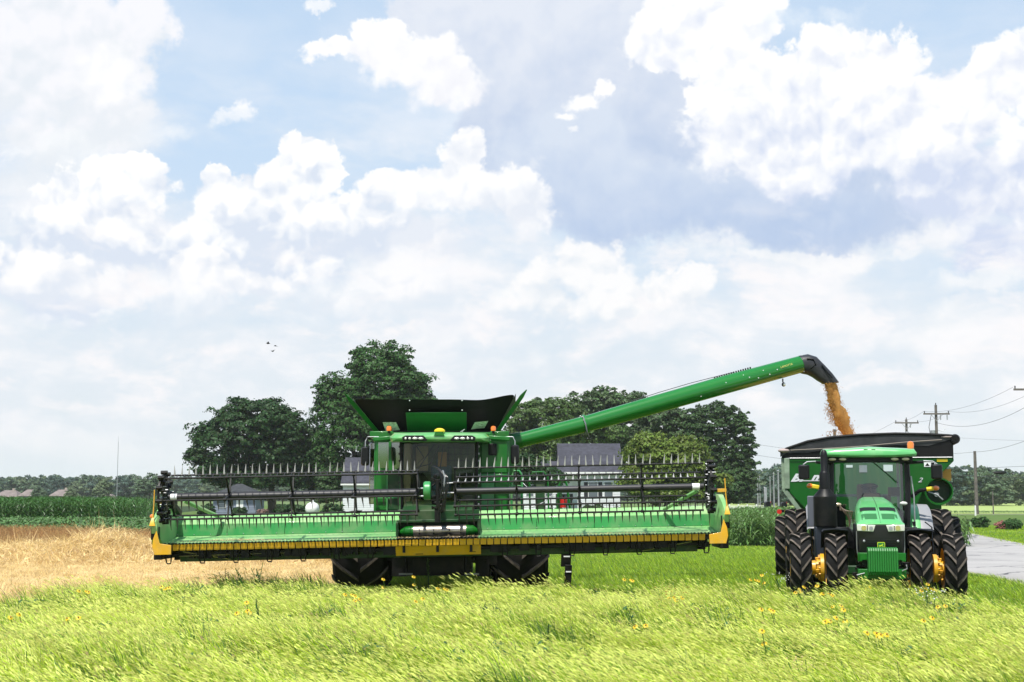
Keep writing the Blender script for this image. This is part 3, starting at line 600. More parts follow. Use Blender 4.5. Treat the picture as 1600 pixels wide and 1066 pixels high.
# far woods
def far_wood(name, label, x0, x1, y0, depth, h0, h1, n_, protos):
    x = x0+(x1-x0)*npr.rand(n_); y = y0+depth*npr.rand(n_); h = (h0+(h1-h0)*npr.rand(n_)); s_ = np.stack([h*(.85+.4*npr.rand(n_)), h*(.85+.4*npr.rand(n_)), h], 1)
    return tag(scatter(name, np.stack([x, y, np.zeros(n_)], 1), np.stack([np.zeros(n_), np.zeros(n_), npr.rand(n_)*6.3], 1), s_, protos), label, 'woodland', None, 'stuff')
M_fw = [foliage('far_leaf_hazed_a', (.095, .150, .078), .6, .2, .35), foliage('far_leaf_hazed_b', (.130, .180, .085), .6, .2, .35), foliage('far_leaf_hazed_c', (.070, .120, .088), .6, .2, .35)]  # leaf colours paled to carry part of the distance haze
fr_ = random.Random(4)
fp = []
for i in range(6):
    bl = [(fr_.uniform(-.22, .22), fr_.uniform(-.22, .22), fr_.uniform(.35, .8), fr_.uniform(.2, .34), fr_.uniform(.2, .34), fr_.uniform(.16, .26)) for _ in range(6)]+[(0, 0, .28, .46, .46, .34), (.2, 0, .2, .35, .35, .25)]
    fp.append(crown(f'far_{i}', bl, 1500, .055, M_fw[i % 3], 400+i, .11, .6))
woodp = proto_collection('wood_tree', fp)
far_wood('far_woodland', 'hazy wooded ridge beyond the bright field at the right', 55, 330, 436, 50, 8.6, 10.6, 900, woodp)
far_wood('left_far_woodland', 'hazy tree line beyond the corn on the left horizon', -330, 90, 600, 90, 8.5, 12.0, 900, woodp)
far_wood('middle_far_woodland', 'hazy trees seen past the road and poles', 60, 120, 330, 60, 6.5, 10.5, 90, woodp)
# ================================================================ machine materials
DUST = (.34, .28, .19)
M_green = mat('machine_green', (.004, .135, .010), rough=.34, spec=.35, coat=.22, var=.12, vscale=1.5, dirt=(.12, .20, .07), dirt_amt=.15, dscale=3.0)
M_dgreen = mat('machine_green_dark', (.004, .05, .009), rough=.45, var=.15, dirt=DUST, dirt_amt=.18)
M_sgreen = mat('header_green_sheet', (.030, .27, .065), rough=.4, coat=.25, var=.10, vscale=1.2, dirt=(.22, .30, .15), dirt_amt=.5, dscale=2.6)
M_yel = mat('machine_yellow', (.72, .38, .010), rough=.38, coat=.3, var=.10, dirt=DUST, dirt_amt=.25, dscale=5)
M_blk = mat('black_metal', (.0045, .0045, .005), rough=.45, var=.2, dirt=DUST, dirt_amt=.03, dscale=6, spec=.25)
M_tube = mat('reel_black_paint', (.016, .0155, .019), rough=.48, coat=.0, var=.2, dirt=(.2, .17, .13), dirt_amt=.06, dscale=5)
M_plast = mat('black_plastic', (.006, .006, .007), rough=.45, var=.1, spec=.28)
M_tine = mat('tine_plastic_lit', (.42, .41, .39), rough=.25, spec=.9)  # pale copy of the tine plastic with the sun glint painted in
M_sunlit = mat('header_green_sunlit', (.20, .46, .15), rough=.5, coat=.15, var=.10, vscale=1.2, dirt=(.42, .48, .28), dirt_amt=.6, dscale=1.6)  # header green paled to paint in sunlight, dust mottled over it
M_rub = mat('tyre_rubber', (.008, .008, .008), rough=.85, spec=.2, var=.2, vscale=6, dirt=(.06, .05, .04), dirt_amt=.2, dscale=4)
M_lug = mat('tyre_lug_dusty', (.15, .125, .104), rough=.9, spec=.2, var=.3, vscale=8, dirt=(.03, .027, .024), dirt_amt=.6, dscale=9)
M_tarp = mat('black_tarpaulin', (.0045, .0045, .005), rough=.6, spec=.25, var=.25, vscale=2, bump=.4, bscale=5)
M_steel = mat('worn_steel', (.42, .38, .34), rough=.32, metal=.9, var=.25, dirt=(.22, .15, .10), dirt_amt=.4, dscale=5)
M_galv = mat('galvanised_steel', (.38, .39, .40), rough=.5, metal=.6, var=.15)
M_white = mat('white_paint', (.78, .78, .76), rough=.5)
M_amber = mat('amber_lens', (.85, .20, .015), rough=.15, coat=.5, spec=.8)
M_red = mat('red_paint', (.55, .015, .012), rough=.3, coat=.4)
M_lens = mat('lamp_lens', (.80, .80, .74), rough=.12, coat=.8, metal=.3)
M_glass = glass_mat('cab_glass', (.74, .82, .76), .0)
M_tint = glass_mat('olive_reflection_glass', (.34, .40, .10), .22, .06)  # olive tint paints in the reflection of the wheat
M_intan = mat('cab_trim_tan', (.36, .26, .15), rough=.8)
M_ingrey = mat('cab_seat_bluegrey', (.07, .11, .15), rough=.8)
M_hose = mat('hydraulic_hose', (.012, .012, .013), rough=.35)
M_mesh = mat('clear_plastic_window', (.88, .78, .80), rough=.6, var=.4, vscale=14, bump=.6, bscale=7)
M_paper = mat('white_decal', (.78, .80, .80), rough=.5)

# ---------------------------------------------------------------- tyres
def tyre_mesh(name, Rr, Wd, nl, lug_h=.055, k=.36, rim_r=.5, thick=.46, lean=.9):
    mb = MB(); w = Wd/2; r0 = Rr-lug_h
    prof = [(-w*.80, rim_r), (-w*.96, rim_r+(r0-rim_r)*.35), (-w*.98, rim_r+(r0-rim_r)*.7), (-w*.86, r0-.035), (-w*.6, r0-.008), (0, r0), (w*.6, r0-.008), (w*.86, r0-.035), (w*.98, rim_r+(r0-rim_r)*.7), (w*.96, rim_r+(r0-rim_r)*.35), (w*.80, rim_r)]
    mb.lathe(prof, 'x', 56)
    pitch = 2*math.pi/nl
    for side in (-1, 1):
        for i in range(nl):
            a0 = i*pitch+(pitch/2 if side > 0 else 0); st = []
            for (fx, rad_t, rad_b) in ((.04, Rr, r0-.02), (.30, Rr, r0-.02), (.58, Rr-.004, r0-.03), (.82, Rr-.014, r0-.05), (.97, Rr-.045, r0-.08), (1.02, Rr-.14, Rr-.17)):
                # the nose of a lug sits ahead of its shoulder: chevrons point down on the side that faces the camera
                ac = a0+k*max(0, 1-fx)**lean; th = pitch*thick*(.62 if fx < .1 else .5 if fx < .9 else .44)
                x = side*fx*w; rt, rb = rad_t, rad_b; h_ = th/2; hb = th*.62
                def pt(a, r_): return Vector((x, -r_*math.sin(a), r_*math.cos(a)))
                st.append([pt(ac-hb, rb), pt(ac-h_*.8, rt), pt(ac+h_*.8, rt), pt(ac+hb, rb)])
            vs = [p for q in st for p in q]; n4 = len(st)
            for j in range(n4-1):
                o = j*4
                mb.cur = 1; mb.add([vs[o+1], vs[o+2], vs[o+6], vs[o+5]], [(0, 1, 2, 3)])
                mb.cur = 0; mb.add([vs[o], vs[o+1], vs[o+5], vs[o+4]], [(0, 1, 2, 3)]); mb.add([vs[o+2], vs[o+3], vs[o+7], vs[o+6]], [(0, 1, 2, 3)])
            mb.add(st[0], [(0, 1, 2, 3)]); mb.add(st[-1], [(0, 1, 2, 3)])
    return mb.mesh(name, [M_rub, M_lug], 30)
def rim_mesh(name, rr, w, hub, m_=None, off=0.0):
    mb = MB(); mb.lathe([(-w*.5, rr), (-w*.47, rr-.03), (-w*.2, rr-.07), (off-.06, rr-.09), (off-.06, hub+.05), (off-.14, hub), (off-.14, .02), (off+.02, .02), (off+.02, rr-.09), (w*.2, rr-.07), (w*.47, rr-.03), (w*.5, rr)], 'x', 36)
    for i in range(10):
        a = i*math.pi/5; mb.cyl((off-.10, hub*.8*math.cos(a)+.0, hub*.8*math.sin(a)), (off-.165, hub*.8*math.cos(a), hub*.8*math.sin(a)), .018, n_=6)
    return mb.mesh(name, m_ or M_yel, 35)

# ================================================================ DRAPER HEADER
HX, HY = (686-800)/2222*31.4, 31.4
H = thing('draper_header', 'wide green and yellow grain header with black tined reel, raised before the combine', 'header', (HX, HY, 0))
H.rotation_euler = (0, R(-1.15), 0)
W_ = 6.12
CUTZ = 1.375
for s_ in (-1, 1):
    x0, x1 = s_*.90, s_*W_
    MB().add([(x0, .06, CUTZ+.01), (x1, .06, CUTZ+.01), (x1, 1.10, CUTZ+.13), (x0, 1.10, CUTZ+.13), (x0, .06, CUTZ-.05), (x1, .06, CUTZ-.05), (x1, 1.10, CUTZ+.07), (x0, 1.10, CUTZ+.07)], [(0, 1, 2, 3), (4, 5, 6, 7), (0, 1, 5, 4), (2, 3, 7, 6), (0, 3, 7, 4), (1, 2, 6, 5)]).build('draper_deck', M_sunlit, H)
    # back wall in sheet panels with fine joints
    for i in range(4):
        a = x0+(x1-x0)*i/4; b = x0+(x1-x0)*(i+1)/4
        MB().prism([(1.10, CUTZ+.135), (1.125, CUTZ+.39), (1.165, CUTZ+.39), (1.14, CUTZ+.135)], min(a, b)+.004, max(a, b)-.004, 'x').build('back_panel', M_sgreen, H, bevel=.004)
    mb = MB()
    for i in range(14):
        x = x0+(x1-x0)*(i+.5)/14
        for zz in (.165,): mb.cyl((x, 1.105, CUTZ+zz), (x, 1.09, CUTZ+zz), .011, n_=6)
    mb.build('panel_bolts', M_galv, H)['kind'] = 'stuff'
    MB().prism([(1.12, CUTZ+.395), (1.17, CUTZ+.44), (1.42, CUTZ+.575), (1.52, CUTZ+.56), (1.52, CUTZ+.30), (1.17, CUTZ+.30)], min(x0, x1), max(x0, x1), 'x').build('top_beam', M_sunlit, H, bevel=.02)
# centre feed opening with dark hood and drum
mb = MB(); mb.bb(-.90, .90, 1.15, 1.25, CUTZ-.02, CUTZ+.60); mb.bb(-.93, -.88, .35, 1.2, CUTZ+.02, CUTZ+.36); mb.bb(.88, .93, .35, 1.2, CUTZ+.02, CUTZ+.36); mb.bb(-.93, .93, .55, 1.2, CUTZ+.345, CUTZ+.40)
mb.build('feed_opening', M_dgreen, H, bevel=.008)
MB().bb(-.89, .89, .06, 1.14, CUTZ-.05, CUTZ+.02).build('feed_floor', M_blk, H)
drum = MB().cyl((-.56, .62, CUTZ+.15), (.62, .62, CUTZ+.15), .125, n_=28).build('feed_drum', M_steel, H)
for s_, xa, xb in ((-1, -.56, -.86), (1, .62, .88)):
    MB().loft([MB().ring((xa, .62, CUTZ+.15), (s_, 0, 0), .124, 24), MB().ring((xa+(xb-xa)*.6, .62, CUTZ+.15), (s_, 0, 0), .11, 24), MB().ring((xb, .62, CUTZ+.13), (s_, 0, 0), .05, 24)]).build('drum_end', M_green, H)
    fl = MB(); g0 = []; g1 = []
    for i in range(34):
        a = i*.42; x = xa+(xb-xa)*i/33; r0_ = .12-.05*i/33
        g0.append((x, .62+r0_*math.cos(a), CUTZ+.15+r0_*math.sin(a))); g1.append((x, .62+(r0_+.035)*math.cos(a), CUTZ+.15+(r0_+.035)*math.sin(a)))
    fl.sheet([g0, g1]).build('auger_flight', M_blk, H)
mb = MB()
for x in [-.42, -.1, .25, .5]:
    mb.cyl((x, .50, CUTZ+.15), (x+.01, .36, CUTZ+.20), .008, n_=5); mb.cyl((x, .5, CUTZ+.1), (x, .492, CUTZ+.1), .022, n_=8)
mb.build('drum_fingers', M_blk, H)['kind'] = 'stuff'
# cutterbar : plates, knife guards
mb = MB().bb(-W_, W_, .03, .10, CUTZ-.14, CUTZ-.03); mb.build('cutterbar', M_blk, H)
gp = MB(); gp.prism([(-.064, -.066), (.060, -.066), (.066, .055), (.048, .066), (-.066, .066)], -.006, .006, 'y'); gpm = gp.mesh('guard_plate', M_yel, 0)
NG = 78
for i in range(NG):
    x = -5.72+i*(11.52/(NG-1)); o = inst('guard_plate', gpm, H, (x, .012+rnd.uniform(-.002, .002), CUTZ-.085+rnd.uniform(-.002, .002)), (R(8)+rnd.uniform(-.03, .03), rnd.uniform(-.012, .012), rnd.uniform(-.03, .03)))
kg = MB()
for i in range(160):
    x = -6.02+i*(12.04/159); z = CUTZ+.0
    kg.loft([[Vector((x-.014, .06, z-.02)), Vector((x+.014, .06, z-.02)), Vector((x+.012, .06, z+.018)), Vector((x-.012, .06, z+.018))], [Vector((x-.010, -.05, z-.018)), Vector((x+.010, -.05, z-.018)), Vector((x+.008, -.05, z+.014)), Vector((x-.008, -.05, z+.014))], [Vector((x-.002, -.11, z-.012)), Vector((x+.002, -.11, z-.012)), Vector((x+.002, -.11, z-.008)), Vector((x-.002, -.11, z-.008))]])
kg.build('knife_guards', M_blk, H)['kind'] = 'stuff'
kn = MB()
for i in range(160):
    x = -6.0+i*(12.04/159); kn.add([(x-.036, .05, CUTZ+.022), (x+.036, .05, CUTZ+.022), (x+.012, -.045, CUTZ+.018), (x-.012, -.045, CUTZ+.018)], [(0, 1, 2, 3)])
kn.build('knife_sections', M_steel, H)['kind'] = 'stuff'
st = MB()   # straw and grain lying behind the knife
for i in range(1500):
    x = rnd.choice([rnd.gauss(-4.6, .5), rnd.gauss(-4.3, .35), rnd.uniform(-6, 6), rnd.gauss(3.9, .5), rnd.gauss(0, .6)]); 
    if abs(x) > 6: continue
    y = .05+abs(rnd.gauss(0, .09)); z = CUTZ+.02+.05*math.exp(-((x+4.5)/.5)**2)*rnd.random()+y*.1; a = rnd.uniform(0, 6.3); l_ = rnd.uniform(.01, .04)
    st.add([(x, y, z), (x+l_*math.cos(a), y+l_*math.sin(a), z+rnd.uniform(0, .012)), (x+l_*math.cos(a), y+l_*math.sin(a)+.004, z+.012)], [(0, 1, 2)])
st.build('straw_on_deck', M_straw, H, smooth=0)['kind'] = 'stuff'
# yellow trim plate under the centre
mb = MB(); mb.prism([(.10, CUTZ-.155), (.12, CUTZ-.22), (.13, CUTZ-.23), (.15, CUTZ-.29), (.20, CUTZ-.37), (.25, CUTZ-.37), (.25, CUTZ-.155)], -.92, .95, 'x'); mb.build('centre_trim_plate', M_yel, H, bevel=.006)
# underframe
mb = MB(); mb.bb(-W_+.35, W_-.35, .62, .95, CUTZ-.42, CUTZ-.20); mb.build('lower_beam', M_dgreen, H, bevel=.02)
mb = MB(); mb.bb(-W_+.1, W_-.1, .3, .36, CUTZ-.27, CUTZ-.20); mb.bb(-W_+.1, W_-.1, 1.16, 1.3, CUTZ-.4, CUTZ+.3)
for i in range(17):
    x = -5.9+i*.7375; mb.bb(x-.03, x+.03, .1, 1.1, CUTZ-.30, CUTZ-.12)
for i in range(60):
    x = rnd.uniform(-5.8, 5.8); mb.bb(x-.02, x+rnd.uniform(.02, .25), rnd.uniform(.15, .3), .5, CUTZ-.30-rnd.uniform(0, .05), CUTZ-.14)
mb.build('underframe', M_blk, H, smooth=0)
mb = MB(); mb.tube([(-5.6, .2, CUTZ-.18), (-4.6, .5, CUTZ-.38)], .018, 6); mb.tube([(5.6, .2, CUTZ-.18), (4.5, .5, CUTZ-.38)], .018, 6); mb.tube([(-5.7, .25, CUTZ-.28), (-3.2, .3, CUTZ-.25)], .012, 6); pieces(mb, 'brace_rod', M_steel, H)
sk = MB()  # skid shoe : bent strap loop hanging under the knife
sk.tube([(-.075, .06, .02), (-.050, .10, -.24), (-.04, .12, -.285), (.04, .12, -.285), (.050, .10, -.24), (.075, .06, .02)], .017, 6); sk.bb(-.05, .05, .10, .16, -.16, -.08)
skm = sk.mesh('skid_shoe', M_blk, 40)
for i in range(17): 
    x = -5.9+i*.7375
    if abs(x) > 1.0: inst('skid_shoe', skm, H, (x, .03, CUTZ-.15))
# end dividers
for s_ in (-1, 1):
    X = -6.06 if s_ < 0 else 6.24
    sh = MB(); ringz = []
    for (yy, zb, zt, xi, xo) in ((1.45, CUTZ-.05, CUTZ+.80, -.10, .16), (.9, CUTZ-.10, CUTZ+.85, -.11, .20), (.35, CUTZ-.12, CUTZ+.82, -.11, .21), (-.10, CUTZ+.02, CUTZ+.66, -.07, .16), (-.36, CUTZ+.30, CUTZ+.48, -.02, .10)):
        c = ((xi+xo)/2); hw = (xo-xi)/2; pts = []
        for (u, v) in ((-1, 0), (-1, .5), (-.8, .82), (-.35, 1), (.35, 1), (.8, .82), (1, .5), (1, 0)): pts.append(Vector((X+s_*(c+hw*u), yy, zb+(zt-zb)*v)))
        ringz.append(pts)
    sh.loft(ringz).build('end_shield', M_sunlit, H, smooth=50)
    MB().bb(X-s_*.05, X+s_*.13, -.03, 1.4, CUTZ-.34, CUTZ+.30).build('end_frame', M_blk, H, bevel=.01)
    MB().bb(X-s_*.05, X+s_*.13, -.30, -.03, CUTZ+.10, CUTZ+.38).build('divider_point', M_blk, H, bevel=.01)
    # yellow toe : pointed plate that turns in under the knife
    MB().prism([(X+s_*.14*0+s_*.02, CUTZ-.22), (X+s_*.13*0-s_*.34, CUTZ-.22), (X-s_*.34, CUTZ-.02), (X-s_*.22, CUTZ-.0), (X-s_*.09, CUTZ+.02), (X-s_*.02, CUTZ+.30), (X+s_*.05, CUTZ+.12), (X+s_*.07, CUTZ-.05)], -.42, -.37, 'y').build('toe_plate', M_yel, H, bevel=.006)
    MB().loft([[Vector((X-s_*.01, -.46, CUTZ+.40)), Vector((X+s_*.13, -.46, CUTZ+.40)), Vector((X+s_*.11, -.44, CUTZ+.48)), Vector((X+s_*.03, -.44, CUTZ+.48))], [Vector((X+s_*.02, -.36, CUTZ+.42)), Vector((X+s_*.12, -.36, CUTZ+.42)), Vector((X+s_*.09, -.35, CUTZ+.60)), Vector((X+s_*.05, -.35, CUTZ+.60))]]).build('divider_nose', M_yel, H, bevel=.006)
    MB().tube([(X+s_*.07, -.36, CUTZ+.58), (X+s_*.06, -.32, CUTZ+.85), (X+s_*.055, -.30, CUTZ+1.18)], [.016, .012, .012], 8).build('marker_rod', M_yel, H)
    MB().bb(X+s_*.02, X+s_*.22, .6, .9, CUTZ+.88, CUTZ+.96).build('end_marker_block', M_yel, H, bevel=.008)
    MB().bb(X-s_*.05, X+s_*.24, .8, 1.2, CUTZ+.60, CUTZ+.76).build('hinge_box', M_green, H, bevel=.008)
    MB().prism([(X-s_*.12, CUTZ+.80), (X+s_*.0, CUTZ+.86), (X+s_*.0, CUTZ+1.05), (X-s_*.10, CUTZ+1.0)], .7, .78, 'y').build('lift_bracket', M_green, H)
    mb = MB(); mb.box((X-s_*.12, 1.0, CUTZ+.75), (.10, .7, .12), (R(-18), 0, 0)); mb.cyl((X-s_*.17, .6, CUTZ+.6), (X-s_*.17, .3, CUTZ+1.0), .03, n_=8); mb.bb(X-s_*.24, X-s_*.10, .2, .6, CUTZ+.85, CUTZ+1.05); mb.build('reel_lift_arm', M_blk, H, bevel=.01)
    MB().loft([MB().ring((X-s_*.50+s_*.0, .10, CUTZ+.93), (-s_*.8, .9, -.4), .045, 8), MB().ring((X-s_*1.14, 1.10, CUTZ+.52), (-s_*.8, .9, -.4), .045, 8)]).build('diagonal_brace', M_sunlit, H)
MB().ell((6.30, .75, CUTZ+.70), (.055, .055, .06)).build('amber_marker_lamp', M_amber, H)
MB().ell((-6.29, .2, CUTZ+.60), (.05, .05, .05)).build('amber_marker_lamp', M_amber, H)

# reel : tine bars on star arms round two black tubes
RZ, RY, RR = 2.385, -.12, .515
M_tine_unlit = mat('tine_plastic_unlit', (.03, .028, .026), rough=.4)  # same tines without the painted glint, for the lower and rear rows
tm = {}
def tine_mesh(L, key):
    if key in tm: return tm[key]
    mb = MB(); mb.cyl((0, 0, 0), (0, 0, .05), .022, .020, 6); mb.loft([mb.ring((0, 0, .03), (0, 0, 1), .021, 6), mb.ring((.003, 0, L*.5), (0, 0, 1), .014, 6), mb.ring((.010, 0, L), (.2, 0, 1), .003, 6)])
    tm[key] = mb.mesh('tine', M_tine_unlit if L > .23 else M_tine, 40); return tm[key]
def reel(x0, x1, phase, arms, ends):
    n_t = int((abs(x1-x0)-.05)/.152); cnt = 0
    tb = MB().cyl((x0+.06*(0), RY, RZ), (x1, RY, RZ), .074, n_=24).build('reel_tube', M_tube, H)
    for k_ in range(6):
        a = R(phase+60*k_); by, bz = RY-RR*math.sin(a), RZ+RR*math.cos(a)      # sin>0 : towards the camera
        bar = MB().cyl((x0, by, bz), (x1, by, bz), .021, n_=8).build('reel_bar', M_blk, H)
        # fingers keep nearly upright below and flip over at the crown of the turn
        ca = math.cos(a); fa = math.sin(a)
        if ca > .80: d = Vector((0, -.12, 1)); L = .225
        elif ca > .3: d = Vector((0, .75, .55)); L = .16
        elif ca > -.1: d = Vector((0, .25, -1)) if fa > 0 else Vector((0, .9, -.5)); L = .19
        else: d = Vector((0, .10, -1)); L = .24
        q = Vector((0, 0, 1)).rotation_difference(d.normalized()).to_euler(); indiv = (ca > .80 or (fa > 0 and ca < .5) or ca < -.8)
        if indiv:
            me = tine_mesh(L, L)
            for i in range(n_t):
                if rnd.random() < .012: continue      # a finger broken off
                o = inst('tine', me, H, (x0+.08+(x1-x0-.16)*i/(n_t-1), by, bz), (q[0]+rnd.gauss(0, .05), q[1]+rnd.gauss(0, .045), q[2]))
        else:
            mb = MB(); 
            for i in range(n_t):
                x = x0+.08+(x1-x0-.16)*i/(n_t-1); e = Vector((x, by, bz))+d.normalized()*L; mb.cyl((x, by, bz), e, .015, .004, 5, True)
            mb.build('rear_tines', M_tine_unlit, H)['kind'] = 'stuff'
    for ax in arms:
        mb = MB()
        for k_ in range(6):
            a = R(phase+60*k_); e = Vector((ax, RY-RR*math.sin(a), RZ+RR*math.cos(a))); c = Vector((ax, RY, RZ)); mb.loft([[c+Vector((sx*.022, sy*.03*math.cos(a), sy*.03*math.sin(a))) for sx, sy in ((-1, -1), (1, -1), (1, 1), (-1, 1))], [e+Vector((sx*.012, sy*.022*math.cos(a), sy*.022*math.sin(a))) for sx, sy in ((-1, -1), (1, -1), (1, 1), (-1, 1))]])
            mb.cyl(e+Vector((-.03, 0, 0)), e+Vector((.03, 0, 0)), .034, n_=8)
        mb.lathe([(ax-.03, .077), (ax-.03, .10), (ax+.03, .10), (ax+.03, .077)], 'x', 16, (0, RY, RZ)); mb.build('star_arm', M_blk, H)
    for ax in ends:      # chunky end plate with cam ring
        mb = MB(); mb.lathe([(ax-.03, .05), (ax-.03, .13), (ax+.03, .13), (ax+.03, .05)], 'x', 20, (0, RY, RZ))
        mb.lathe([(ax-.05, RR-.09), (ax-.05, RR-.02), (ax-.01, RR-.02), (ax-.01, RR-.09), (ax-.05, RR-.09)], 'x', 30, (0, RY, RZ))
        for k_ in range(12):
            a = R(phase+30*k_); c = Vector((ax, RY, RZ)); e = c+Vector((0, -(RR+.03)*math.sin(a), (RR+.03)*math.cos(a))); mb.tube([c+(e-c)*.2, e], [.035, .028], 6)
            mb.cyl(e+Vector((-.07, 0, 0)), e+Vector((.07, 0, 0)), .045, n_=8)
            mb.box(tuple(c+(e-c)*.75), (.13, .06, .08), (a, 0, 0))
        mb.build('end_spider', M_blk, H)
        mb = MB()
        for k_ in range(16):
            a = rnd.uniform(0, 6.28); r_ = rnd.uniform(.15, RR); mb.cyl((ax-.08, RY-r_*math.sin(a), RZ+r_*math.cos(a)), (ax+.08, RY-r_*math.sin(a), RZ+r_*math.cos(a)), .014, n_=6)
        mb.build('spider_bolts', M_galv, H)
reel(-5.84, -.40, -22, [-4.52, -3.14, -1.77, -.42], [-5.93])
reel(.42, 5.85, 8, [.42, 1.76, 3.13, 4.50], [6.0])
MB().cyl((-5.80, RY, RZ), (-5.66, RY, RZ), .0755, n_=24).build('tube_decal', M_paper, H)
MB().cyl((5.60, RY, RZ), (5.76, RY, RZ), .0755, n_=24).build('tube_decal', M_paper, H)
# centre reel arm, drive pulley, hoses
mb = MB(); mb.tube([(0.03, 1.3, CUTZ+.45), (0.03, .8, 2.42), (0.02, .2, 2.75), (-.02, -.12, 2.72)], [.07, .07, .06, .05], 8); mb.bb(.0, .06, -.22, .1, 2.05, 2.66); mb.bb(-.01, .09, -.2, .5, 2.25, 2.45); mb.bb(-.04, .08, -.18, .2, 1.72, 2.06)
for i in range(10): mb.cyl((-.1, RY+rnd.uniform(-.15, .1), RZ+rnd.uniform(-.5, .35)), (.15, RY, RZ+rnd.uniform(-.5, .35)), .022, n_=6)
mb.build('centre_reel_arm', M_blk, H, bevel=.006)
MB().lathe([(-.27, .0), (-.27, .18), (-.24, .205), (-.13, .205), (-.11, .18), (-.11, .0)], 'x', 30, (0, RY-.05, RZ+.03)).build('drive_pulley_cover', M_sgreen, H, bevel=.004)
mb = MB()
for j in range(5):
    x = .02+.035*j; mb.tube([(x-.08, -.1, 2.95-.02*j), (x+.03, -.22, 2.9-.03*j), (x+.10, -.28, 2.7), (x+.12, -.28, 2.5), (x+.08+.04*math.sin(j), -.26, 2.25), (x+.03, -.2, 1.95)], .014, 6)
mb.tube([(-.42, -.15, 2.9), (-.36, -.2, 2.6), (-.38, -.22, 2.3)], .014, 6); mb.build('hydraulic_hoses', M_hose, H)
mb = MB(); mb.tube([(.16, -.26, 2.85), (.20, -.30, 2.7), (.18, -.28, 2.5)], .016, 6); mb.cyl((-.40, RY, 2.30), (-.12, RY, 2.30), .02, n_=8); mb.cyl((-.40, RY, 2.47), (-.12, RY, 2.47), .018, n_=8); mb.cyl((.14, RY, 2.36), (.42, RY, 2.36), .018, n_=8); mb.cyl((.14, RY, 2.56), (.42, RY, 2.58), .018, n_=8); mb.build('steel_fittings', M_galv, H)

# ================================================================ COMBINE
CX, CY = -1.73, 35.0
Cb = thing('combine_harvester', 'big green combine harvester facing the camera, its auger swung out to the right', 'combine harvester', (CX, CY, 0))
def L_(px, py, y):            # a point of the photo at local depth y of the combine
    q = P(px, py, CY+y); return (q.x-CX, q.z)
# tyres
ctm = tyre_mesh('tyre', .975, 1.34, 11, .075, .62, .45, .30, .9); crm = rim_mesh('rim', .46, 1.0, .2)
for s_ in (-1, 1):
    o = inst('front_tyre', ctm, Cb, (s_*1.92+.02, 0, .975), (R(14 if s_ > 0 else 2), 0, 0)); r_ = inst('rim', crm, o, (0, 0, 0), (0, 0, 0 if s_ < 0 else math.pi))
rtm = tyre_mesh('tyre', .70, .60, 18, .05, .4, .38, .45)
for s_ in (-1, 1):
    o = inst('rear_tyre', rtm, Cb, (s_*1.45, 3.9, .70)); inst('rim', crm, o, (0, 0, 0), (0, 0, 0 if s_ < 0 else math.pi), (.5, .82, .82))
mb = MB(); mb.bb(-1.3, 1.3, -.2, .25, .75, 1.15); mb.bb(-.75, .75, -.9, 1.2, .42, 1.0); mb.bb(-1.15, -.8, -.5, .5, .38, .95); mb.bb(.85, 1.2, -.5, .5, .38, .95); mb.bb(-.6, .6, -1.1, -.8, .5, .9); mb.bb(-1.4, 1.4, 3.7, 4.0, .5, .9)
for i in range(40):
    x = rnd.uniform(-1.2, 1.2); mb.bb(x, x+rnd.uniform(.04, .2), -1.2+rnd.uniform(0, .3), -.8, .55+rnd.uniform(0, .4), .75+rnd.uniform(0, .5))
mb.build('axle_and_belly', M_blk, Cb, bevel=.01)
mb = MB(); mb.bb(-.95, -.62, -.95, -.9, .44, .48); mb.bb(.60, .95, -.95, -.9, .44, .48); mb.bb(-.2, .15, -1.0, -.96, .62, .66); mb.build('tie_rods', M_galv, Cb)
# feeder house
mb = MB(); mb.prism([(-2.35, 1.30), (-2.35, 1.92), (-.9, 2.2), (.3, 2.2), (.3, 1.1), (-.9, 1.0)], -.80, .84, 'x'); mb.build('feeder_house', M_dgreen, Cb, bevel=.02)
mb = MB(); mb.cyl((-.95, -.6, 1.1), (-.75, -2.2, 1.25), .06, n_=10); mb.cyl((.98, -.6, 1.1), (.8, -2.2, 1.25), .06, n_=10); mb.bb(-1.1, -.85, -2.2, -1.2, 1.2, 1.8); mb.bb(.88, 1.15, -2.2, -1.2, 1.2, 1.8); mb.build('lift_cylinders', M_blk, Cb, bevel=.01)
# hull
mb = MB(); mb.prism([(-1.62, 1.25), (1.66, 1.25), (1.66, 3.72), (1.58, 3.84), (-1.52, 3.84), (-1.62, 3.72)], -.35, 5.6, 'y'); mb.build('hull', M_green, Cb, bevel=.03)
mb = MB(); mb.prism([(-1.35, 1.0), (1.35, 1.0), (1.5, 1.3), (1.5, 3.2), (-1.5, 3.2), (-1.5, 1.3)], 5.6, 6.6, 'y'); mb.build('rear_hood', M_green, Cb, bevel=.05)
# front side panels beside the cab, their joints real
def panel(name, x0, x1, z0, z1, y, m_, th=.05, bev=.02, lab=None): return MB().bb(x0, x1, y, y+th, z0, z1).build(name, m_, Cb, bevel=bev, label=lab)
panel('side_panel', -1.56, -1.28, 1.95, 3.66, -.42, M_green); panel('side_panel', -1.27, -.92, 1.95, 2.95, -.44, M_dgreen)
panel('side_panel', .98, 1.62, 2.85, 3.66, -.42, M_green); panel('side_panel', .98, 1.30, 1.95, 2.83, -.44, M_sgreen); panel('side_panel', 1.31, 1.62, 1.95, 2.83, -.43, M_green)
MB().add([(-1.50, -.62, 2.97), (-.93, -.95, 2.95), (-.93, -.98, 3.58), (-1.50, -.62, 3.58)], [(0, 1, 2, 3)]).build('olive_side_reflection', M_tint, Cb)  # crop reflection on the side panel, carried by the olive tint
MB().bb(-1.23, -1.08, -.83, -.79, 2.9, 3.6).build('window_post', M_green, Cb, bevel=.01)
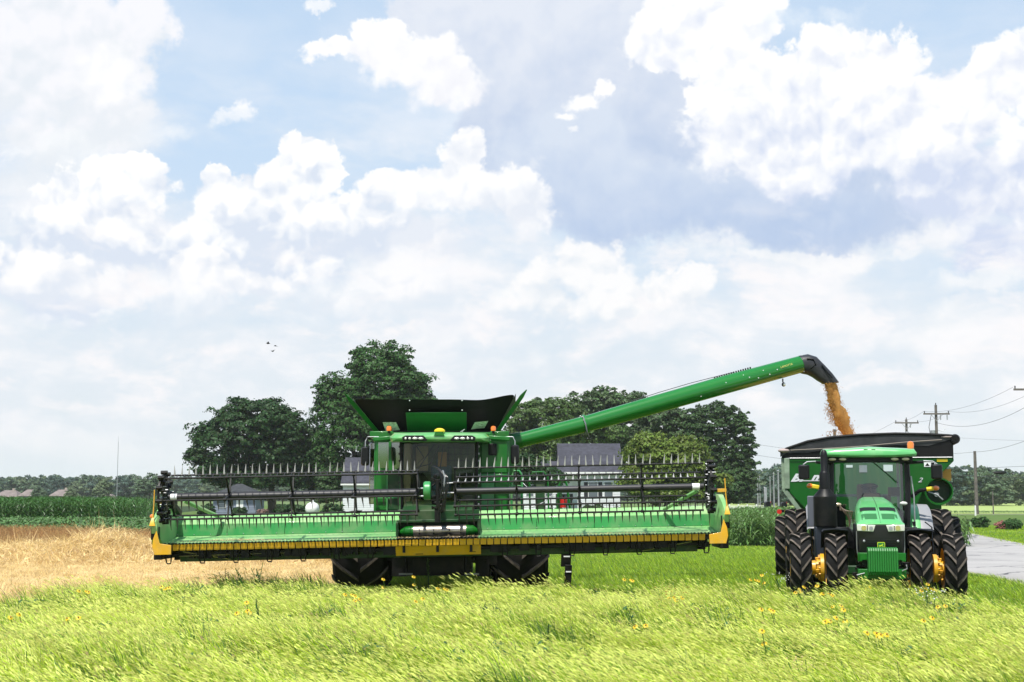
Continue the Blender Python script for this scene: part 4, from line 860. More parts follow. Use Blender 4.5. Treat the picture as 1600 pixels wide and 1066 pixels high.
panel('rear_reflection_panel', -1.74, -1.58, 2.1, 3.6, -.30, M_tint)
mb = MB(); mb.bb(-1.58, -.90, -.50, -.47, 2.24, 2.27); mb.bb(-1.30, -1.27, -.50, -.47, 1.95, 2.9); mb.bb(-.97, -.93, -.62, -.55, 1.95, 3.55); mb.build('grab_rails', M_sgreen, Cb)
MB().bb(1.16, 1.36, -.49, -.43, 3.28, 3.56).build('air_vent', M_plast, Cb, bevel=.015)
mb = MB(); mb.bb(-1.72, -1.15, -.5, .2, 3.70, 3.86); mb.bb(1.20, 1.66, -.5, .2, 3.70, 3.86); mb.build('corner_boxes', M_green, Cb, bevel=.02)
# cab
def qc(px, py, y): x, z = L_(px, py, y); return Vector((x, y, z))
zt, zb = 3.57, 1.98
def cabx(t_, z):   # windscreen bulges and narrows downward a little
    return (-.885 if t_ < 0 else .90)*(1.0+.05*(z-zb)/(zt-zb))
gr = []
for i in range(9):
    z = zb+(zt-zb)*i/8; row = []
    for j in range(13):
        u = -1+2*j/12; x = .005+u*.87*(1+.03*(i/8)); y = -1.52+.28*abs(u)**2.4+.14*((i/8)-.5)**2-.02*i/8; row.append((x, y, z))
    gr.append(row)
MB().sheet(gr).build('windscreen', M_glass, Cb, smooth=60)
for s_ in (-1, 1):
    MB().tube([(.005+s_*.875, -1.22, zb-.05), (.005+s_*.885, -1.24, 2.7), (.005+s_*.905, -1.26, zt+.02)], .035, 8).build('cab_post', M_blk, Cb)
    MB().bb(s_*.885-.012, s_*.885+.012, -1.15, -.35, zb, zt).build('side_glass', M_glass, Cb)
    mb = MB()
    for i in range(9): mb.ell((.005+s_*.94, -1.27, 2.1+.17*i), (.02, .02, .03), 6, 4)
    mb.build('post_fittings', M_galv if s_ > 0 else M_blk, Cb)
mb = MB(); mb.bb(-.95, .95, -1.35, -.3, zb-.14, zb); mb.build('cab_sill', M_dgreen, Cb, bevel=.02)
MB().bb(-.86, .87, -.42, -.38, zb, zt).build('cab_rear_wall', mat('cab_rear', (.055, .085, .03), rough=.6, var=.3, vscale=3), Cb)
MB().bb(-.84, -.68, -1.05, -.5, 2.0, 3.55).build('tan_pillar', M_intan, Cb, bevel=.03)
MB().bb(-.60, -.30, -.5, -.43, 2.9, 3.5).build('tan_panel', M_intan, Cb, bevel=.02)
MB().bb(-.05, .16, -.75, -.6, 3.0, 3.35).build('brown_card', mat('brown_card', (.30, .14, .045), rough=.8), Cb, bevel=.01)
mb = MB(); mb.bb(-.26, .30, -.9, -.45, 2.25, 2.42); mb.box((0.02, -.50, 2.72), (.50, .16, .62), (R(-8), 0, 0)); mb.bb(-.10, .14, -.62, -.5, 3.02, 3.2); mb.build('driver_seat', M_ingrey, Cb, bevel=.05)
mb = MB(); mb.cyl((.02, -1.05, 2.0), (.02, -.98, 2.55), .05, n_=10); mb.lathe([(-.012, .17), (0, .185), (.012, .17), (0, .155), (-.012, .17)], 'z', 20, (.02, -.98, 2.6)); mb.bb(.32, .5, -.95, -.5, 2.1, 2.62); mb.bb(.45, .75, -.6, -.5, 2.6, 2.85); mb.build('cab_console', M_plast, Cb, bevel=.01)
mb = MB(); mb.bb(.42, .74, -1.28, -1.24, 2.40, 2.43); mb.build('paper_on_dash', M_paper, Cb)
mb = MB(); mb.tube([(-.55, -1.2, 3.5), (-.35, -1.25, 3.2), (-.62, -1.2, 2.95), (-.2, -1.2, 3.05), (.0, -1.2, 3.48)], .014, 6); mb.tube([(-.1, -1.3, 3.52), (-.6, -1.34, 2.75)], .012, 6); mb.tube([(.1, -1.2, 3.5), (.02, -1.1, 2.9)], .014, 6)
for x in (.2, .35, .5, .65): mb.tube([(x, -.6, 3.1), (x, -.6, 3.5)], .006, 4)
for z in (3.15, 3.3, 3.45): mb.tube([(.15, -.6, z), (.7, -.6, z)], .006, 4)
mb.build('cab_wiring_and_wiper', M_hose, Cb)
MB().ell((-.5, -.75, 2.45), (.28, .22, .42), 14, 9).build('black_bag', M_tarp, Cb)
# roof : broad cap with two dark lamp recesses
mb = MB(); rr_ = []
for (y, hw, z0, z1) in ((-1.72, .98, 3.62, 3.68), (-1.66, 1.08, 3.575, 3.73), (-1.35, 1.16, 3.57, 3.79), (-.7, 1.17, 3.57, 3.80), (-.35, 1.12, 3.58, 3.77)):
    c_ = .02; pts = [(-hw, z0), (-hw-.02, (z0+z1)/2), (-hw*.93, z1-.02), (-hw*.55, z1), (0, z1+.012), (hw*.55, z1), (hw*.93, z1-.02), (hw+.02, (z0+z1)/2), (hw, z0), (0, z0-.01)]
    rr_.append([Vector((c_+x, y, z)) for x, z in pts])
mb.loft(rr_).build('cab_roof', mat('roof_green_pale', (.10, .36, .10), rough=.35, coat=.4, dirt=(.4, .48, .3), dirt_amt=.4, dscale=2), Cb, bevel=.006, smooth=50)
for s_ in (-1, 1):
    MB().prism([(.02+s_*.26, 3.595), (.02+s_*.36, 3.705), (.02+s_*.78, 3.705), (.02+s_*.86, 3.66), (.02+s_*.84, 3.58), (.02+s_*.3, 3.575)], -1.735, -1.60, 'y').build('lamp_recess', M_plast, Cb, bevel=.01)
    for (dx, w) in ((.42, .062), (.555, .062), (.68, .034), (.775, .026)):
        MB().ell((.02+s_*dx, -1.74, 3.635), (w, .02, .030), 14, 7).build('work_light', M_lens, Cb)
    MB().cyl((.02+s_*1.26, -.62, 3.80), (.02+s_*1.26, -.62, 3.86), .035, n_=10).build('beacon_base', M_plast, Cb)
    MB().lathe([(3.86, .0), (3.86, .062), (3.93, .066), (3.97, .05), (3.985, 0)], 'z', 16, (.02+s_*1.26, -.62, 0)).build('beacon', M_amber, Cb)
mb = MB(); mb.box((-1.33, -1.0, 3.66), (.5, .12, .10), (0, R(-6), 0)); mb.build('mirror_bracket', M_green, Cb, bevel=.02)
mb = MB(); mb.box((1.42, -1.0, 3.67), (.52, .12, .10), (0, R(4), 0)); mb.build('mirror_bracket', M_green, Cb, bevel=.02)
for px_, z0, s_ in ((-1.76, 3.24, -1), (1.80, 3.28, 1)):
    MB().tube([(s_*1.45, -1.0, 3.70), (px_-s_*.05, -1.05, 3.70), (px_, -1.08, 3.60), (px_, -1.1, z0+.15)], .013, 6).build('mirror_arm', M_galv, Cb)
    mb = MB(); mb.loft([[Vector((px_+w*u, -1.12+d, z0+h*v)) for u, v in ((-.7, -1), (.7, -1), (1, -.8), (1, .8), (.7, 1), (-.7, 1), (-1, .8), (-1, -.8))] for d, w, h in ((-.05, .075, .20), (0, .10, .225), (.04, .10, .225))]); mb.build('mirror', M_plast, Cb, bevel=.008)
# yellow receiver dome
MB().lathe([(3.75, .0), (3.75, .10), (3.79, .105), (3.80, .13), (3.84, .125), (3.875, .07), (3.885, 0)], 'z', 22, (.03, -1.55, 0)).build('receiver_dome', mat('receiver_yellow', (.85, .62, .01), rough=.4, coat=.3), Cb)
MB().prism([(-.09, 3.70), (.15, 3.70), (.12, 3.79), (-.06, 3.79)], -1.74, -1.5, 'y').build('receiver_bracket', M_green, Cb)
mb = MB(); mb.cyl((.55, -1.0, 3.78), (.55, -1.0, 3.86), .012, n_=6); mb.cyl((.50, -1.0, 3.82), (.60, -1.0, 3.88), .008, n_=6); mb.build('antenna_stub', M_galv, Cb)
# raised tank extension: sloping tarpaulin walls with windows, framed by two green corner bars
zlo, zhi = 3.86, 4.86
def qd(px, py, y): x, z = L_(px, py, y); return Vector((x, y, z))
A0, A1 = qd(594, 677, .45), qd(551, 623, -.25); B0, B1 = qd(773, 677, .45), qd(806, 615, -.25)
T1, T2 = qd(640, 624, -.22), qd(722, 624, -.22)
rowt = [A1, A1.lerp(T1, .5)+Vector((0, .02, -.015)), T1, T1.lerp(T2, .5)+Vector((0, 0, -.005)), T2, T2.lerp(B1, .35)+Vector((0, .05, -.085)), T2.lerp(B1, .7)+Vector((0, .03, -.03)), B1]
us = [0, .23, .40, .5, .71, .82, .92, 1]; gr = []
for i in range(9):
    v = i/8; row = []
    for j, tp in enumerate(rowt):
        bt = A0.lerp(B0, us[j]); p = bt.lerp(tp, v); p = p+Vector((0, .05*math.sin(math.pi*v)*(.6 if 1 < j < 5 else 1.3)+.02*math.sin(j*2.3+v*9)*math.sin(math.pi*v), 0)); row.append(p)
    gr.append(row)
o = MB().sheet(gr).build('tank_cover_front', M_tarp, Cb, smooth=70); md = o.modifiers.new('sub', 'SUBSURF'); md.levels = 2; md.render_levels = 2
bk = 2.9
AB1, BB1, AB0, BB0 = A1+Vector((0, 3.9, 0)), B1+Vector((0, 3.9, -.05)), A0+Vector((0, 2.4, 0)), B0+Vector((0, 2.4, 0))
for nm, a, b, c, d in (('tank_cover_side', A0, A1, AB1, AB0), ('tank_cover_side', B0, B1, BB1, BB0), ('tank_cover_rear', AB0, AB1, BB1, BB0)):
    MB().sheet([[a.lerp(d, t_/4).lerp(b.lerp(c, t_/4), v/3)+Vector((0, 0, -.03*math.sin(math.pi*t_/4)*v/3)) for t_ in range(5)] for v in range(4)]).build(nm, M_tarp, Cb)
tl, tr = qd(539.5, 616, -.32), qd(823, 609, -.32)
for a, b in ((A0+Vector((-.02, -.05, -.03)), tl), (B0+Vector((.02, -.05, -.03)), tr)):
    mb = MB(); dd = (b-a); sd = dd.cross(Vector((0, 1, 0))).normalized(); mb.loft([[a+sd*.05, a-sd*.05, a-sd*.05+Vector((0, .05, 0)), a+sd*.05+Vector((0, .05, 0))], [a.lerp(b, .85)+sd*.055, a.lerp(b, .85)-sd*.045, a.lerp(b, .85)-sd*.045+Vector((0, .05, 0)), a.lerp(b, .85)+sd*.055+Vector((0, .05, 0))], [b+sd*.012, b-sd*.012, b-sd*.012+Vector((0, .05, 0)), b+sd*.012+Vector((0, .05, 0))]]); mb.build('tank_corner_bar', M_green, Cb, bevel=.005)
mb = MB(); mb.bb(-1.6, 1.62, .3, 3.2, 3.8, 3.9); mb.build('tank_rim', M_blk, Cb)
pz = [qd(634, 645, -.14), qd(729, 644.5, -.14), qd(729, 679, .42), qd(637, 679, .42)]
MB().add([p+Vector((0, -.03, 0)) for p in pz]+[p+Vector((0, .03, 0)) for p in pz], [(0, 1, 2, 3), (7, 6, 5, 4), (0, 4, 5, 1), (1, 5, 6, 2), (2, 6, 7, 3), (3, 7, 4, 0)]).build('tank_front_panel', mat('tank_panel_green', (.008, .13, .02), rough=.35, coat=.4, var=.15), Cb, bevel=.01)
for pts in ([(598, 660, 0), (619, 660, 0), (625, 672, .3), (603, 674, .3)], [(742, 660, 0), (763, 658, 0), (757, 669, .3), (736, 671, .3)]):
    q_ = [qd(a, b, -.16+c) for a, b, c in pts]; w_ = MB(); g = [[q_[3].lerp(q_[0], v/5).lerp(q_[2].lerp(q_[1], v/5), u/5)+Vector((0, -.03+.025*math.sin(u*2.9+v*1.7), 0)) for u in range(6)] for v in range(6)]; w_.sheet(g).build('tank_window', M_mesh, Cb, smooth=20)
mb = MB()
for px_, py_ in ((640, 626), (640, 641), (722, 626), (722, 641)): mb.ell(qd(px_, py_, -.27), (.016, .01, .016), 6, 4)
mb.build('cover_snaps', M_paper, Cb)
# unloading auger
def apt(px, py, Yd): q = P(px, py, Yd); return q-Vector((CX, CY, 0))
ay = lambda t_: 37.0+2.0*t_
sec = [(0, 800, 691, .185), (.25, 914, 663, .215), (.45, 1010, 636, .24), (.73, 1130, 602, .25), (1, 1250, 569.5, .235)]
pa = [(apt(x, y, ay(t_)), r_) for t_, x, y, r_ in sec]
def tube2(a, b, n_=28): return MB().loft([MB().ring(a[0], b[0]-a[0], a[1], n_), MB().ring(b[0], b[0]-a[0], b[1], n_)])
M_aug = mat('auger_green', (.005, .16, .012), rough=.26, coat=.5, var=.06, vscale=1.0)
tube2(pa[0], pa[1]).build('auger_tube', M_aug, Cb)
MB().loft([MB().ring(p[0], pa[4][0]-pa[1][0], p[1], 32) for p in pa[1:]]).build('auger_tube', M_aug, Cb, smooth=50)
ad = (pa[4][0]-pa[1][0]).normalized()
MB().loft([MB().ring(pa[1][0]+ad*t_, ad, r_, 28) for t_, r_ in ((-.04, .20), (-.04, .255), (.03, .255), (.03, .22))]).build('auger_flange', M_aug, Cb)
mb = MB()
for i in range(12):
    c = MB().ring(pa[1][0]-ad*.05, ad, .24, 12)[i]; mb.cyl(c, c-ad*.03, .016, n_=6)
mb.tube([pa[1][0]+Vector((-.06, -.2, .2)), pa[1][0]+Vector((.0, -.26, .0)), pa[1][0]+Vector((.04, -.22, -.2)), pa[1][0]+Vector((.1, -.1, -.33))], .018, 6); mb.build('flange_bolts', M_galv, Cb)
top_n = ad.cross(Vector((0, 1, 0))).normalized(); top_n = -top_n if top_n.z < 0 else top_n
mb = MB()
for i in range(16): c = pa[4][0]-ad*(1.45+i*.072)+top_n*.235; mb.box(tuple(c+top_n*.035), (.035, .05, .05))
mb.build('auger_top_ribs', M_blk, Cb)
hp = [pa[1][0].lerp(pa[4][0], t_)+top_n*(rr_+.02) for t_, rr_ in ((.22, .238), (.35, .27), (.5, .285), (.62, .27), (.7, .258))]
MB().tube(hp, .010, 6).build('auger_hose', M_hose, Cb)
fr = Vector((0, -1, 0)); 
mb = MB(); rb = random.Random(3)
for (dd_, v) in ((.75, .02), (1.15, .10), (1.35, -.06), (1.0, -.05), (1.6, .02), (1.75, .12), (2.3, .05), (3.1, -.12)):
    c = pa[4][0]-ad*dd_+top_n*v+Vector((0, -math.sqrt(max(.01, .243**2-v*v)), 0)); mb.ell(c, (.017, .012, .017), 6, 4)
mb.build('auger_rivets', M_paper, Cb)
# small yellow maker's plate near the spout : a row of tiny characters
c = pa[4][0]-ad*.42+top_n*.03+Vector((0, -.246, 0))
ang = math.atan2(ad.z, ad.x)
text_mesh('auger_lettering', 'LAMOTTA', .075, .002, mat('decal_yellow', (.8, .68, .2), rough=.5), Cb, tuple(c-ad*.22), (R(90), -ang, 0))
mb = MB(); c = pa[4][0]-ad*.62-top_n*.25; mb.cyl(c, c-Vector((0, 0, .10)), .02, n_=6); mb.ell(c-Vector((-.02, 0, .16)), (.055, .06, .06)); mb.build('auger_work_light', M_plast, Cb)
MB().ell(c-Vector((-.03, .035, .165)), (.04, .035, .045)).build('auger_lamp_lens', M_lens, Cb)
# spout : rubber elbow that squares off towards its mouth
def spt(px, py): return apt(px, py, 39.05)
sp = [((1248, 556), (1252, 584), .235), ((1262, 553.5), (1262, 586), .24), ((1275, 557.5), (1270, 590), .235), ((1287, 570), (1277, 595), .21), ((1299, 583.5), (1284, 598.5), .19), ((1309.5, 598), (1287, 600), .17)]
rings = []
for i, (a, b, d) in enumerate(sp):
    A_, B_ = spt(*a), spt(*b); c = (A_+B_)/2; u = (A_-B_)/2; sq = i/5; rg = []
    for j in range(20):
        th = 2*math.pi*j/20; cu, cv = math.cos(th), math.sin(th); e_ = 1/(max(abs(cu), abs(cv))**sq); rg.append(c+u*cu*e_*1.0+Vector((0, d*cv*e_, 0)))
    rings.append(rg)
MB().loft(rings, caps=False).build('auger_spout', mat('spout_rubber', (.022, .022, .025), rough=.42, var=.15), Cb, smooth=50)
for t_, pxs in ((0, ((1264, 578), (1272, 571), (1268, 563), (1258, 562))), (1, ((1281, 572), (1290, 583), (1298, 592)))):
    MB().tube([spt(*p)+Vector((0, -.235, 0)) for p in pxs], .018, 6).build('spout_rib', M_plast, Cb)
mb = MB()
for y_ in (557, 563, 569, 576, 582): mb.ell(spt(1250.5+ (y_-557)*.12, y_)+Vector((0, -.235+.0, 0)), (.015, .015, .015), 6, 4)
mb.build('spout_screws', M_galv, Cb)
# turret where the auger leaves the hull
mb = MB(); mb.cyl((1.5, 1.9, 2.6), (1.6, 1.95, 3.75), .26, n_=20); mb.tube([(1.55, 1.95, 3.5), (1.60, 1.98, 3.66), tuple(pa[0][0]+ad*.25)], [.26, .25, .205], 20); mb.build('auger_turret', M_green, Cb, smooth=50)
# access platform, rails and ladder on the right of the picture
mb = MB(); mb.bb(1.65, 3.05, -.5, .5, 1.86, 1.93); mb.build('platform', M_dgreen, Cb, bevel=.01)
def rail(pts, r_=.022, m_=None): return MB().tube(pts, r_, 8).build('hand_rail', m_ or M_green, Cb)
rail([(1.72, -.5, 1.9), (1.72, -.5, 2.78), (1.78, -.5, 2.9), (1.90, -.5, 2.9), (1.97, -.5, 2.8), (1.97, -.5, 1.9)], .03, M_sgreen)
rail([(2.17, -.3, 1.9), (2.15, -.3, 2.75), (2.22, -.3, 2.87), (2.50, -.3, 2.88), (2.60, -.3, 2.76), (2.62, -.3, 1.9)])
rail([(2.10, -.3, 2.66), (2.62, -.3, 2.66)], .018, M_sgreen)
rail([(2.82, -.45, 1.9), (2.86, -.45, 2.55), (2.92, -.45, 2.68), (3.02, -.45, 2.66), (3.06, -.45, 2.55), (3.14, -.45, 1.9)], .03)
rail([(1.66, -.45, 2.55), (2.0, -.45, 2.54)], .014, M_sgreen)
mb = MB(); mb.box((2.42, -.25, 2.3), (.22, .06, .75)); mb.box((2.9, -.4, 2.25), (.08, .08, .7)); mb.build('rail_uprights', M_dgreen, Cb, bevel=.008)
mb = MB(); mb.cyl((2.97, -.55, 2.02), (2.97, -.55, 2.22), .085, n_=16); mb.ell((2.97, -.55, 2.22), (.085, .085, .05)); mb.build('fire_extinguisher', M_red, Cb)
mb = MB(); mb.cyl((2.97, -.55, 2.26), (2.97, -.55, 2.31), .02, n_=8); mb.box((3.0, -.58, 2.32), (.12, .03, .02)); mb.build('extinguisher_valve', M_blk, Cb)
mb = MB(); mb.tube([(2.2, -.5, 2.02), (2.5, -.52, 2.15), (2.75, -.52, 2.35)], .012, 6); mb.tube([(2.0, -.5, 2.6), (2.1, -.55, 2.5), (2.3, -.5, 2.48)], .01, 6); mb.build('platform_cables', M_galv, Cb)
# folding ladder foot beside the right tyre
mb = MB(); mb.box((3.03, -.55, .92), (.24, .05, .62), (R(6), R(2), 0)); mb.box((3.07, -.6, .40), (.17, .05, .52), (R(4), R(3), 0)); mb.build('ladder_foot', M_blk, Cb, bevel=.01)
MB().box((3.02, -.58, 1.06), (.25, .06, .24), (R(6), R(2), 0)).build('ladder_top_plate', M_green, Cb, bevel=.01)
mb = MB(); mb.box((3.04, -.64, .86), (.15, .01, .03)); mb.box((3.08, -.65, .50), (.13, .01, .03)); mb.build('ladder_decals', M_paper, Cb)
# ================================================================ TRACTOR
TY = 31.0; TX = (1365.5-800)/2222*TY; TYAW = R(-10)
Tr = thing('tractor', 'green row-crop tractor on dual wheels facing the camera, coupled ahead of the grain cart', 'tractor', (TX, TY, 0), TYAW)
ftm = tyre_mesh('tyre', .755, .455, 14, .058, .42, .42, .46); frm = rim_mesh('rim', .43, .42, .16); rtm2 = tyre_mesh('tyre', 1.0, .50, 16, .062, .38, .60, .44); rrm = rim_mesh('rim', .61, .44, .2)
for x, ph in ((-1.64, 5), (-.89, 0), (.85, 9), (1.55, 3)):
    o = inst('front_tyre', ftm, Tr, (x, 0, .755), (R(ph), 0, 0)); inst('rim', frm, o, (0, 0, 0), (0, 0, 0 if x < 0 else math.pi))
for x, ph in ((-1.66, 4), (-1.05, 0), (1.05, 8), (1.66, 2)):
    o = inst('rear_tyre', rtm2, Tr, (x, 3.05, 1.0), (R(ph), 0, 0)); inst('rim', rrm, o, (0, 0, 0), (0, 0, 0 if x < 0 else math.pi))
for s_ in (-1, 1):     # yellow dual hubs between the front tyres, stepped with bolt rings
    mb = MB(); mb.lathe([(s_*1.14, .05), (s_*1.14, .30), (s_*1.22, .30), (s_*1.22, .22), (s_*1.30, .20), (s_*1.30, .155), (s_*1.45, .15), (s_*1.45, .19), (s_*1.50, .19), (s_*1.50, .05)], 'x', 26, (0, 0, .755))
    for i in range(12):
        a = i*math.pi/6; mb.cyl((s_*1.22, .255*math.cos(a), .755+.255*math.sin(a)), (s_*1.26, .255*math.cos(a), .755+.255*math.sin(a)), .02, n_=6)
    for i in range(8):
        a = i*math.pi/4+.3; mb.box((s_*1.27, .2*math.cos(a), .755+.2*math.sin(a)), (.10, .05, .06), (a, 0, 0))
    mb.build('dual_hub', M_yel, Tr, bevel=.004)
    MB().lathe([(s_*1.425, .12), (s_*1.425, .47), (s_*1.455, .47), (s_*1.455, .12)], 'x', 30, (0, 0, .755)).build('outer_rim_disc', M_yel, Tr)
    MB().cyl((s_*.1, 3.05, 1.0), (s_*1.9, 3.05, 1.0), .10, n_=16).build('rear_axle', M_yel, Tr)
mb = MB(); mb.bb(-.66, .66, .02, .12, .62, .80); mb.bb(-.30, .30, -.4, 3.2, .52, 1.05); mb.bb(-.5, .5, 2.2, 3.6, .55, 1.3); mb.build('chassis', M_dgreen, Tr, bevel=.02)
mb = MB()
for i in range(22): mb.bb(*(lambda a, b: (a, a+rnd.uniform(.05, .2), b, b+.1))(rnd.uniform(-.75, .6), rnd.uniform(-.3, .1)), *(lambda c: (c, c+rnd.uniform(.04, .15)))(rnd.uniform(.42, 1.1)))
mb.build('axle_castings', M_blk, Tr, bevel=.006)['kind'] = 'stuff'
# bonnet : a long mint-bright hood that narrows to the cab and drops to the nose
M_hood = mat('hood_green', (.10, .43, .13), rough=.3, coat=.6, var=.06, vscale=1.0, dirt=(.30, .50, .26), dirt_amt=.3, dscale=2)
rr_ = []
for (y, z, hw, top, zb_) in ((1.35, 2.28, .30, .62, 1.55), (1.0, 2.265, .36, .62, 1.55), (.5, 2.20, .42, .66, 1.52), (0, 2.10, .455, .70, 1.50), (-.45, 1.97, .475, .72, 1.52), (-.80, 1.84, .485, .74, 1.60), (-.98, 1.76, .49, .76, 1.68), (-1.03, 1.72, .488, .80, 1.705)):
    pts = []
    for u in (-1, -.995, -.96, -.86, -.66, -.36, -.12, 0, .12, .36, .66, .86, .96, .995, 1):
        zz = z-(abs(u)**8)*.17*min(1, (z-zb_)*3); pts.append(Vector((hw*u*(1.0), y, zz)))
    pts += [Vector((hw, y, zb_)), Vector((-hw, y, zb_))]
    rr_.append(pts)
MB().loft(rr_).build('hood', M_hood, Tr, bevel=.004, smooth=40)
def hoodz(y): 
    ys = [-1.03, -.98, -.8, -.45, 0, .5, 1.0, 1.35]; zs = [1.72, 1.76, 1.84, 1.97, 2.10, 2.20, 2.265, 2.28]; return float(np.interp(y, ys, zs))
def on_hood(x0, x1, y0, y1, name, m_, lift=.004, lab=None):
    g = [[(x0+(x1-x0)*i/4, y0+(y1-y0)*j/3, hoodz(y0+(y1-y0)*j/3)+lift-(abs((x0+(x1-x0)*i/4)/.48)**8)*.17) for i in range(5)] for j in range(4)]
    MB().sheet(g).build(name, m_, Tr, smooth=60)
M_grl = mat('hood_mesh_green', (.02, .14, .035), rough=.6)
for s_ in (-1, 1):
    on_hood(s_*.035, s_*.37, -.40, -.16, 'hood_slot', M_plast); on_hood(s_*.05, s_*.37, -.86, -.58, 'hood_screen', M_grl)
MB().tube([(0, y, hoodz(y)+.001) for y in (1.3, 1, .5, 0, -.45, -.8, -1.0)], .006, 4).build('hood_seam', M_dgreen, Tr)
MB().loft([[Vector((-.22, 1.25, 2.24)), Vector((.22, 1.25, 2.24)), Vector((.17, 1.3, 2.36)), Vector((-.17, 1.3, 2.36))], [Vector((-.22, 1.5, 2.24)), Vector((.22, 1.5, 2.24)), Vector((.19, 1.5, 2.37)), Vector((-.19, 1.5, 2.37))]]).build('hood_scoop', M_plast, Tr, bevel=.01)
# nose : grille, lamps, emblem
rr_ = []
for (z, hw, yf) in ((.84, .40, -.80), (1.0, .46, -.92), (1.3, .475, -.99), (1.58, .485, -1.03), (1.70, .488, -1.03)):
    rr_.append([Vector((-hw, .4, z)), Vector((-hw, yf+.14, z)), Vector((-hw*.93, yf+.04, z)), Vector((-hw*.6, yf, z)), Vector((hw*.6, yf, z)), Vector((hw*.93, yf+.04, z)), Vector((hw, yf+.14, z)), Vector((hw, .4, z))])
M_grille = mat('grille_black', (.012, .012, .014), rough=.45, bump=.0)
MB().loft(rr_).build('grille', M_grille, Tr, bevel=.006)
for i in range(11):
    z = .95+i*.052; w = .30 if z < 1.45 else .2
    MB().bb(-w, w, -1.008+(.06 if z < 1.05 else .02 if z < 1.2 else 0), -.97, z, z+.012).build('grille_slat', M_plast, Tr)
for s_ in (-1, 1):
    MB().prism([(s_*.105, 1.695), (s_*.485, 1.705), (s_*.485, 1.57), (s_*.15, 1.555)], -1.055, -.97, 'y').build('headlight_cluster', M_lens, Tr, bevel=.012)
    MB().cyl((s_*.345, -1.06, 1.632), (s_*.345, -1.07, 1.632), .052, n_=18).build('headlight', mat('headlight_yellowish', (.62, .56, .22), rough=.1, coat=.8, metal=.4), Tr)
    MB().cyl((s_*.20, -1.06, 1.625), (s_*.20, -1.068, 1.625), .04, n_=14).build('headlight', M_galv, Tr)
    MB().bb(s_*.265, s_*.28, -1.06, -1.04, 1.575, 1.69).build('lamp_divider', M_plast, Tr)
    MB().cyl((s_*.345, -.99, 1.36), (s_*.345, -1.01, 1.36), .05, n_=16).build('round_sensor', M_plast, Tr); MB().ell((s_*.345, -1.012, 1.36), (.026, .012, .026)).build('sensor_lens', M_galv, Tr)
    mb = MB(); mb.tube([(s_*.487, -.9, 1.56), (s_*.487, -.88, 1.2), (s_*.45, -.84, .92)], .010, 6); mb.build('grille_trim', M_galv, Tr)
# emblem : bright yellow-green rounded square with a small leaping animal
M_emb = mat('emblem_yellowgreen', (.48, .62, .02), rough=.4); M_embg = mat('emblem_green', (.01, .16, .03), rough=.4)
def rrect(w, h, r_, n_=5):
    p = []
    for cx, cy, a0 in ((w-r_, h-r_, 0), (-w+r_, h-r_, 90), (-w+r_, -h+r_, 180), (w-r_, -h+r_, 270)):
        for i in range(n_+1): a = R(a0+90*i/n_); p.append((cx+r_*math.cos(a), cy+r_*math.sin(a)))
    return p
ez = 1.27
em = MB().prism([(x, z+ez) for x, z in rrect(.078, .068, .022)], -1.036, -1.0, 'y').build('emblem', M_emb, Tr)
MB().prism([(x, z+ez) for x, z in rrect(.066, .056, .016)], -1.040, -1.030, 'y').build('emblem_field', M_embg, em)
deer = [(-.052, .000), (-.030, .012), (-.005, .010), (.012, .020), (.018, .040), (.030, .046), (.022, .030), (.036, .026), (.044, .018), (.030, .014), (.026, .002), (.040, -.016), (.052, -.030), (.036, -.026), (.020, -.010), (-.002, -.008), (-.020, -.016), (-.044, -.034), (-.034, -.014), (-.040, -.004)]
MB().prism([(x, z+ez-.004) for x, z in deer], -1.0445, -1.040, 'y').build('emblem_animal', M_emb, em)
# front weights : a row of suitcase weights on their bracket
MB().prism([(-.485, 1.12), (.485, 1.12), (.485, .94), (.40, .94), (.40, .97), (-.40, .97), (-.40, .94), (-.485, .94)], -1.12, -1.0, 'y').build('weight_bracket', M_green, Tr, bevel=.01)
mb = MB(); mb.prism([(-.485, .78), (-.49, .62), (-.42, .58), (.42, .58), (.49, .62), (.485, .78)], -1.10, -.75, 'y'); mb.bb(-.485, -.43, -1.12, -1.0, .94, 1.12); mb.build('lower_bumper', M_green, Tr, bevel=.012)
wm = MB(); wm.prism([(-1.42, .72), (-1.46, .80), (-1.46, 1.22), (-1.42, 1.28), (-1.14, 1.29), (-1.10, 1.24), (-1.10, .76), (-1.14, .72)], -.0205, .0205, 'x'); wmm = wm.mesh('weight', mat('weight_green', (.012, .17, .02), rough=.5, var=.1), 0)
for i in range(13): 
    o = inst('weight', wmm, Tr, (-.279+i*.0465, .0, -.05)); md = o.modifiers.new('bevel', 'BEVEL'); md.width = .007; md.segments = 1
MB().tube([(-.36, -1.1, .70), (-.52, -1.15, .66)], .014, 6).build('tow_pin', M_galv, Tr); MB().tube([(.40, -1.12, .75), (.50, -1.15, .80), (.49, -1.12, .88)], .014, 6).build('tow_pin', M_galv, Tr)
# front fenders : black arcs over the inner tyres
for s_ in (-1, 1):
    g = []
    for i in range(11):
        a = R(-14+i*7.5); g.append([Vector((s_*(.88)+d, .84*math.sin(a), .755+(.84-h)*math.cos(a)+.0)) for d, h in ((-.29, .045), (-.26, .01), (.0, -.012), (.26, .01), (.29, .045))])
    MB().sheet(g).build('front_fender', M_plast, Tr, smooth=50)
    MB().tube([(s_*.50, .1, 1.45), (s_*.60, .1, 1.60), (s_*.85, .1, 1.60)], .03, 8).build('fender_stay', M_plast, Tr)
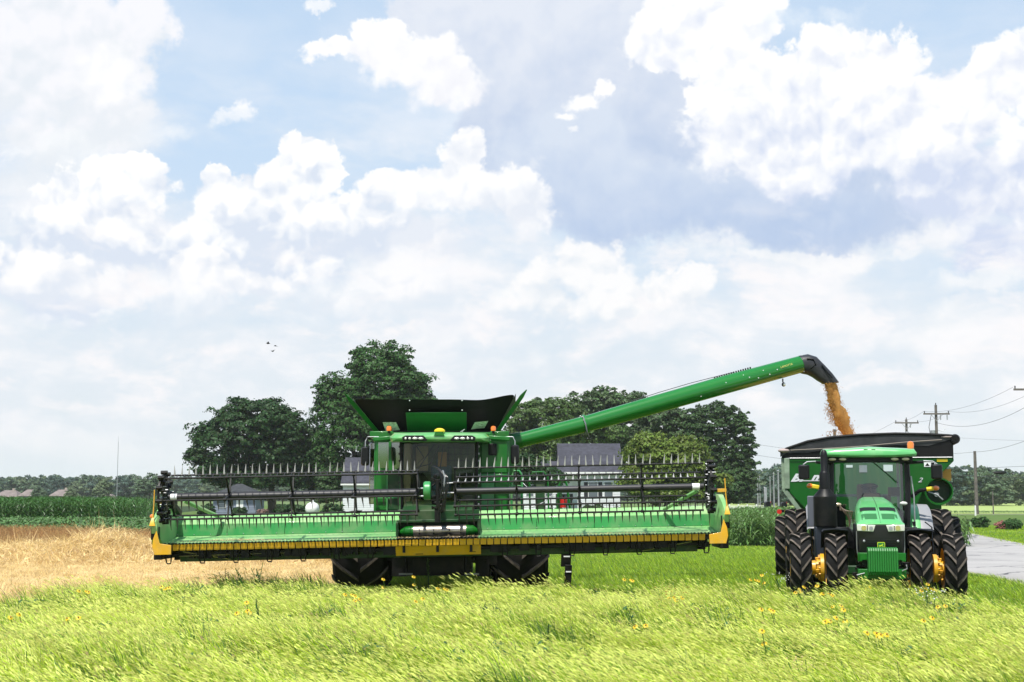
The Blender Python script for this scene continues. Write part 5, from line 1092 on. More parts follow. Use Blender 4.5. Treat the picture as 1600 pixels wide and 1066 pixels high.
# cab
cy0 = 1.85
M_glass2 = glass_mat('windscreen_glass', (.62, .72, .70), .07)
gr = []
for i in range(7):
    z = 1.52+(3.13-1.52)*i/6; gr.append([(u*(.80-.02*(1-i/6)), cy0-.20*(1-abs(u)**2.2)+.10*(i/6), z) for u in [(-1+j/5) for j in range(11)]])
MB().sheet(gr).build('windscreen', M_glass2, Tr, smooth=60)
for s_ in (-1, 1):
    MB().tube([(s_*.80, cy0+.0, 1.45), (s_*.86, cy0+.04, 2.4), (s_*.84, cy0+.10, 3.2)], [.075, .065, .07], 8).build('front_post', M_plast, Tr)
    MB().tube([(s_*.90, cy0+1.5, 1.6), (s_*.88, cy0+1.5, 3.2)], .06, 8).build('rear_post', M_plast, Tr)
    g = [[(s_*.86, cy0+.1+1.4*j/3, 1.6+1.55*i/3) for j in range(4)] for i in range(4)]; MB().sheet(g).build('door_glass', M_glass, Tr)
    MB().tube([(s_*.96, cy0+.05, 1.55), (s_*.985, cy0+.02, 1.75), (s_*.98, cy0+.02, 2.3), (s_*.93, cy0+.05, 2.75)], .016, 8).build('grab_handle', M_galv, Tr)
    MB().bb(s_*.93, s_*1.0, cy0, cy0+.06, 1.62, 1.72).build('handle_foot', M_plast, Tr)
mb = MB(); mb.bb(-.84, .84, cy0+.1, cy0+1.55, 1.25, 1.5); mb.bb(-.78, .78, cy0-.05, cy0+.1, 1.1, 1.5); mb.build('cab_floor', M_blk, Tr, bevel=.02)
mb = MB(); mb.bb(-.80, -.74, cy0+1.48, cy0+1.52, 1.5, 3.1); mb.bb(.74, .80, cy0+1.48, cy0+1.52, 1.5, 3.1); mb.bb(-.8, .8, cy0+1.48, cy0+1.52, 2.28, 2.34); mb.build('rear_window_frame', M_galv, Tr)
mb = MB(); mb.lathe([(-.014, .19), (0, .205), (.014, .19), (0, .175), (-.014, .19)], 'z', 22, (0, 0, 0)); mb.tube([(-.18, 0, 0), (0, 0, -.03), (.18, 0, 0)], .014, 6); sw = mb.build('steering_wheel', M_plast, Tr); sw.location = (0.02, cy0+.42, 2.52); sw.rotation_euler = (R(-18), 0, 0)
mb = MB(); mb.tube([(.02, cy0+.12, 1.5), (.02, cy0+.2, 2.2), (.02, cy0+.38, 2.48)], [.10, .08, .04], 10); mb.bb(-.16, .2, cy0+.1, cy0+.3, 2.1, 2.36); mb.build('steering_column', M_plast, Tr, bevel=.01)
mb = MB(); mb.bb(-.24, .28, cy0+.85, cy0+1.3, 1.85, 2.0); mb.box((.02, cy0+1.28, 2.28), (.46, .14, .6), (R(-8), 0, 0)); mb.build('driver_seat', mat('seat_brown', (.14, .10, .085), rough=.8), Tr, bevel=.05)
mb = MB(); mb.bb(.38, .52, cy0+.6, cy0+1.1, 1.9, 2.3); mb.bb(.45, .72, cy0+.5, cy0+.55, 2.3, 2.5); mb.bb(-.75, -.5, cy0+.9, cy0+1.3, 1.5, 2.1); mb.build('cab_console', M_plast, Tr, bevel=.01)
MB().tube([(.05, cy0-.14, 3.10), (.62, cy0-.06, 2.60)], .012, 6).build('wiper', M_hose, Tr)
mb = MB(); mb.ell((.22, cy0-.15, 3.07), (.035, .02, .02)); mb.build('wiper_spindle', M_blk, Tr)
# roof
rr_ = []
for (y, hw, z0, z1) in ((cy0-.30, .98, 3.22, 3.30), (cy0-.25, 1.03, 3.18, 3.36), (cy0+.1, 1.05, 3.18, 3.40), (cy0+1.2, 1.04, 3.2, 3.42), (cy0+1.6, .98, 3.2, 3.36)):
    rr_.append([Vector((x*hw, y, z)) for x, z in ((-1, z0+.02), (-1.015, (z0+z1)/2), (-.97, z1-.02), (-.6, z1+.0), (-.34, z1+.012), (0, z1+.035), (.34, z1+.012), (.6, z1), (.97, z1-.02), (1.015, (z0+z1)/2), (1, z0+.02), (.5, z0), (-.5, z0))])
MB().loft(rr_).build('roof', M_hood, Tr, bevel=.006, smooth=45)
mb = MB(); mb.bb(-.97, .97, cy0-.12, cy0+.1, 3.06, 3.185); mb.build('lamp_panel', M_plast, Tr, bevel=.02)
for x, m_ in ((-.83, M_lens), (-.60, M_lens), (.56, M_lens), (.80, M_lens)): MB().ell((x, cy0-.20, 3.135), (.088, .05, .036), 16, 8).build('roof_lamp', mat('roof_lamp_lens', (.62, .52, .36), rough=.15, coat=.7, metal=.2), Tr)
mb = MB(); mb.bb(-.13, -.04, cy0-.29, cy0-.24, 3.345, 3.36); mb.bb(.04, .13, cy0-.29, cy0-.24, 3.345, 3.36); mb.build('roof_vents', M_plast, Tr)['kind'] = 'stuff'
for x, z in ((-.74, 2.10), (.72, 2.13)):
    MB().ell((x, cy0-.25, z), (.088, .045, .045), 14, 8).build('cowl_lamp', M_lens if x > 0 else mat('roof_lamp_lens', (1, 1, 1)), Tr); MB().tube([(x, cy0-.22, z-.02), (x*1.02, cy0-.1, z-.15)], .02, 6).build('lamp_stem', M_plast, Tr)
MB().lathe([(3.40, 0), (3.40, .075), (3.50, .078), (3.55, .06), (3.57, 0)], 'z', 18, (.99, cy0+.55, .0)).build('beacon', M_amber, Tr)
mb = MB(); mb.tube([(.93, cy0+.3, 3.20), (1.03, cy0+.4, 3.22), (1.00, cy0+.55, 3.30), (.99, cy0+.55, 3.41)], .016, 6); mb.build('beacon_stalk', M_galv, Tr)
for s_ in (-1, 1):
    MB().tube([(s_*.88, cy0-.0, 3.05), (s_*1.20, cy0-.12, 3.07)], .035, 8).build('mirror_beam', M_plast, Tr)
    MB().tube([(s_*1.20, cy0-.12, 3.09), (s_*1.40, cy0-.16, 3.08), (s_*1.485, cy0-.18, 3.02), (s_*1.50, cy0-.2, 2.86)], .016, 8).build('mirror_arm', M_galv, Tr)
    mb = MB(); xx = s_*1.475; mb.loft([[Vector((xx+w*u, cy0-.22+d, 2.845+h*v)) for u, v in ((-.75, -1), (.75, -1), (1, -.85), (1, .85), (.75, 1), (-.75, 1), (-1, .85), (-1, -.85))] for d, w, h in ((-.05, .10, .145), (0, .125, .17), (.05, .125, .17))]); mb.build('mirror', M_plast, Tr, bevel=.008)
# warning lamps on curved arms
MB().tube([(.95, cy0+.2, 2.28), (1.12, cy0+.1, 2.42), (1.28, cy0+.05, 2.45)], [.05, .045, .04], 8).build('warning_arm', M_plast, Tr)
MB().cyl((1.27, cy0+.05, 2.45), (1.42, cy0+.03, 2.47), .05, n_=10).build('warning_collar', M_emb if False else mat('reflector_yellow', (.75, .55, .02), rough=.4), Tr)
MB().ell((1.47, cy0+.02, 2.475), (.075, .06, .055)).build('warning_lamp', M_amber, Tr)
MB().tube([(-.95, cy0+.2, 2.30), (-1.15, cy0+.1, 2.50)], .025, 8).build('warning_arm', M_plast, Tr)
MB().box((-1.22, cy0+.05, 2.51), (.18, .08, .10), (0, R(10), 0)).build('warning_collar', MATS['reflector_yellow'], Tr, bevel=.02); MB().ell((-1.34, cy0+.05, 2.53), (.075, .06, .06)).build('warning_lamp', M_amber, Tr)
# exhaust stack with its after-treatment can, on the left of the picture
MB().lathe([(2.44, .115), (2.80, .115), (2.84, .10), (2.87, .08), (3.22, .08), (3.30, .065), (3.345, .03), (3.345, 0)], 'z', 20, (-1.03, 1.35, 0)).build('exhaust_pipe', M_plast, Tr, smooth=40)
MB().lathe([(1.62, .0), (1.62, .26), (2.28, .26), (2.31, .245), (2.45, .125), (2.46, 0)], 'z', 24, (-1.03, 1.35, 0)).build('exhaust_can', M_blk, Tr, smooth=25)
mb = MB(); mb.bb(-1.28, -.86, 1.2, 1.7, .85, 1.62); mb.bb(-1.30, -.9, 1.3, 1.9, .45, .85); mb.build('side_tank', mat('tank_darkblue', (.012, .018, .028), rough=.5), Tr, bevel=.04)
mb = MB(); mb.box((-1.34, 1.5, 1.95), (.16, .06, .7)); mb.build('steps_guard', mat('step_grey', (.10, .11, .14), rough=.5), Tr, bevel=.02)
mb = MB(); mb.bb(.75, 1.25, 1.2, 1.9, .75, 1.45); mb.build('fuel_tank', M_blk, Tr, bevel=.05)
mb = MB()
for i in range(4): mb.bb(.98, 1.30, 1.0+.07*i, 1.3+.07*i, .45+.28*i, .49+.28*i)
mb.tube([(1.29, 1.0, .4), (1.29, 1.3, 1.6), (1.15, 1.35, 1.72)], .016, 6); mb.build('access_steps', M_plast, Tr)['kind'] = 'stuff'
mb = MB()
for i in range(5): mb.tube([(-.70, 1.5, 2.1-.03*i), (-.62+.05*i, 1.45, 1.95), (-.5, 1.5, 1.8-.05*i)], .015, 6)
mb.build('cowl_pipes', mat('dull_brass', (.12, .08, .05), rough=.6), Tr)['kind'] = 'stuff'
# rear fenders
for s_ in (-1, 1):
    g = []; g2 = []
    for i in range(10):
        a = R(-60+i*12); 
        g.append([Vector((s_*x, 3.05+1.10*math.sin(a), 1.0+1.10*math.cos(a)*zz)) for x, zz in ((.80, .90), (.84, 1.0), (1.10, 1.03), (1.14, 1.0))]); g2.append([Vector((s_*x, 3.05+1.11*math.sin(a), 1.0+1.11*math.cos(a)*zz)) for x, zz in ((1.14, 1.0), (1.38, .99), (1.42, .93))])
    MB().sheet(g).build('rear_fender', M_hood, Tr, smooth=50); MB().sheet(g2).build('fender_extension', mat('fender_grey', (.28, .28, .29), rough=.4), Tr, smooth=50)
    MB().sheet([[Vector((s_*.86, 3.05+1.1*math.sin(R(-60+i*12))*k_, 1.0+1.10*math.cos(R(-60+i*12))*k_)) for i in range(10)] for k_ in (1.0, .6)]).build('fender_side', M_hood, Tr)

# ================================================================ GRAIN CART
GYc = 37.4; q0 = P(1358, 775, GYc); GXc = q0.x
Ct = thing('grain_cart', 'large green grain cart with black tarpaulin rim, behind the tractor under the spout', 'grain cart', (GXc, GYc, 0), R(-13.2))
sg = GYc/2222
def cx_(px): return (px-1358)*sg/math.cos(R(13.2))*.962
def cz_(py, y=0): return 2.3-(py-775)*(GYc+y)/2222
zr = cz_(716); M_cart = mat('cart_green', (.002, .088, .006), rough=.42, spec=.3, coat=.08, var=.12, vscale=1.0, dirt=(.05, .12, .03), dirt_amt=.15)
# hopper : upright band, then sloping floor plates
prof = [(cx_(1232), zr), (cx_(1487), zr), (cx_(1487), cz_(722)), (cx_(1440), cz_(768)), (cx_(1425), cz_(800)), (cx_(1300), cz_(815)), (cx_(1277), cz_(815)), (cx_(1231), cz_(765))]
MB().prism(prof, 0, .06, 'y').build('hopper_front', M_cart, Ct, bevel=.02)
dx_ = .05
MB().add([(cx_(1231), 0, zr), (cx_(1231), 0, cz_(765)), (cx_(1231)-.0, 5.6, cz_(765)), (cx_(1231)-.0, 5.6, zr), (cx_(1231)+dx_, 0, zr), (cx_(1231)+dx_, 0, cz_(765)), (cx_(1231)+dx_, 5.6, cz_(765)), (cx_(1231)+dx_, 5.6, zr)], [(0, 1, 2, 3), (4, 7, 6, 5), (0, 4, 5, 1), (3, 2, 6, 7), (0, 3, 7, 4), (1, 5, 6, 2)]).build('hopper_side', M_cart, Ct)
MB().add([(cx_(1487), 0, zr), (cx_(1487), 0, cz_(722)), (cx_(1487), 5.6, cz_(722)), (cx_(1487), 5.6, zr), (cx_(1487)-dx_, 0, zr), (cx_(1487)-dx_, 0, cz_(722)), (cx_(1487)-dx_, 5.6, cz_(722)), (cx_(1487)-dx_, 5.6, zr)], [(0, 1, 2, 3), (4, 7, 6, 5), (0, 4, 5, 1), (3, 2, 6, 7), (0, 3, 7, 4), (1, 5, 6, 2)]).build('hopper_side', M_cart, Ct)
for a, b in (((1231, 765), (1277, 815)), ((1487, 722), (1440, 768)), ((1440, 768), (1425, 800))):
    xa, za, xb, zb2 = cx_(a[0]), cz_(a[1]), cx_(b[0]), cz_(b[1]); MB().add([(xa, .03, za), (xb, .03, zb2), (xb, 5.5, zb2), (xa, 5.5, za), (xa+.01, .03, za+.05), (xb+.01, .03, zb2+.05), (xb+.01, 5.5, zb2+.05), (xa+.01, 5.5, za+.05)], [(0, 1, 2, 3), (4, 7, 6, 5), (0, 4, 5, 1), (3, 2, 6, 7), (0, 3, 7, 4), (1, 5, 6, 2)]).build('hopper_slope', M_cart, Ct)
MB().bb(cx_(1231), cx_(1487), 5.55, 5.62, cz_(800), zr).build('hopper_rear', M_cart, Ct)
# pale weathered corner post on the left
mb = MB(); mb.bb(cx_(1223), cx_(1230.5), .02, .10, cz_(765), zr+.02); mb.bb(cx_(1228), cx_(1236), -.05, .01, cz_(764), zr); mb.build('corner_post', mat('weathered_post', (.20, .27, .19), rough=.7, var=.3, vscale=4), Ct, bevel=.01)
MB().prism([(cx_(1223), cz_(765)), (cx_(1231), cz_(765)), (cx_(1258), cz_(802)), (cx_(1250), cz_(802))], -.02, .04, 'y').build('corner_brace', MATS['weathered_post'], Ct)
# rim band and rolled tarpaulin bow
MB().prism([(cx_(1224), zr), (cx_(1236), zr+.01), (cx_(1487), zr+.0), (cx_(1487), cz_(686)), (cx_(1440), cz_(689)), (cx_(1340), cz_(698)), (cx_(1237), cz_(702.5)), (cx_(1224), cz_(706))], -.03, .03, 'y').build('tarp_band', M_tarp, Ct, bevel=.01)
top = [(1222, 707), (1232, 701), (1265, 690), (1300, 684), (1345, 680.5), (1400, 679), (1450, 680.5), (1480, 682.5), (1492, 684)]
g = []
for j, y in enumerate((-.05, .5, 1.3, 2.6, 3.6)): g.append([(cx_(px), y, cz_(py, 0)+[-.0, .02, .05, .03, -.1][j]*0) for px, py in top])
front = [[(cx_(px), -.06, cz_(py)) for px, py in top], [(cx_(px), -.05, max(zr+.02, cz_(py)-.0-(.30 if 1260 < px < 1470 else .12))) for px, py in top]]
MB().sheet(front).build('tarp_front', mat('tarp_faded', (.030, .031, .034), rough=.55, var=.3, vscale=3, bump=.4, bscale=4), Ct)
mb = MB(); mb.tube([(cx_(px), -.06, cz_(py)+.0) for px, py in top], .035, 8); mb.build('tarp_bow', M_tarp, Ct)
mb = MB(); mb.tube([(cx_(px), -.085, cz_(py)) for px, py in ((1238, 703.5), (1300, 701), (1350, 698), (1420, 692), (1470, 689))], .012, 6); mb.build('tarp_rope', mat('rope_grey', (.30, .26, .22), rough=.9), Ct)
mb = MB(); mb.tube([(cx_(px), -.05, cz_(716)) for px in (1237, 1300, 1400, 1485)], .012, 6); mb.build('band_trim', M_galv, Ct)
# rolled tarpaulin along the right side with its dusty end
mb = MB(); mb.lathe([(-.12, .02), (-.12, .10), (-.02, .13), (4.8, .13), (5.2, .02)], 'y', 14, (cx_(1490), 0, cz_(688))); mb.build('rolled_tarp', M_tarp, Ct, smooth=60)
mb = MB(); mb.ell((cx_(1480), .1, cz_(684.5)), (.30, .2, .05)); mb.build('dust_on_tarp', mat('chaff_dust', (.42, .34, .32), rough=1.0, bump=.5, bscale=20), Ct)
mb = MB(); mb.ell((cx_(1228), -.02, cz_(704)), (.16, .12, .06)); mb.build('dust_on_tarp', MATS['chaff_dust'], Ct)
MB().bb(cx_(1226), cx_(1484), .3, 5.4, zr-.6, zr-.3).build('grain_load', mat('wheat_grain', (.62, .33, .08), rough=.9, bump=.8, bscale=25), Ct)
# front unload auger seen end-on at the right
c = Vector((cx_(1463), 0, cz_(768)))
MB().lathe([(.9, .30), (-.18, .355), (-.20, .355), (-.20, .32), (-.10, .31), (.5, .28)], 'y', 34, (c.x, 0, c.z)).build('unload_tube', M_cart, Ct, smooth=50)
MB().lathe([(.3, .0), (.3, .30)], 'y', 30, (c.x, 0, c.z)).build('tube_inside', M_dgreen, Ct)
mb = MB(); mb.cyl((c.x-.05, .25, c.z-.08), (c.x-.05, -.02, c.z-.08), .06, n_=12); mb.tube([(c.x-.25, .0, c.z-.02), (c.x-.05, -.02, c.z-.08), (c.x+.10, 0, c.z-.22)], .022, 6); mb.build('tube_hub', M_galv, Ct)
for px, py, w, h, nm in ((1447, 727, 9, 7, 'hazard_decal'), (1455.5, 727, 8.5, 7, 'diagram_decal'), (1350, 733, 12, 11, 'grey_decal'), (1388, 732, 14, 10, 'white_decal'), (1329, 729, 10, 4, 'white_decal')):
    MB().bb(cx_(px-w/2), cx_(px+w/2), -.014, -.004, cz_(py+h/2), cz_(py-h/2)).build(nm, M_paper if 'grey' not in nm else M_galv, Ct)
mb = MB(); mb.prism([(cx_(1444), cz_(729)), (cx_(1451), cz_(729)), (cx_(1447.5), cz_(724.5))], -.02, -.014, 'y'); mb.build('decal_print', M_blk, Ct)
mb = MB(); mb.bb(cx_(1453), cx_(1458), -.02, -.014, cz_(730), cz_(724)); mb.build('decal_print', M_blk, Ct)
MB().bb(cx_(1462), cx_(1478), -.02, -.008, cz_(722.5), cz_(718.5)).build('reflector_strip', MATS['reflector_yellow'], Ct)
M_let = mat('silver_lettering', (.62, .64, .66), rough=.4)
text_mesh('lettering', 'Br', .27, .004, M_let, Ct, (cx_(1237.5), -.012, cz_(752)), (R(90), 0, 0), .45, 1.45, bold=.014)
text_mesh('lettering', 'm', .27, .004, M_let, Ct, (cx_(1269.5), -.012, cz_(750.5)), (R(90), 0, 0), .45, 1.3, bold=.012)
MB().bb(cx_(1252), cx_(1290), -.016, -.008, cz_(752), cz_(750.8)).build('lettering_underline', M_let, Ct)
text_mesh('lettering', '2', .17, .004, M_let, Ct, (cx_(1432), -.012, cz_(754)), (R(90), 0, 0), .4, 1.3)
# running gear
kt = tyre_mesh('tyre', .88, .62, 16, .05, .4, .45, .5); kr = rim_mesh('rim', .46, .5, .2)
for x in (cx_(1226), cx_(1482)+.0):
    o = inst('cart_tyre', kt, Ct, (x, 1.8, .88)); inst('rim', kr, o, (0, 0, 0), (0, 0, 0 if x < 0 else math.pi))
mb = MB(); mb.bb(cx_(1226), cx_(1482), 1.7, 1.95, .72, .98); mb.bb(-.5, .5, -.3, 5, .95, 1.2); mb.bb(-.12, .12, -2.8, .2, .55, .75); mb.tube([(-.5, .2, 1.1), (-.06, -1.6, .66)], .08, 8); mb.tube([(.5, .2, 1.1), (.06, -1.6, .66)], .08, 8); mb.build('running_gear', M_dgreen, Ct, bevel=.01)
mb = MB(); mb.bb(cx_(1218), cx_(1237), .6, .64, cz_(801.5), cz_(797)); mb.build('light_bar', M_blk, Ct, bevel=.005)
MB().bb(cx_(1225), cx_(1235), .585, .6, cz_(800), cz_(797.5)).build('reflector_strip', MATS['reflector_yellow'], Ct)
MB().cyl((cx_(1217), .56, cz_(800)), (cx_(1217), .64, cz_(800)), .065, n_=16).build('tail_lamp', M_red, Ct)

# ================================================================ falling grain
gs = MB(); rg = random.Random(9); M_grain = mat('falling_grain', (.52, .27, .07), rough=.85, island=.25, var=.2, vscale=3)
cl = [((1296.5, 598), 11), ((1300, 612), 10.5), ((1304, 626), 11.5), ((1309, 640), 13), ((1314, 652), 14), ((1318, 664), 13), ((1326, 680), 10), ((1330, 688), 9)]
pts3 = [(P(a[0], a[1], 39.0+.05*i), w*39/2222) for i, (a, w) in enumerate(cl)]
rings = []
for i in range(29):
    t_ = i/28*(len(pts3)-1); k0 = min(int(t_), len(pts3)-2); f_ = t_-k0; c = pts3[k0][0].lerp(pts3[k0+1][0], f_); w = pts3[k0][1]*(1-f_)+pts3[k0+1][1]*f_
    rings.append([c+Vector((math.cos(a)*w*.72*(1+.28*math.sin(3*a+i*.55)+.18*math.sin(7*a-i*1.7)+.1*math.sin(11*a+i*3)), math.sin(a)*w*.55*(1+.2*math.sin(2*a+i*.4)), rg.gauss(0, .015))) for a in [2*math.pi*j/18 for j in range(18)]])
gs.loft(rings)
for i in range(9000):
    t_ = rg.random()*(len(pts3)-1); k0 = min(int(t_), len(pts3)-2); c = pts3[k0][0].lerp(pts3[k0+1][0], t_-k0); w = pts3[k0][1]; sd_ = rg.gauss(0, .42)
    if 2.5 < t_ < 5 and rg.random() < .25: sd_ = -abs(rg.gauss(.9, .35))
    p = c+Vector((sd_*w, rg.gauss(0, .4)*w, rg.uniform(-.06, .06))); s_ = rg.uniform(.006, .014)
    gs.add([p+Vector((-s_, 0, 0)), p+Vector((s_, s_, 0)), p+Vector((0, 0, s_*2.2))], [(0, 1, 2)])
for i in range(70):
    p = P(rg.gauss(1300, 7), rg.gauss(679, 4), 39.1); s_ = rg.uniform(.01, .02); gs.add([p+Vector((-s_, 0, 0)), p+Vector((s_, s_, 0)), p+Vector((0, 0, s_*1.6))], [(0, 1, 2)])
tag(gs.build('falling_grain', M_grain, None, smooth=60), 'ochre stream of grain pouring from the black spout into the cart', 'grain', None, 'stuff')
# ================================================================ houses and yard things
M_siding = mat('white_siding', (.70, .72, .74), rough=.6, var=.06); M_siding2 = mat('grey_blue_siding', (.20, .23, .30), rough=.7, var=.1)
M_shingle = mat('grey_shingles', (.042, .042, .056), rough=.9, var=.35, vscale=2.5, bump=.4, bscale=5)
M_shingle2 = mat('dark_shingles', (.035, .038, .042), rough=.9, var=.3, vscale=2)
M_pane = mat('window_pane', (.10, .12, .14), rough=.08, spec=.8, coat=.5); M_shut = mat('dark_shutter', (.012, .013, .018), rough=.6)
M_wood = mat('weathered_wood', (.13, .115, .10), rough=.9, var=.3, vscale=3, bump=.4)
M_brown = mat('brown_shingles', (.19, .155, .14), rough=.9, var=.2, vscale=.5); M_brick = mat('tan_brick', (.34, .29, .25), rough=.9, var=.2, vscale=.5)
def wall_with_courses(name, t_, x0, x1, y0, y1, z0, z1, m_, step=.25):
    mb = MB(); mb.bb(x0, x1, y0, y1, z0, z1); o = mb.build(name, m_, t_)
    z = z0+step; g = MB()
    while z < z1-.05:
        g.prism([(y0-.005, z), (y0-.035, z-step+.02), (y0-.035, z-step+.0), (y0-.005, z-step)], x0, x1, 'x'); z += step
    g.build('siding_boards', m_, o)['kind'] = 'stuff'; return o
def gable(name, t_, x0, x1, y0, y1, z0, zr_, ov, m_, along='x'):
    mb = MB(); 
    if along == 'x':
        ym = (y0+y1)/2; mb.prism([(y0-ov, z0), (ym, zr_), (y1+ov, z0), (y1+ov, z0+.15), (ym, zr_+.18), (y0-ov, z0+.15)], x0-ov*.6, x1+ov*.6, 'x')
        MB().prism([(y0, z0), (ym, zr_), (y1, z0)], x0+.05, x1-.05, 'x').build('gable_fill', M_siding, t_)
    else:
        xm = (x0+x1)/2; mb.prism([(x0-ov, z0), (xm, zr_), (x1+ov, z0), (x1+ov, z0+.15), (xm, zr_+.18), (x0-ov, z0+.15)], y0-ov*.6, y1+ov*.6, 'y')
        MB().prism([(x0, z0), (xm, zr_), (x1, z0)], y0+.05, y1-.05, 'y').build('gable_fill', M_siding2 if m_ == M_shingle2 else M_siding, t_)
    return mb.build(name, m_, t_)
def window(t_, xc, y, z0, z1, w, shutters=True):
    f = MB().bb(xc-w/2-.06, xc+w/2+.06, y-.07, y, z0-.06, z1+.06).build('window', M_white, t_)
    MB().bb(xc-w/2, xc+w/2, y-.085, y-.07, z0, (z0+z1)/2-.02).build('pane', M_pane, f); MB().bb(xc-w/2, xc+w/2, y-.085, y-.07, (z0+z1)/2+.02, z1).build('pane', M_pane, f)
    if shutters:
        for s_ in (-1, 1): MB().bb(xc+s_*(w/2+.30)-.22, xc+s_*(w/2+.30)+.22, y-.06, y, z0-.02, z1+.02).build('shutter', M_shut, f)
# the house at the right of the cab
YH = 160; kx = YH/2222
def hx(px): return (px-800)*kx
def hz(py): return 2.3-(py-775)*kx
hc = hx(905)
Hs = thing('farm_house', 'white sided house with grey shingle roof and dark shutters, behind the right reel', 'house', (hc, YH, 0))
wall_with_courses('wall', Hs, hx(815)-hc, hx(902)-hc, 1.5, 9, 0, hz(738), M_siding); wall_with_courses('wall', Hs, hx(902)-hc, hx(968)-hc, 0, 9, 0, hz(738), M_siding)
g_ = MB(); 
g_.prism([(-.6, hz(741)), (4.4, hz(694)), (9.5, hz(741)), (9.5, hz(741)+.2), (4.4, hz(694)+.18), (-.6, hz(741)+.2)], hx(872)-hc, hx(973)-hc, 'x'); g_.build('roof', M_shingle, Hs)
MB().prism([(.1, hz(739)), (4.4, hz(696)), (9, hz(739))], hx(876)-hc, hx(969)-hc, 'x').build('gable_wall', M_siding, Hs)
MB().prism([(.9, hz(748)), (4.4, hz(722)), (9.5, hz(748)), (9.5, hz(748)+.2), (4.4, hz(722)+.18), (.9, hz(748)+.2)], hx(800)-hc, hx(874)-hc, 'x').build('roof', M_shingle, Hs)
MB().prism([(1.6, hz(747)), (4.4, hz(724)), (9, hz(747))], hx(804)-hc, hx(874)-hc, 'x').build('gable_wall', M_siding, Hs)
MB().bb(hx(872)-hc, hx(973)-hc, -.62, -.55, hz(741)+.0, hz(741)+.2).build('gutter', M_white, Hs)
for px in (926, 950): window(Hs, hx(px)-hc, 0, hz(777), hz(754), 1.0 if px == 926 else .9, px == 926)
for px in (828, 858): window(Hs, hx(px)-hc, 1.5, hz(775), hz(768), .8, False)
window(Hs, hx(882)-hc, 1.5, hz(790), hz(772), .9, True)
MB().bb(hx(893)-hc, hx(902)-hc, 1.40, 1.48, .1, hz(782)).build('door', mat('door_pale', (.42, .50, .52), rough=.5), Hs)
# white barn at the left of the cab
bc = hx(560); Bn = thing('white_outbuilding', 'tall white building with grey shingle roof, left of the combine cab', 'building', (bc, YH+2, 0))
wall_with_courses('wall', Bn, hx(534)-bc, hx(592)-bc, 0, 8, 0, hz(757), M_siding)
mb = MB(); mb.prism([(-.5, hz(757)), (4, hz(716)), (8.5, hz(757)), (8.5, hz(757)+.2), (4, hz(716)+.2), (-.5, hz(757)+.2)], hx(531)-bc, hx(594)-bc, 'x'); mb.build('roof', M_shingle, Bn)
MB().prism([(.1, hz(756)), (4, hz(718)), (7.9, hz(756))], hx(535)-bc, hx(591)-bc, 'x').build('gable_wall', M_siding, Bn)
MB().bb(hx(531)-bc, hx(594)-bc, -.56, -.5, hz(758.5), hz(756)).build('gutter', M_white, Bn)
MB().bb(hx(575)-bc, hx(590)-bc, 9, 17, 0, hz(735)).build('side_wing', M_siding, Bn)
# dark low shed
sc_ = hx(368); Sh = thing('garden_shed', 'low grey-blue outbuilding with dark pyramid roof, behind the left reel', 'shed', (sc_, YH, 0))
wall_with_courses('wall', Sh, hx(336)-sc_, hx(402)-sc_, 0, 5.5, 0, hz(774), M_siding2)
x0, x1, zt_, zr2 = hx(330)-sc_, hx(410)-sc_, hz(775), hz(756)
MB().add([(x0, -.5, zt_), (x1, -.5, zt_), (x1, 6, zt_), (x0, 6, zt_), (-.2, 2.7, zr2), (.4, 2.7, zr2)], [(0, 1, 5, 4), (1, 2, 5), (2, 3, 4, 5), (3, 0, 4), (0, 3, 2, 1)]).build('roof', M_shingle2, Sh, smooth=0)
MB().bb(hx(372)-sc_, hx(383)-sc_, -.06, 0, .05, 2.1).build('door', M_white, Sh)
window(Sh, hx(350)-sc_, 0, 1.0, 1.9, .8, False)
# propane tank, planter
q = P(488, 796, 154); Pt = thing('propane_tank', 'rounded white propane tank on the lawn behind the left reel', 'tank', (q.x, 154, 0))
mb = MB(); mb.lathe([(-1.2, .02), (-1.15, .40), (-.95, .62), (-.6, .70), (.6, .70), (.95, .62), (1.15, .40), (1.2, .02)], 'y', 20, (0, 0, .92)); mb.build('tank', M_white, Pt, smooth=60)
MB().cyl((0, 0, 1.55), (0, 0, 1.85), .16, n_=10).build('valve_cover', M_white, Pt)
for y_ in (-.6, .6): MB().bb(-.35, .35, y_-.08, y_+.08, 0, .35).build('tank_foot', M_galv, Pt)
# shrubs : around the houses and on the verge
def shrub(name, label, px, py, w, h, Y, m_, n_=1500, ls=.14, seed=0, group=None):
    q = G(px, py) if Y is None else P(px, py, Y); Y = q.y if Y is None else Y
    t_ = thing(name, label, 'shrub', (q.x, Y, 0), group=group); r_ = random.Random(seed); W2, H2 = w*Y/2222/2, h*Y/2222
    bl = [(r_.uniform(-.45, .45)*W2, r_.uniform(-.3, .3)*W2, H2*r_.uniform(.3, .55), W2*r_.uniform(.4, .62), W2*.5, H2*r_.uniform(.30, .45)) for _ in range(7)]
    co = bpy.data.objects.new('foliage', crown(name, bl, n_, ls, m_, 500+seed, .28, .5)); COL.objects.link(co); co.parent = t_
    MB().tube([(0, 0, -.02), (.03, 0, H2*.4), (0, 0, H2*.6)], .04, 6).build('stem', M_bark, t_)
shrub('garden_shrub', 'dark green shrub against the house front, behind the right reel', 928, 801, 44, 22, 156, M_pear, 2500, .15, 1)
shrub('garden_shrub', 'small dark shrub beside the pale house door', 868, 800, 40, 16, 156, M_pear, 2000, .15, 2)
shrub('garden_shrub', 'low pinkish-brown shrub beside the shed', 410, 803, 18, 13, 156, mat('rusty_leaf', (.26, .16, .13), rough=.7, trans=.2, island=.3), 900, .13, 3)
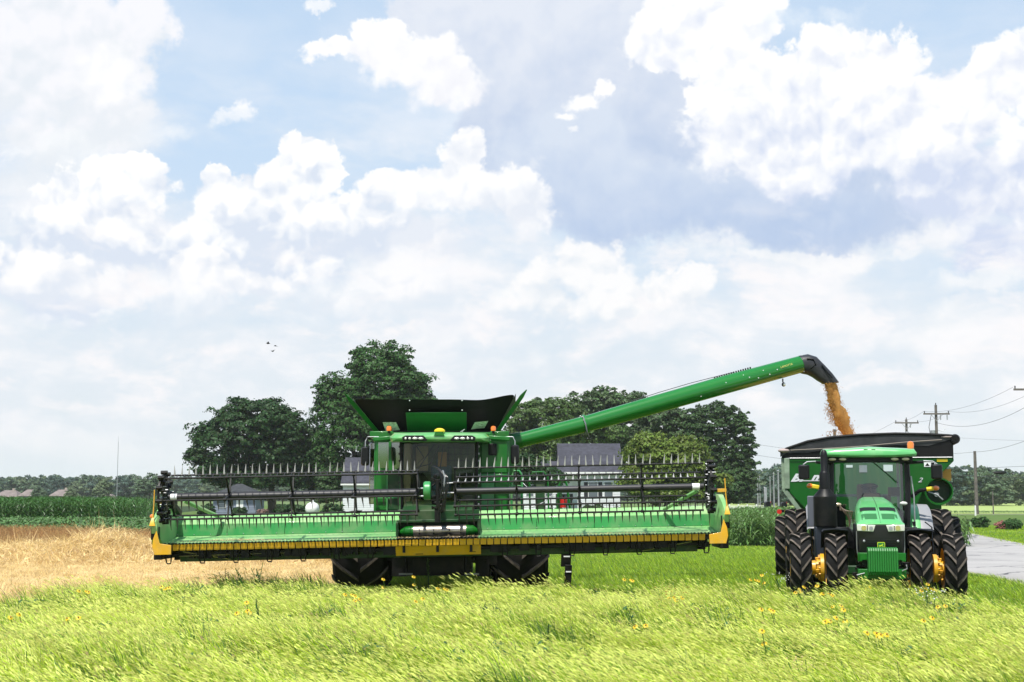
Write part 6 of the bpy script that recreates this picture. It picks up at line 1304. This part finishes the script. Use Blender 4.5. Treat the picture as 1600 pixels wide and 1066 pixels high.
for i, (a, b, w, h) in enumerate(((440, 803, 46, 24), (474, 803, 40, 22), (520, 803, 36, 24), (322, 803, 34, 22), (375, 802, 26, 16), (975, 800, 50, 16))):
    shrub('hedge_bush', ['dark hedge bush left of the propane tank, near the shed', 'dark hedge bush directly behind the propane tank', 'dark hedge bush between propane tank and white building', 'dark bush at the left end of the grey-blue shed', 'low bush in front of the grey-blue shed', 'dark low bush at the right corner of the house'][i], a, b, w, h, 157, M_maple2, 3000, .16, 20+i)
M_fl = mat('dry_flower_red', (.30, .12, .10), rough=.8, trans=.2, island=.4)
for i, (a, b, w, h, l1) in enumerate(((1530, 825.5, 22, 17, 'round green shrub with reddish blooms, left one on the verge beyond the road'), (1584, 829, 26, 18, 'round green shrub beside a brown patch, right one on the verge beyond the road'))):
    shrub('verge_shrub', l1, a, b, w, h, None, M_maple, 2600, .10, 40+i)
for i, (a, b, w, h, l1) in enumerate(((1515, 824.5, 12, 10, 'small twiggy plant touching the left verge shrub'), (1566, 828.5, 20, 12, 'pinkish brown withered flower clump left of the right verge shrub'))):
    shrub('flower_clump', l1, a, b, w, h, None, M_fl if i else M_pear, 900, .09, 50+i)
# picket fence
fa, fb_ = P(1140, 790, 165), P(1196, 790, 165); Fe = thing('picket_fence', 'white picket fence below the dense round tree', 'fence', (fa.x, 165, 0)); L = fb_.x-fa.x
pm = MB().prism([(-.04, 0), (.04, 0), (.04, 1.12), (0, 1.2), (-.04, 1.12)], -.012, .012, 'y').mesh('picket', M_white, 0); x = 0
while x < L: inst('picket', pm, Fe, (x, -.03, .05)); x += .15
for z in (.35, .95): MB().bb(0, L, -.01, .03, z-.04, z+.04).build('rail', M_white, Fe)
x = 0
while x <= L+.1: MB().bb(x-.06, x+.06, .035, .155, 0, 1.35).build('post', M_white, Fe); x += L/4

# ================================================================ poles, wires
def insul(mb, x, z, y=0): mb.cyl((x, y, z), (x, y, z+.12), .035, .05, 8); mb.ell((x, y, z+.15), (.05, .05, .05), 8, 5)
def power_pole(label, px, top, Y, arm=None, gear=False, r_=.15, brace=True):
    q = P(px, top, Y); t_ = thing('power_pole', label, 'utility pole', (q.x, Y, 0)); h = q.z
    MB().cyl((0, 0, -.3), (0, 0, h), r_*1.2, r_*.8, 12).build('pole', M_wood, t_)
    if arm:
        z = P(px, arm[0], Y).z; w = arm[1]*Y/2222/2; MB().bb(-w, w, -.22, -.13, z-.07, z+.07).build('crossarm', M_wood, t_)
        for s_ in (-1, 1):
            mb = MB(); insul(mb, s_*(w-.1), z+.07, -.17); mb.build('insulator', M_blk, t_)
            if brace: MB().tube([(s_*w*.45, -.24, z-.05), (0, -.2, z-.65)], .025, 5).build('arm_brace', M_galv, t_)
        mb = MB(); insul(mb, 0, h); mb.build('insulator', M_blk, t_)
        if gear:
            MB().cyl((-.38, -.1, z-2.3), (-.38, -.1, z-1.5), .22, n_=14).build('transformer', M_galv, t_)
            MB().tube([(-.5, -.2, z-.1), (-.75, -.25, z-1.2), (-.6, -.2, z-2.2), (-.4, -.1, z-2.4)], .025, 6).build('drop_lead', M_hose, t_)
            for a in (.95, .35): 
                mb = MB(); mb.cyl((a, -.2, z-.1), (a, -.2, z-.55), .05, n_=8); mb.build('fuse_cutout', M_galv, t_)
            MB().tube([(.1, -.2, z-1.5), (.55, -.25, z-1.6), (.7, -.25, z-1.4)], .03, 6).build('bracket', M_galv, t_)
        else:
            mb = MB(); mb.cyl((.35, -.2, z-.1), (.35, -.2, z-.5), .05, n_=8); mb.build('fuse_cutout', M_galv, t_)
            MB().cyl((0, -.1, z-1.3), (0, -.1, z-.9), .28, .16, 10).build('pole_band', M_galv, t_); MB().tube([(.2, -.2, z-1.2), (.7, -.25, z-1.25), (.8, -.25, z-1.05)], .035, 6).build('bracket', M_galv, t_)
    return q
pB = power_pole('taller wooden power pole with crossarm and transformer, directly above the grain cart', 1462, 633, 130, (647, 41), True)
pC = power_pole('shorter wooden power pole with braced crossarm, above the tractor beacon', 1416, 655.5, 146, (661, 37))
power_pole('bare wooden pole standing alone in front of the far field at right', 1523, 705, 182, None, r_=.22)
power_pole('thin short wooden post right of the bare pole, at the far field edge', 1551, 768, 180, None, r_=.07)
power_pole('pole top just showing over the cart rim beside the falling grain', 1304, 671, 142, None, r_=.17)
pD = power_pole('power pole whose left crossarm end enters at the right edge', 1607, 598, 100, (609, 50), False, brace=False)
pE = P(1380, 676, 168)
def wire(label, a, b, sag, r_=.014):
    n_ = 18; pts = [a.lerp(b, i/n_)+Vector((0, 0, -4*sag*(i/n_)*(1-i/n_))) for i in range(n_+1)]
    tag(MB().tube(pts, r_*.72, 5).build('power_line', mat('wire', (.10, .10, .11), rough=.6)), label, 'wire')
o2 = Vector
def wp(px, py, Y): return P(px, py, Y)
wire('wire from left end of the edge crossarm down to the tall pole', wp(1583, 605, 100), wp(1443, 643, 130), .55)
wire('second wire sagging between the edge crossarm and the tall pole', wp(1628, 605, 100), wp(1482, 643, 130), .65)
wire('low slack wire between the right-edge pole and the tall pole transformer', wp(1640, 612, 96), wp(1465, 661, 130), 1.1, .02)
wire('wire from the tall pole to the shorter pole, left arm ends', wp(1443, 643, 130), wp(1399, 659, 146), .25)
wire('wire between the right arm ends of the tall and the shorter pole', wp(1482, 643, 130), wp(1434, 659, 146), .25)
wire('wire running on left and down from the shorter pole', wp(1399, 659, 146), wp(1300, 700, 190), .3)
wire('long drooping cable meeting the top of the bare pole from upper right', wp(1523, 706.5, 181.8), wp(1700, 640, 120), .8, .028)
wire('cable from the bare pole top leading left behind the cart', wp(1523, 706.5, 181.8), wp(1180, 694, 190), .9, .024)
wire('nearly level cable across the sky above the far wood at right', wp(1180, 711, 200), wp(1700, 722, 150), 1.2, .026)
wire('cable with a splice box crossing in front of the far wood at right', wp(1420, 735, 170), wp(1700, 742, 150), .5, .026)
wire('thin high wire low over the cart rim towards the right edge', wp(1400, 676, 190), wp(1700, 690, 150), .3, .014)
q = P(1562, 738.6, 160); tag(MB().loft([MB().ring(q+Vector((-.75, 0, 0)), (1, 0, 0), .06, 8), MB().ring(q+Vector((-.3, 0, -.02)), (1, 0, 0), .20, 8), MB().ring(q+Vector((.4, 0, -.02)), (1, 0, 0), .20, 8), MB().ring(q+Vector((.75, 0, 0)), (1, 0, 0), .06, 8)]).build('splice_box', M_blk), 'dark splice box hanging on the cable before the far wood', 'cable box')
# slim metal poles down the road, their sign, mailboxes, marker
for i, (px, top, Y, w) in enumerate(((1183.7, 749, 230, .07), (1187, 745, 230, .05), (1194, 762, 200, .06), (1203, 746, 210, .06), (1208.5, 740, 200, .08), (1215.7, 736, 195, .09))):
    q = P(px, top, Y); t_ = thing('metal_pole', ['leftmost slim metal pole by the round tree', 'second slim metal pole from the round tree', 'short slim pole in front of the grey sign board', 'fourth slim metal pole left of the grain cart', 'tall slim metal pole nearly touching the cart edge, second from it', 'tallest slim metal pole next to the grain cart'][i], 'pole', (q.x, Y, 0))
    MB().cyl((0, 0, 0), (0, 0, q.z), w*1.6, w, 8).build('shaft', M_galv, t_); MB().ell((0, 0, q.z), (w*1.6, w*1.6, .12)).build('cap', M_galv, t_)
q = P(1196, 762, 190); t_ = thing('sign_board', 'narrow grey board standing among the slim poles', 'sign', (q.x, 190, 0)); MB().bb(-.18, .18, 0, .06, 1.2, q.z).build('board', M_galv, t_, bevel=.02); MB().cyl((0, .1, 0), (0, .1, 1.4), .05, n_=8).build('post', M_galv, t_)
for i, (px, py, s_) in enumerate(((1199, 788, 1), (1224, 789, 1))):
    q = P(px, py, 104); t_ = thing('mailbox', ['black mailbox farther left of the cart wheel', 'black mailbox just above the cart tail lamp'][i], 'mailbox', (q.x, 104, 0)); t_.scale = (1.6, 1.6, 1.6); h = q.z/1.6
    mb = MB(); pr = [(-.12, -.11), (.12, -.11), (.12, .03)]+[(.12*math.cos(R(a)), .03+.10*math.sin(R(a))) for a in (30, 60, 90, 120, 150)]+[(-.12, .03)]
    mb.prism([(x, z+h) for x, z in pr], -.25, .25, 'y'); mb.build('box', M_plast, t_, bevel=.01); MB().bb(-.05, .05, -.05, .05, 0, h-.11).build('post', M_wood, t_); MB().bb(.13, .145, -.1, -.06, h-.02, h+.14).build('flag', M_red, t_)
q = G(1520, 806); t_ = thing('marker_post', 'small white marker post at the foot of the bare pole', 'marker', (q.x, q.y-1, 0)); MB().cyl((0, 0, 0), (0, 0, 1.1), .10, .09, 10).build('post', M_white, t_); MB().ell((0, 0, 1.1), (.09, .09, .08)).build('cap', M_white, t_)
# far mast on the left, far houses
q = P(185, 690, 560); t_ = thing('radio_mast', 'very thin tall radio mast far off above the left tree line', 'mast', (q.x, 560, 0)); MB().cyl((0, 0, 0), (0, 0, q.z), .15, .09, 6).build('shaft', M_galv, t_); MB().cyl((0, 0, q.z), (0, 0, q.z+2), .04, n_=6).build('antenna', M_galv, t_)
for i, (a, b, ytop, lab) in enumerate(((-12, 28, 771, 'long brown-roofed house at the far left edge behind the corn'), (28, 52, 770, 'second brown-roofed house near the left edge behind the corn'), (76, 107, 770, 'tan brick house with hipped brown roof, alone behind the corn'), (141, 176, 775, 'far house with pale brown roof, rightmost behind the corn'))):
    Y = 460; k2 = Y/2222; cxp = (a+b)/2; q = P(cxp, 775, Y); w = (b-a)*k2/2; zt2 = 2.3-(ytop-775)*k2+1.0; t_ = thing('distant_house', lab, 'house', (q.x, Y, 0)); ze = zt2-2.1
    MB().bb(-w*.9, w*.9, 0, 9, 0, ze).build('wall', M_brick, t_)
    MB().add([(-w, -.5, ze), (w, -.5, ze), (w, 9.5, ze), (-w, 9.5, ze), (-w*.45, 4.5, zt2), (w*.45, 4.5, zt2)], [(0, 1, 5, 4), (1, 2, 5), (2, 3, 4, 5), (3, 0, 4), (0, 3, 2, 1)]).build('roof', M_brown, t_, smooth=0)
    for u in (-.5, 0, .5): MB().bb(w*u-.5, w*u+.5, -.05, 0, 1, 2.2).build('window', M_pane, t_)
    if i in (0, 2): MB().bb(w*.2, w*.2+.8, 4, 5, zt2-.6, zt2+.6).build('chimney', M_brick, t_)
# a few trees standing proud of the left tree line
ftree = [crown(f'ft{i}', [(0, 0, 6, 4.2, 4, 3.6), (-2.4, 0, 4.5, 3, 3, 3), (2.5, 0, 4.8, 3, 3, 3), (.5, 0, 8.4, 2.8, 2.8, 2.2)], 7000, .42, M_fw[i], 700+i, .9, .5) for i in range(2)]
for i, (px, top, Y, lab) in enumerate(((235, 742, 420, 'round tree rising above the left tree line beside the header end'), (162, 750, 440, 'broad tree in the far left tree line near the mast'), (62, 762, 380, 'light green tree between the brown-roofed houses'), (112, 764, 400, 'yellowish tree right of the tan brick house'))):
    q = P(px, top, Y); t_ = thing('distant_tree', lab, 'tree', (q.x, Y, 0)); s_ = q.z/10.4; o = inst('crown', ftree[i % 2], t_, (0, 0, 0), (0, 0, i*1.3), (s_*1.15, s_*1.15, s_)); MB().cyl((0, 0, -.1), (0, 0, q.z*.6), .35, .2, 7).build('trunk', M_bark, t_)
# three small birds
for i, (px, py) in enumerate(((419, 537), (430, 540.5), (426, 549))):
    q = P(px, py, 90); mb = MB(); mb.loft([mb.ring((-.12, 0, 0), (1, 0, 0), .01, 6), mb.ring((-.03, 0, 0), (1, 0, 0), .045, 6), mb.ring((.08, 0, .01), (1, 0, 0), .03, 6), mb.ring((.14, 0, .01), (1, 0, 0), .006, 6)])
    up = [.12, -.05, .10][i]
    for s_ in (-1, 1): mb.add([(-.05, s_*.02, .01), (.06, s_*.02, .01), (.02, s_*.12, up*.6), (-.04, s_*.22, up), (-.07, s_*.10, up*.55)], [(0, 1, 2, 4), (4, 2, 3)])
    mb.add([(-.11, -.02, 0), (-.20, -.03, 0), (-.20, .03, 0), (-.11, .02, 0)], [(0, 1, 2, 3)])
    o = mb.build('bird', M_blk, None, loc=q); o.rotation_euler = (0, 0, [.4, 2.2, 1.2][i]); tag(o, ['small dark flying bird, topmost left of three in the sky', 'small dark flying bird, right one of three in the sky', 'small dark flying bird, lowest of three in the sky'][i], 'bird')

# ================================================================ wildflowers and weeds in the foreground
M_pet = mat('petal_orange_yellow', (.85, .58, .02), rough=.5, trans=.3); M_dsk = mat('flower_disc_brown', (.38, .20, .03), rough=.9); M_stm = foliage('weed_leaf', (.075, .17, .035), .5, .25, .4)
def flower_meshes(seed):
    r_ = random.Random(seed); st = MB(); pe = MB(); dk = MB()
    for i in range(r_.choice([2, 3, 4])):
        x, y, h = r_.uniform(-.09, .09), r_.uniform(-.09, .09), r_.uniform(.48, .66); lx = -r_.uniform(.02, .12)
        st.tube([(x*.3, y*.3, 0), (x+lx*.4, y, h*.6), (x+lx, y, h)], .006, 5); c = Vector((x+lx, y, h)); nn = Vector((r_.uniform(-.3, .3), -.6, .7)).normalized()
        u = nn.orthogonal().normalized(); v = nn.cross(u); dk.ell(c+nn*.012, (.014, .014, .012), 8, 5)
        for k_ in range(9):
            a = 2*math.pi*k_/9+r_.random()*.3; d = u*math.cos(a)+v*math.sin(a); s_ = nn.cross(d); pe.add([c+d*.014-s_*.007, c+d*.034-s_*.011-nn*.006, c+d*.046-nn*.012, c+d*.034+s_*.011-nn*.006, c+d*.014+s_*.007], [(0, 1, 2, 3, 4)])
        for k_ in range(3):
            z = h*(.2+.2*k_); a = r_.uniform(0, 6.3); d = Vector((math.cos(a), math.sin(a), .5)); s_ = Vector((-math.sin(a), math.cos(a), 0)); b = Vector((x*.6, y*.6, z)); st.add([b, b+d*.06-s_*.012, b+d*.13, b+d*.06+s_*.012], [(0, 1, 2, 3)])
    return st.mesh('stem', M_stm, 0), pe.mesh('petals', M_pet, 0), dk.mesh('disc', M_dsk)
FM = [flower_meshes(i) for i in range(4)]
for i, (px, py) in enumerate(((262, 921), (270, 918), (385, 962), (392, 958), (556, 932), (566, 935), (665, 940), (648, 912), (990, 903), (1057, 938), (1072, 945), (1195, 898), (1186, 890), (1255, 925), (1262, 922), (1282, 928), (1302, 932), (1316, 945), (1366, 922), (1378, 898), (1210, 962), (1300, 972), (1314, 974), (1322, 971), (1378, 996), (1390, 993), (1445, 928), (1452, 925), (1463, 924), (1480, 945), (1462, 970), (1196, 998), (140, 925), (122, 960), (35, 960), (600, 916), (700, 925), (1010, 975))):
    h0_ = .5; d = ray(px, py); k_ = -(CAMZ-h0_)/d.z; x, y = d.x*k_, d.y*k_
    if y > 30.5: k_ *= 30.3/y; x, y = d.x*k_, d.y*k_
    t_ = thing('wildflower', 'orange-yellow daisy-like wildflower blooming amid the tall foreground grass', 'flower', (x, y, gz(x, y)), rnd.uniform(-.6, .6), 'yellow wildflowers in the foreground grass')
    for nm, me in zip(('stem', 'petals', 'disc'), FM[i % 4]):
        inst(nm, me, t_)['kind'] = 'stuff'
def weed(label, px, py, h, nl, seed, m_, ls=.09, spread=.12, flw=None):
    d = ray(px, py); k_ = -(CAMZ-h*.8)/d.z; x, y = d.x*k_, d.y*k_; t_ = thing('weed', label, 'weed', (x, y, gz(x, y))); r_ = random.Random(seed); lf = MB(); st = MB()
    for s_ in range(4):
        a = r_.uniform(0, 6.3); bx, by = spread*math.cos(a), spread*math.sin(a); hh = h*r_.uniform(.75, 1.05); st.tube([(0, 0, 0), (bx*.6, by*.6, hh*.5), (bx-.04, by, hh)], .007, 5)
        for i in range(nl):
            t2 = .2+.8*i/nl; b = Vector((bx*t2, by*t2, hh*t2)); aa = i*2.4+r_.random(); u = Vector((math.cos(aa), math.sin(aa), r_.uniform(-.1, .6))).normalized(); w = u.cross(Vector((0, 0, 1))).normalized(); L_2 = ls*r_.uniform(.7, 1.3)*(1.15-t2*.6)
            lf.add([b, b+u*L_2*.4-w*L_2*.22, b+u*L_2, b+u*L_2*.4+w*L_2*.22], [(0, 1, 2, 3)])
    st.build('stalk', M_stm, t_); lf.build('leaves', m_, t_, smooth=0)
    if flw:
        fl = MB()
        for i in range(26): fl.ell((r_.gauss(0, spread), r_.gauss(0, spread), h*r_.uniform(.7, 1.1)), (.012, .012, .010), 5, 3)
        fl.build('blossoms', flw, t_)['kind'] = 'stuff'
M_wd = foliage('weed_dark', (.035, .10, .035), .5, .2, .4)
weed('tall pale-topped leafy weed standing against the dark belly of the combine', 669, 884, .85, 16, 1, foliage('weed_pale', (.22, .32, .10), .5, .3, .3), .08, .03)
weed('dark green broad-leaved weed clump in the middle foreground', 745, 955, .62, 14, 2, M_wd, .16, .18)
weed('dark leafy weed clump just right of the middle clump', 772, 950, .60, 14, 3, M_wd, .15, .2)
weed('darker weed low in the foreground below the middle clump', 848, 985, .55, 12, 4, M_wd, .12, .15)
weed('bushy green weed right of centre in the foreground', 1000, 970, .6, 14, 5, M_wd, .10, .2)
weed('spindly weed with brownish seed heads, right of centre', 1045, 942, .62, 14, 6, foliage('weed_mid', (.10, .19, .05), .5, .3, .4), .08, .2, M_dsk)
weed('weed with tiny white blossoms at the foot of the outer left tractor tyres', 1222, 905, .5, 10, 7, M_stm, .06, .15, M_white)
weed('weed with pale buds between the right front tractor tyres', 1450, 936, .62, 12, 8, M_wd, .07, .16, M_white)
weed('single thin green stalk rising from the grass left of centre', 405, 950, .68, 8, 9, M_wd, .03, .02)
weed('bluish-green coarse weed on the stubble edge below the header', 392, 892, .85, 16, 10, M_wd, .12, .3)
weed('second dark weed in the rough tuft below the left header half', 415, 895, .8, 16, 11, M_wd, .12, .3)
weed('brownish seeded weed clump at the lower right of the picture', 1258, 1036, .5, 12, 12, foliage('weed_tan', (.40, .32, .18), .6, .3, .3), .06, .15, MATS['straw'])
weed('dark weed at the left end of the rough tuft on the stubble edge', 352, 897, .7, 14, 13, M_wd, .11, .25)
weed('small dark weed standing at the right end of the stubble strip', 480, 905, .6, 14, 14, M_wd, .10, .12)
# air : thin summer haze over the whole plain
hz_ = MB().bb(-3700, 3700, -700, 3900, -1.2, 33).build('haze', None if False else bpy.data.materials.new('haze_air'), None, smooth=0)
hm = hz_.data.materials[0]; hm.use_nodes = True; hm.node_tree.nodes.clear(); k = NT(hm.node_tree)
pv = k.node('ShaderNodeVolumePrincipled', {'Color': (.93, .97, 1.0, 1), 'Density': HAZE, 'Anisotropy': 0.0}); k.l.new(pv.outputs[0], k.node('ShaderNodeOutputMaterial').inputs['Volume']); hz_['kind'] = 'stuff'
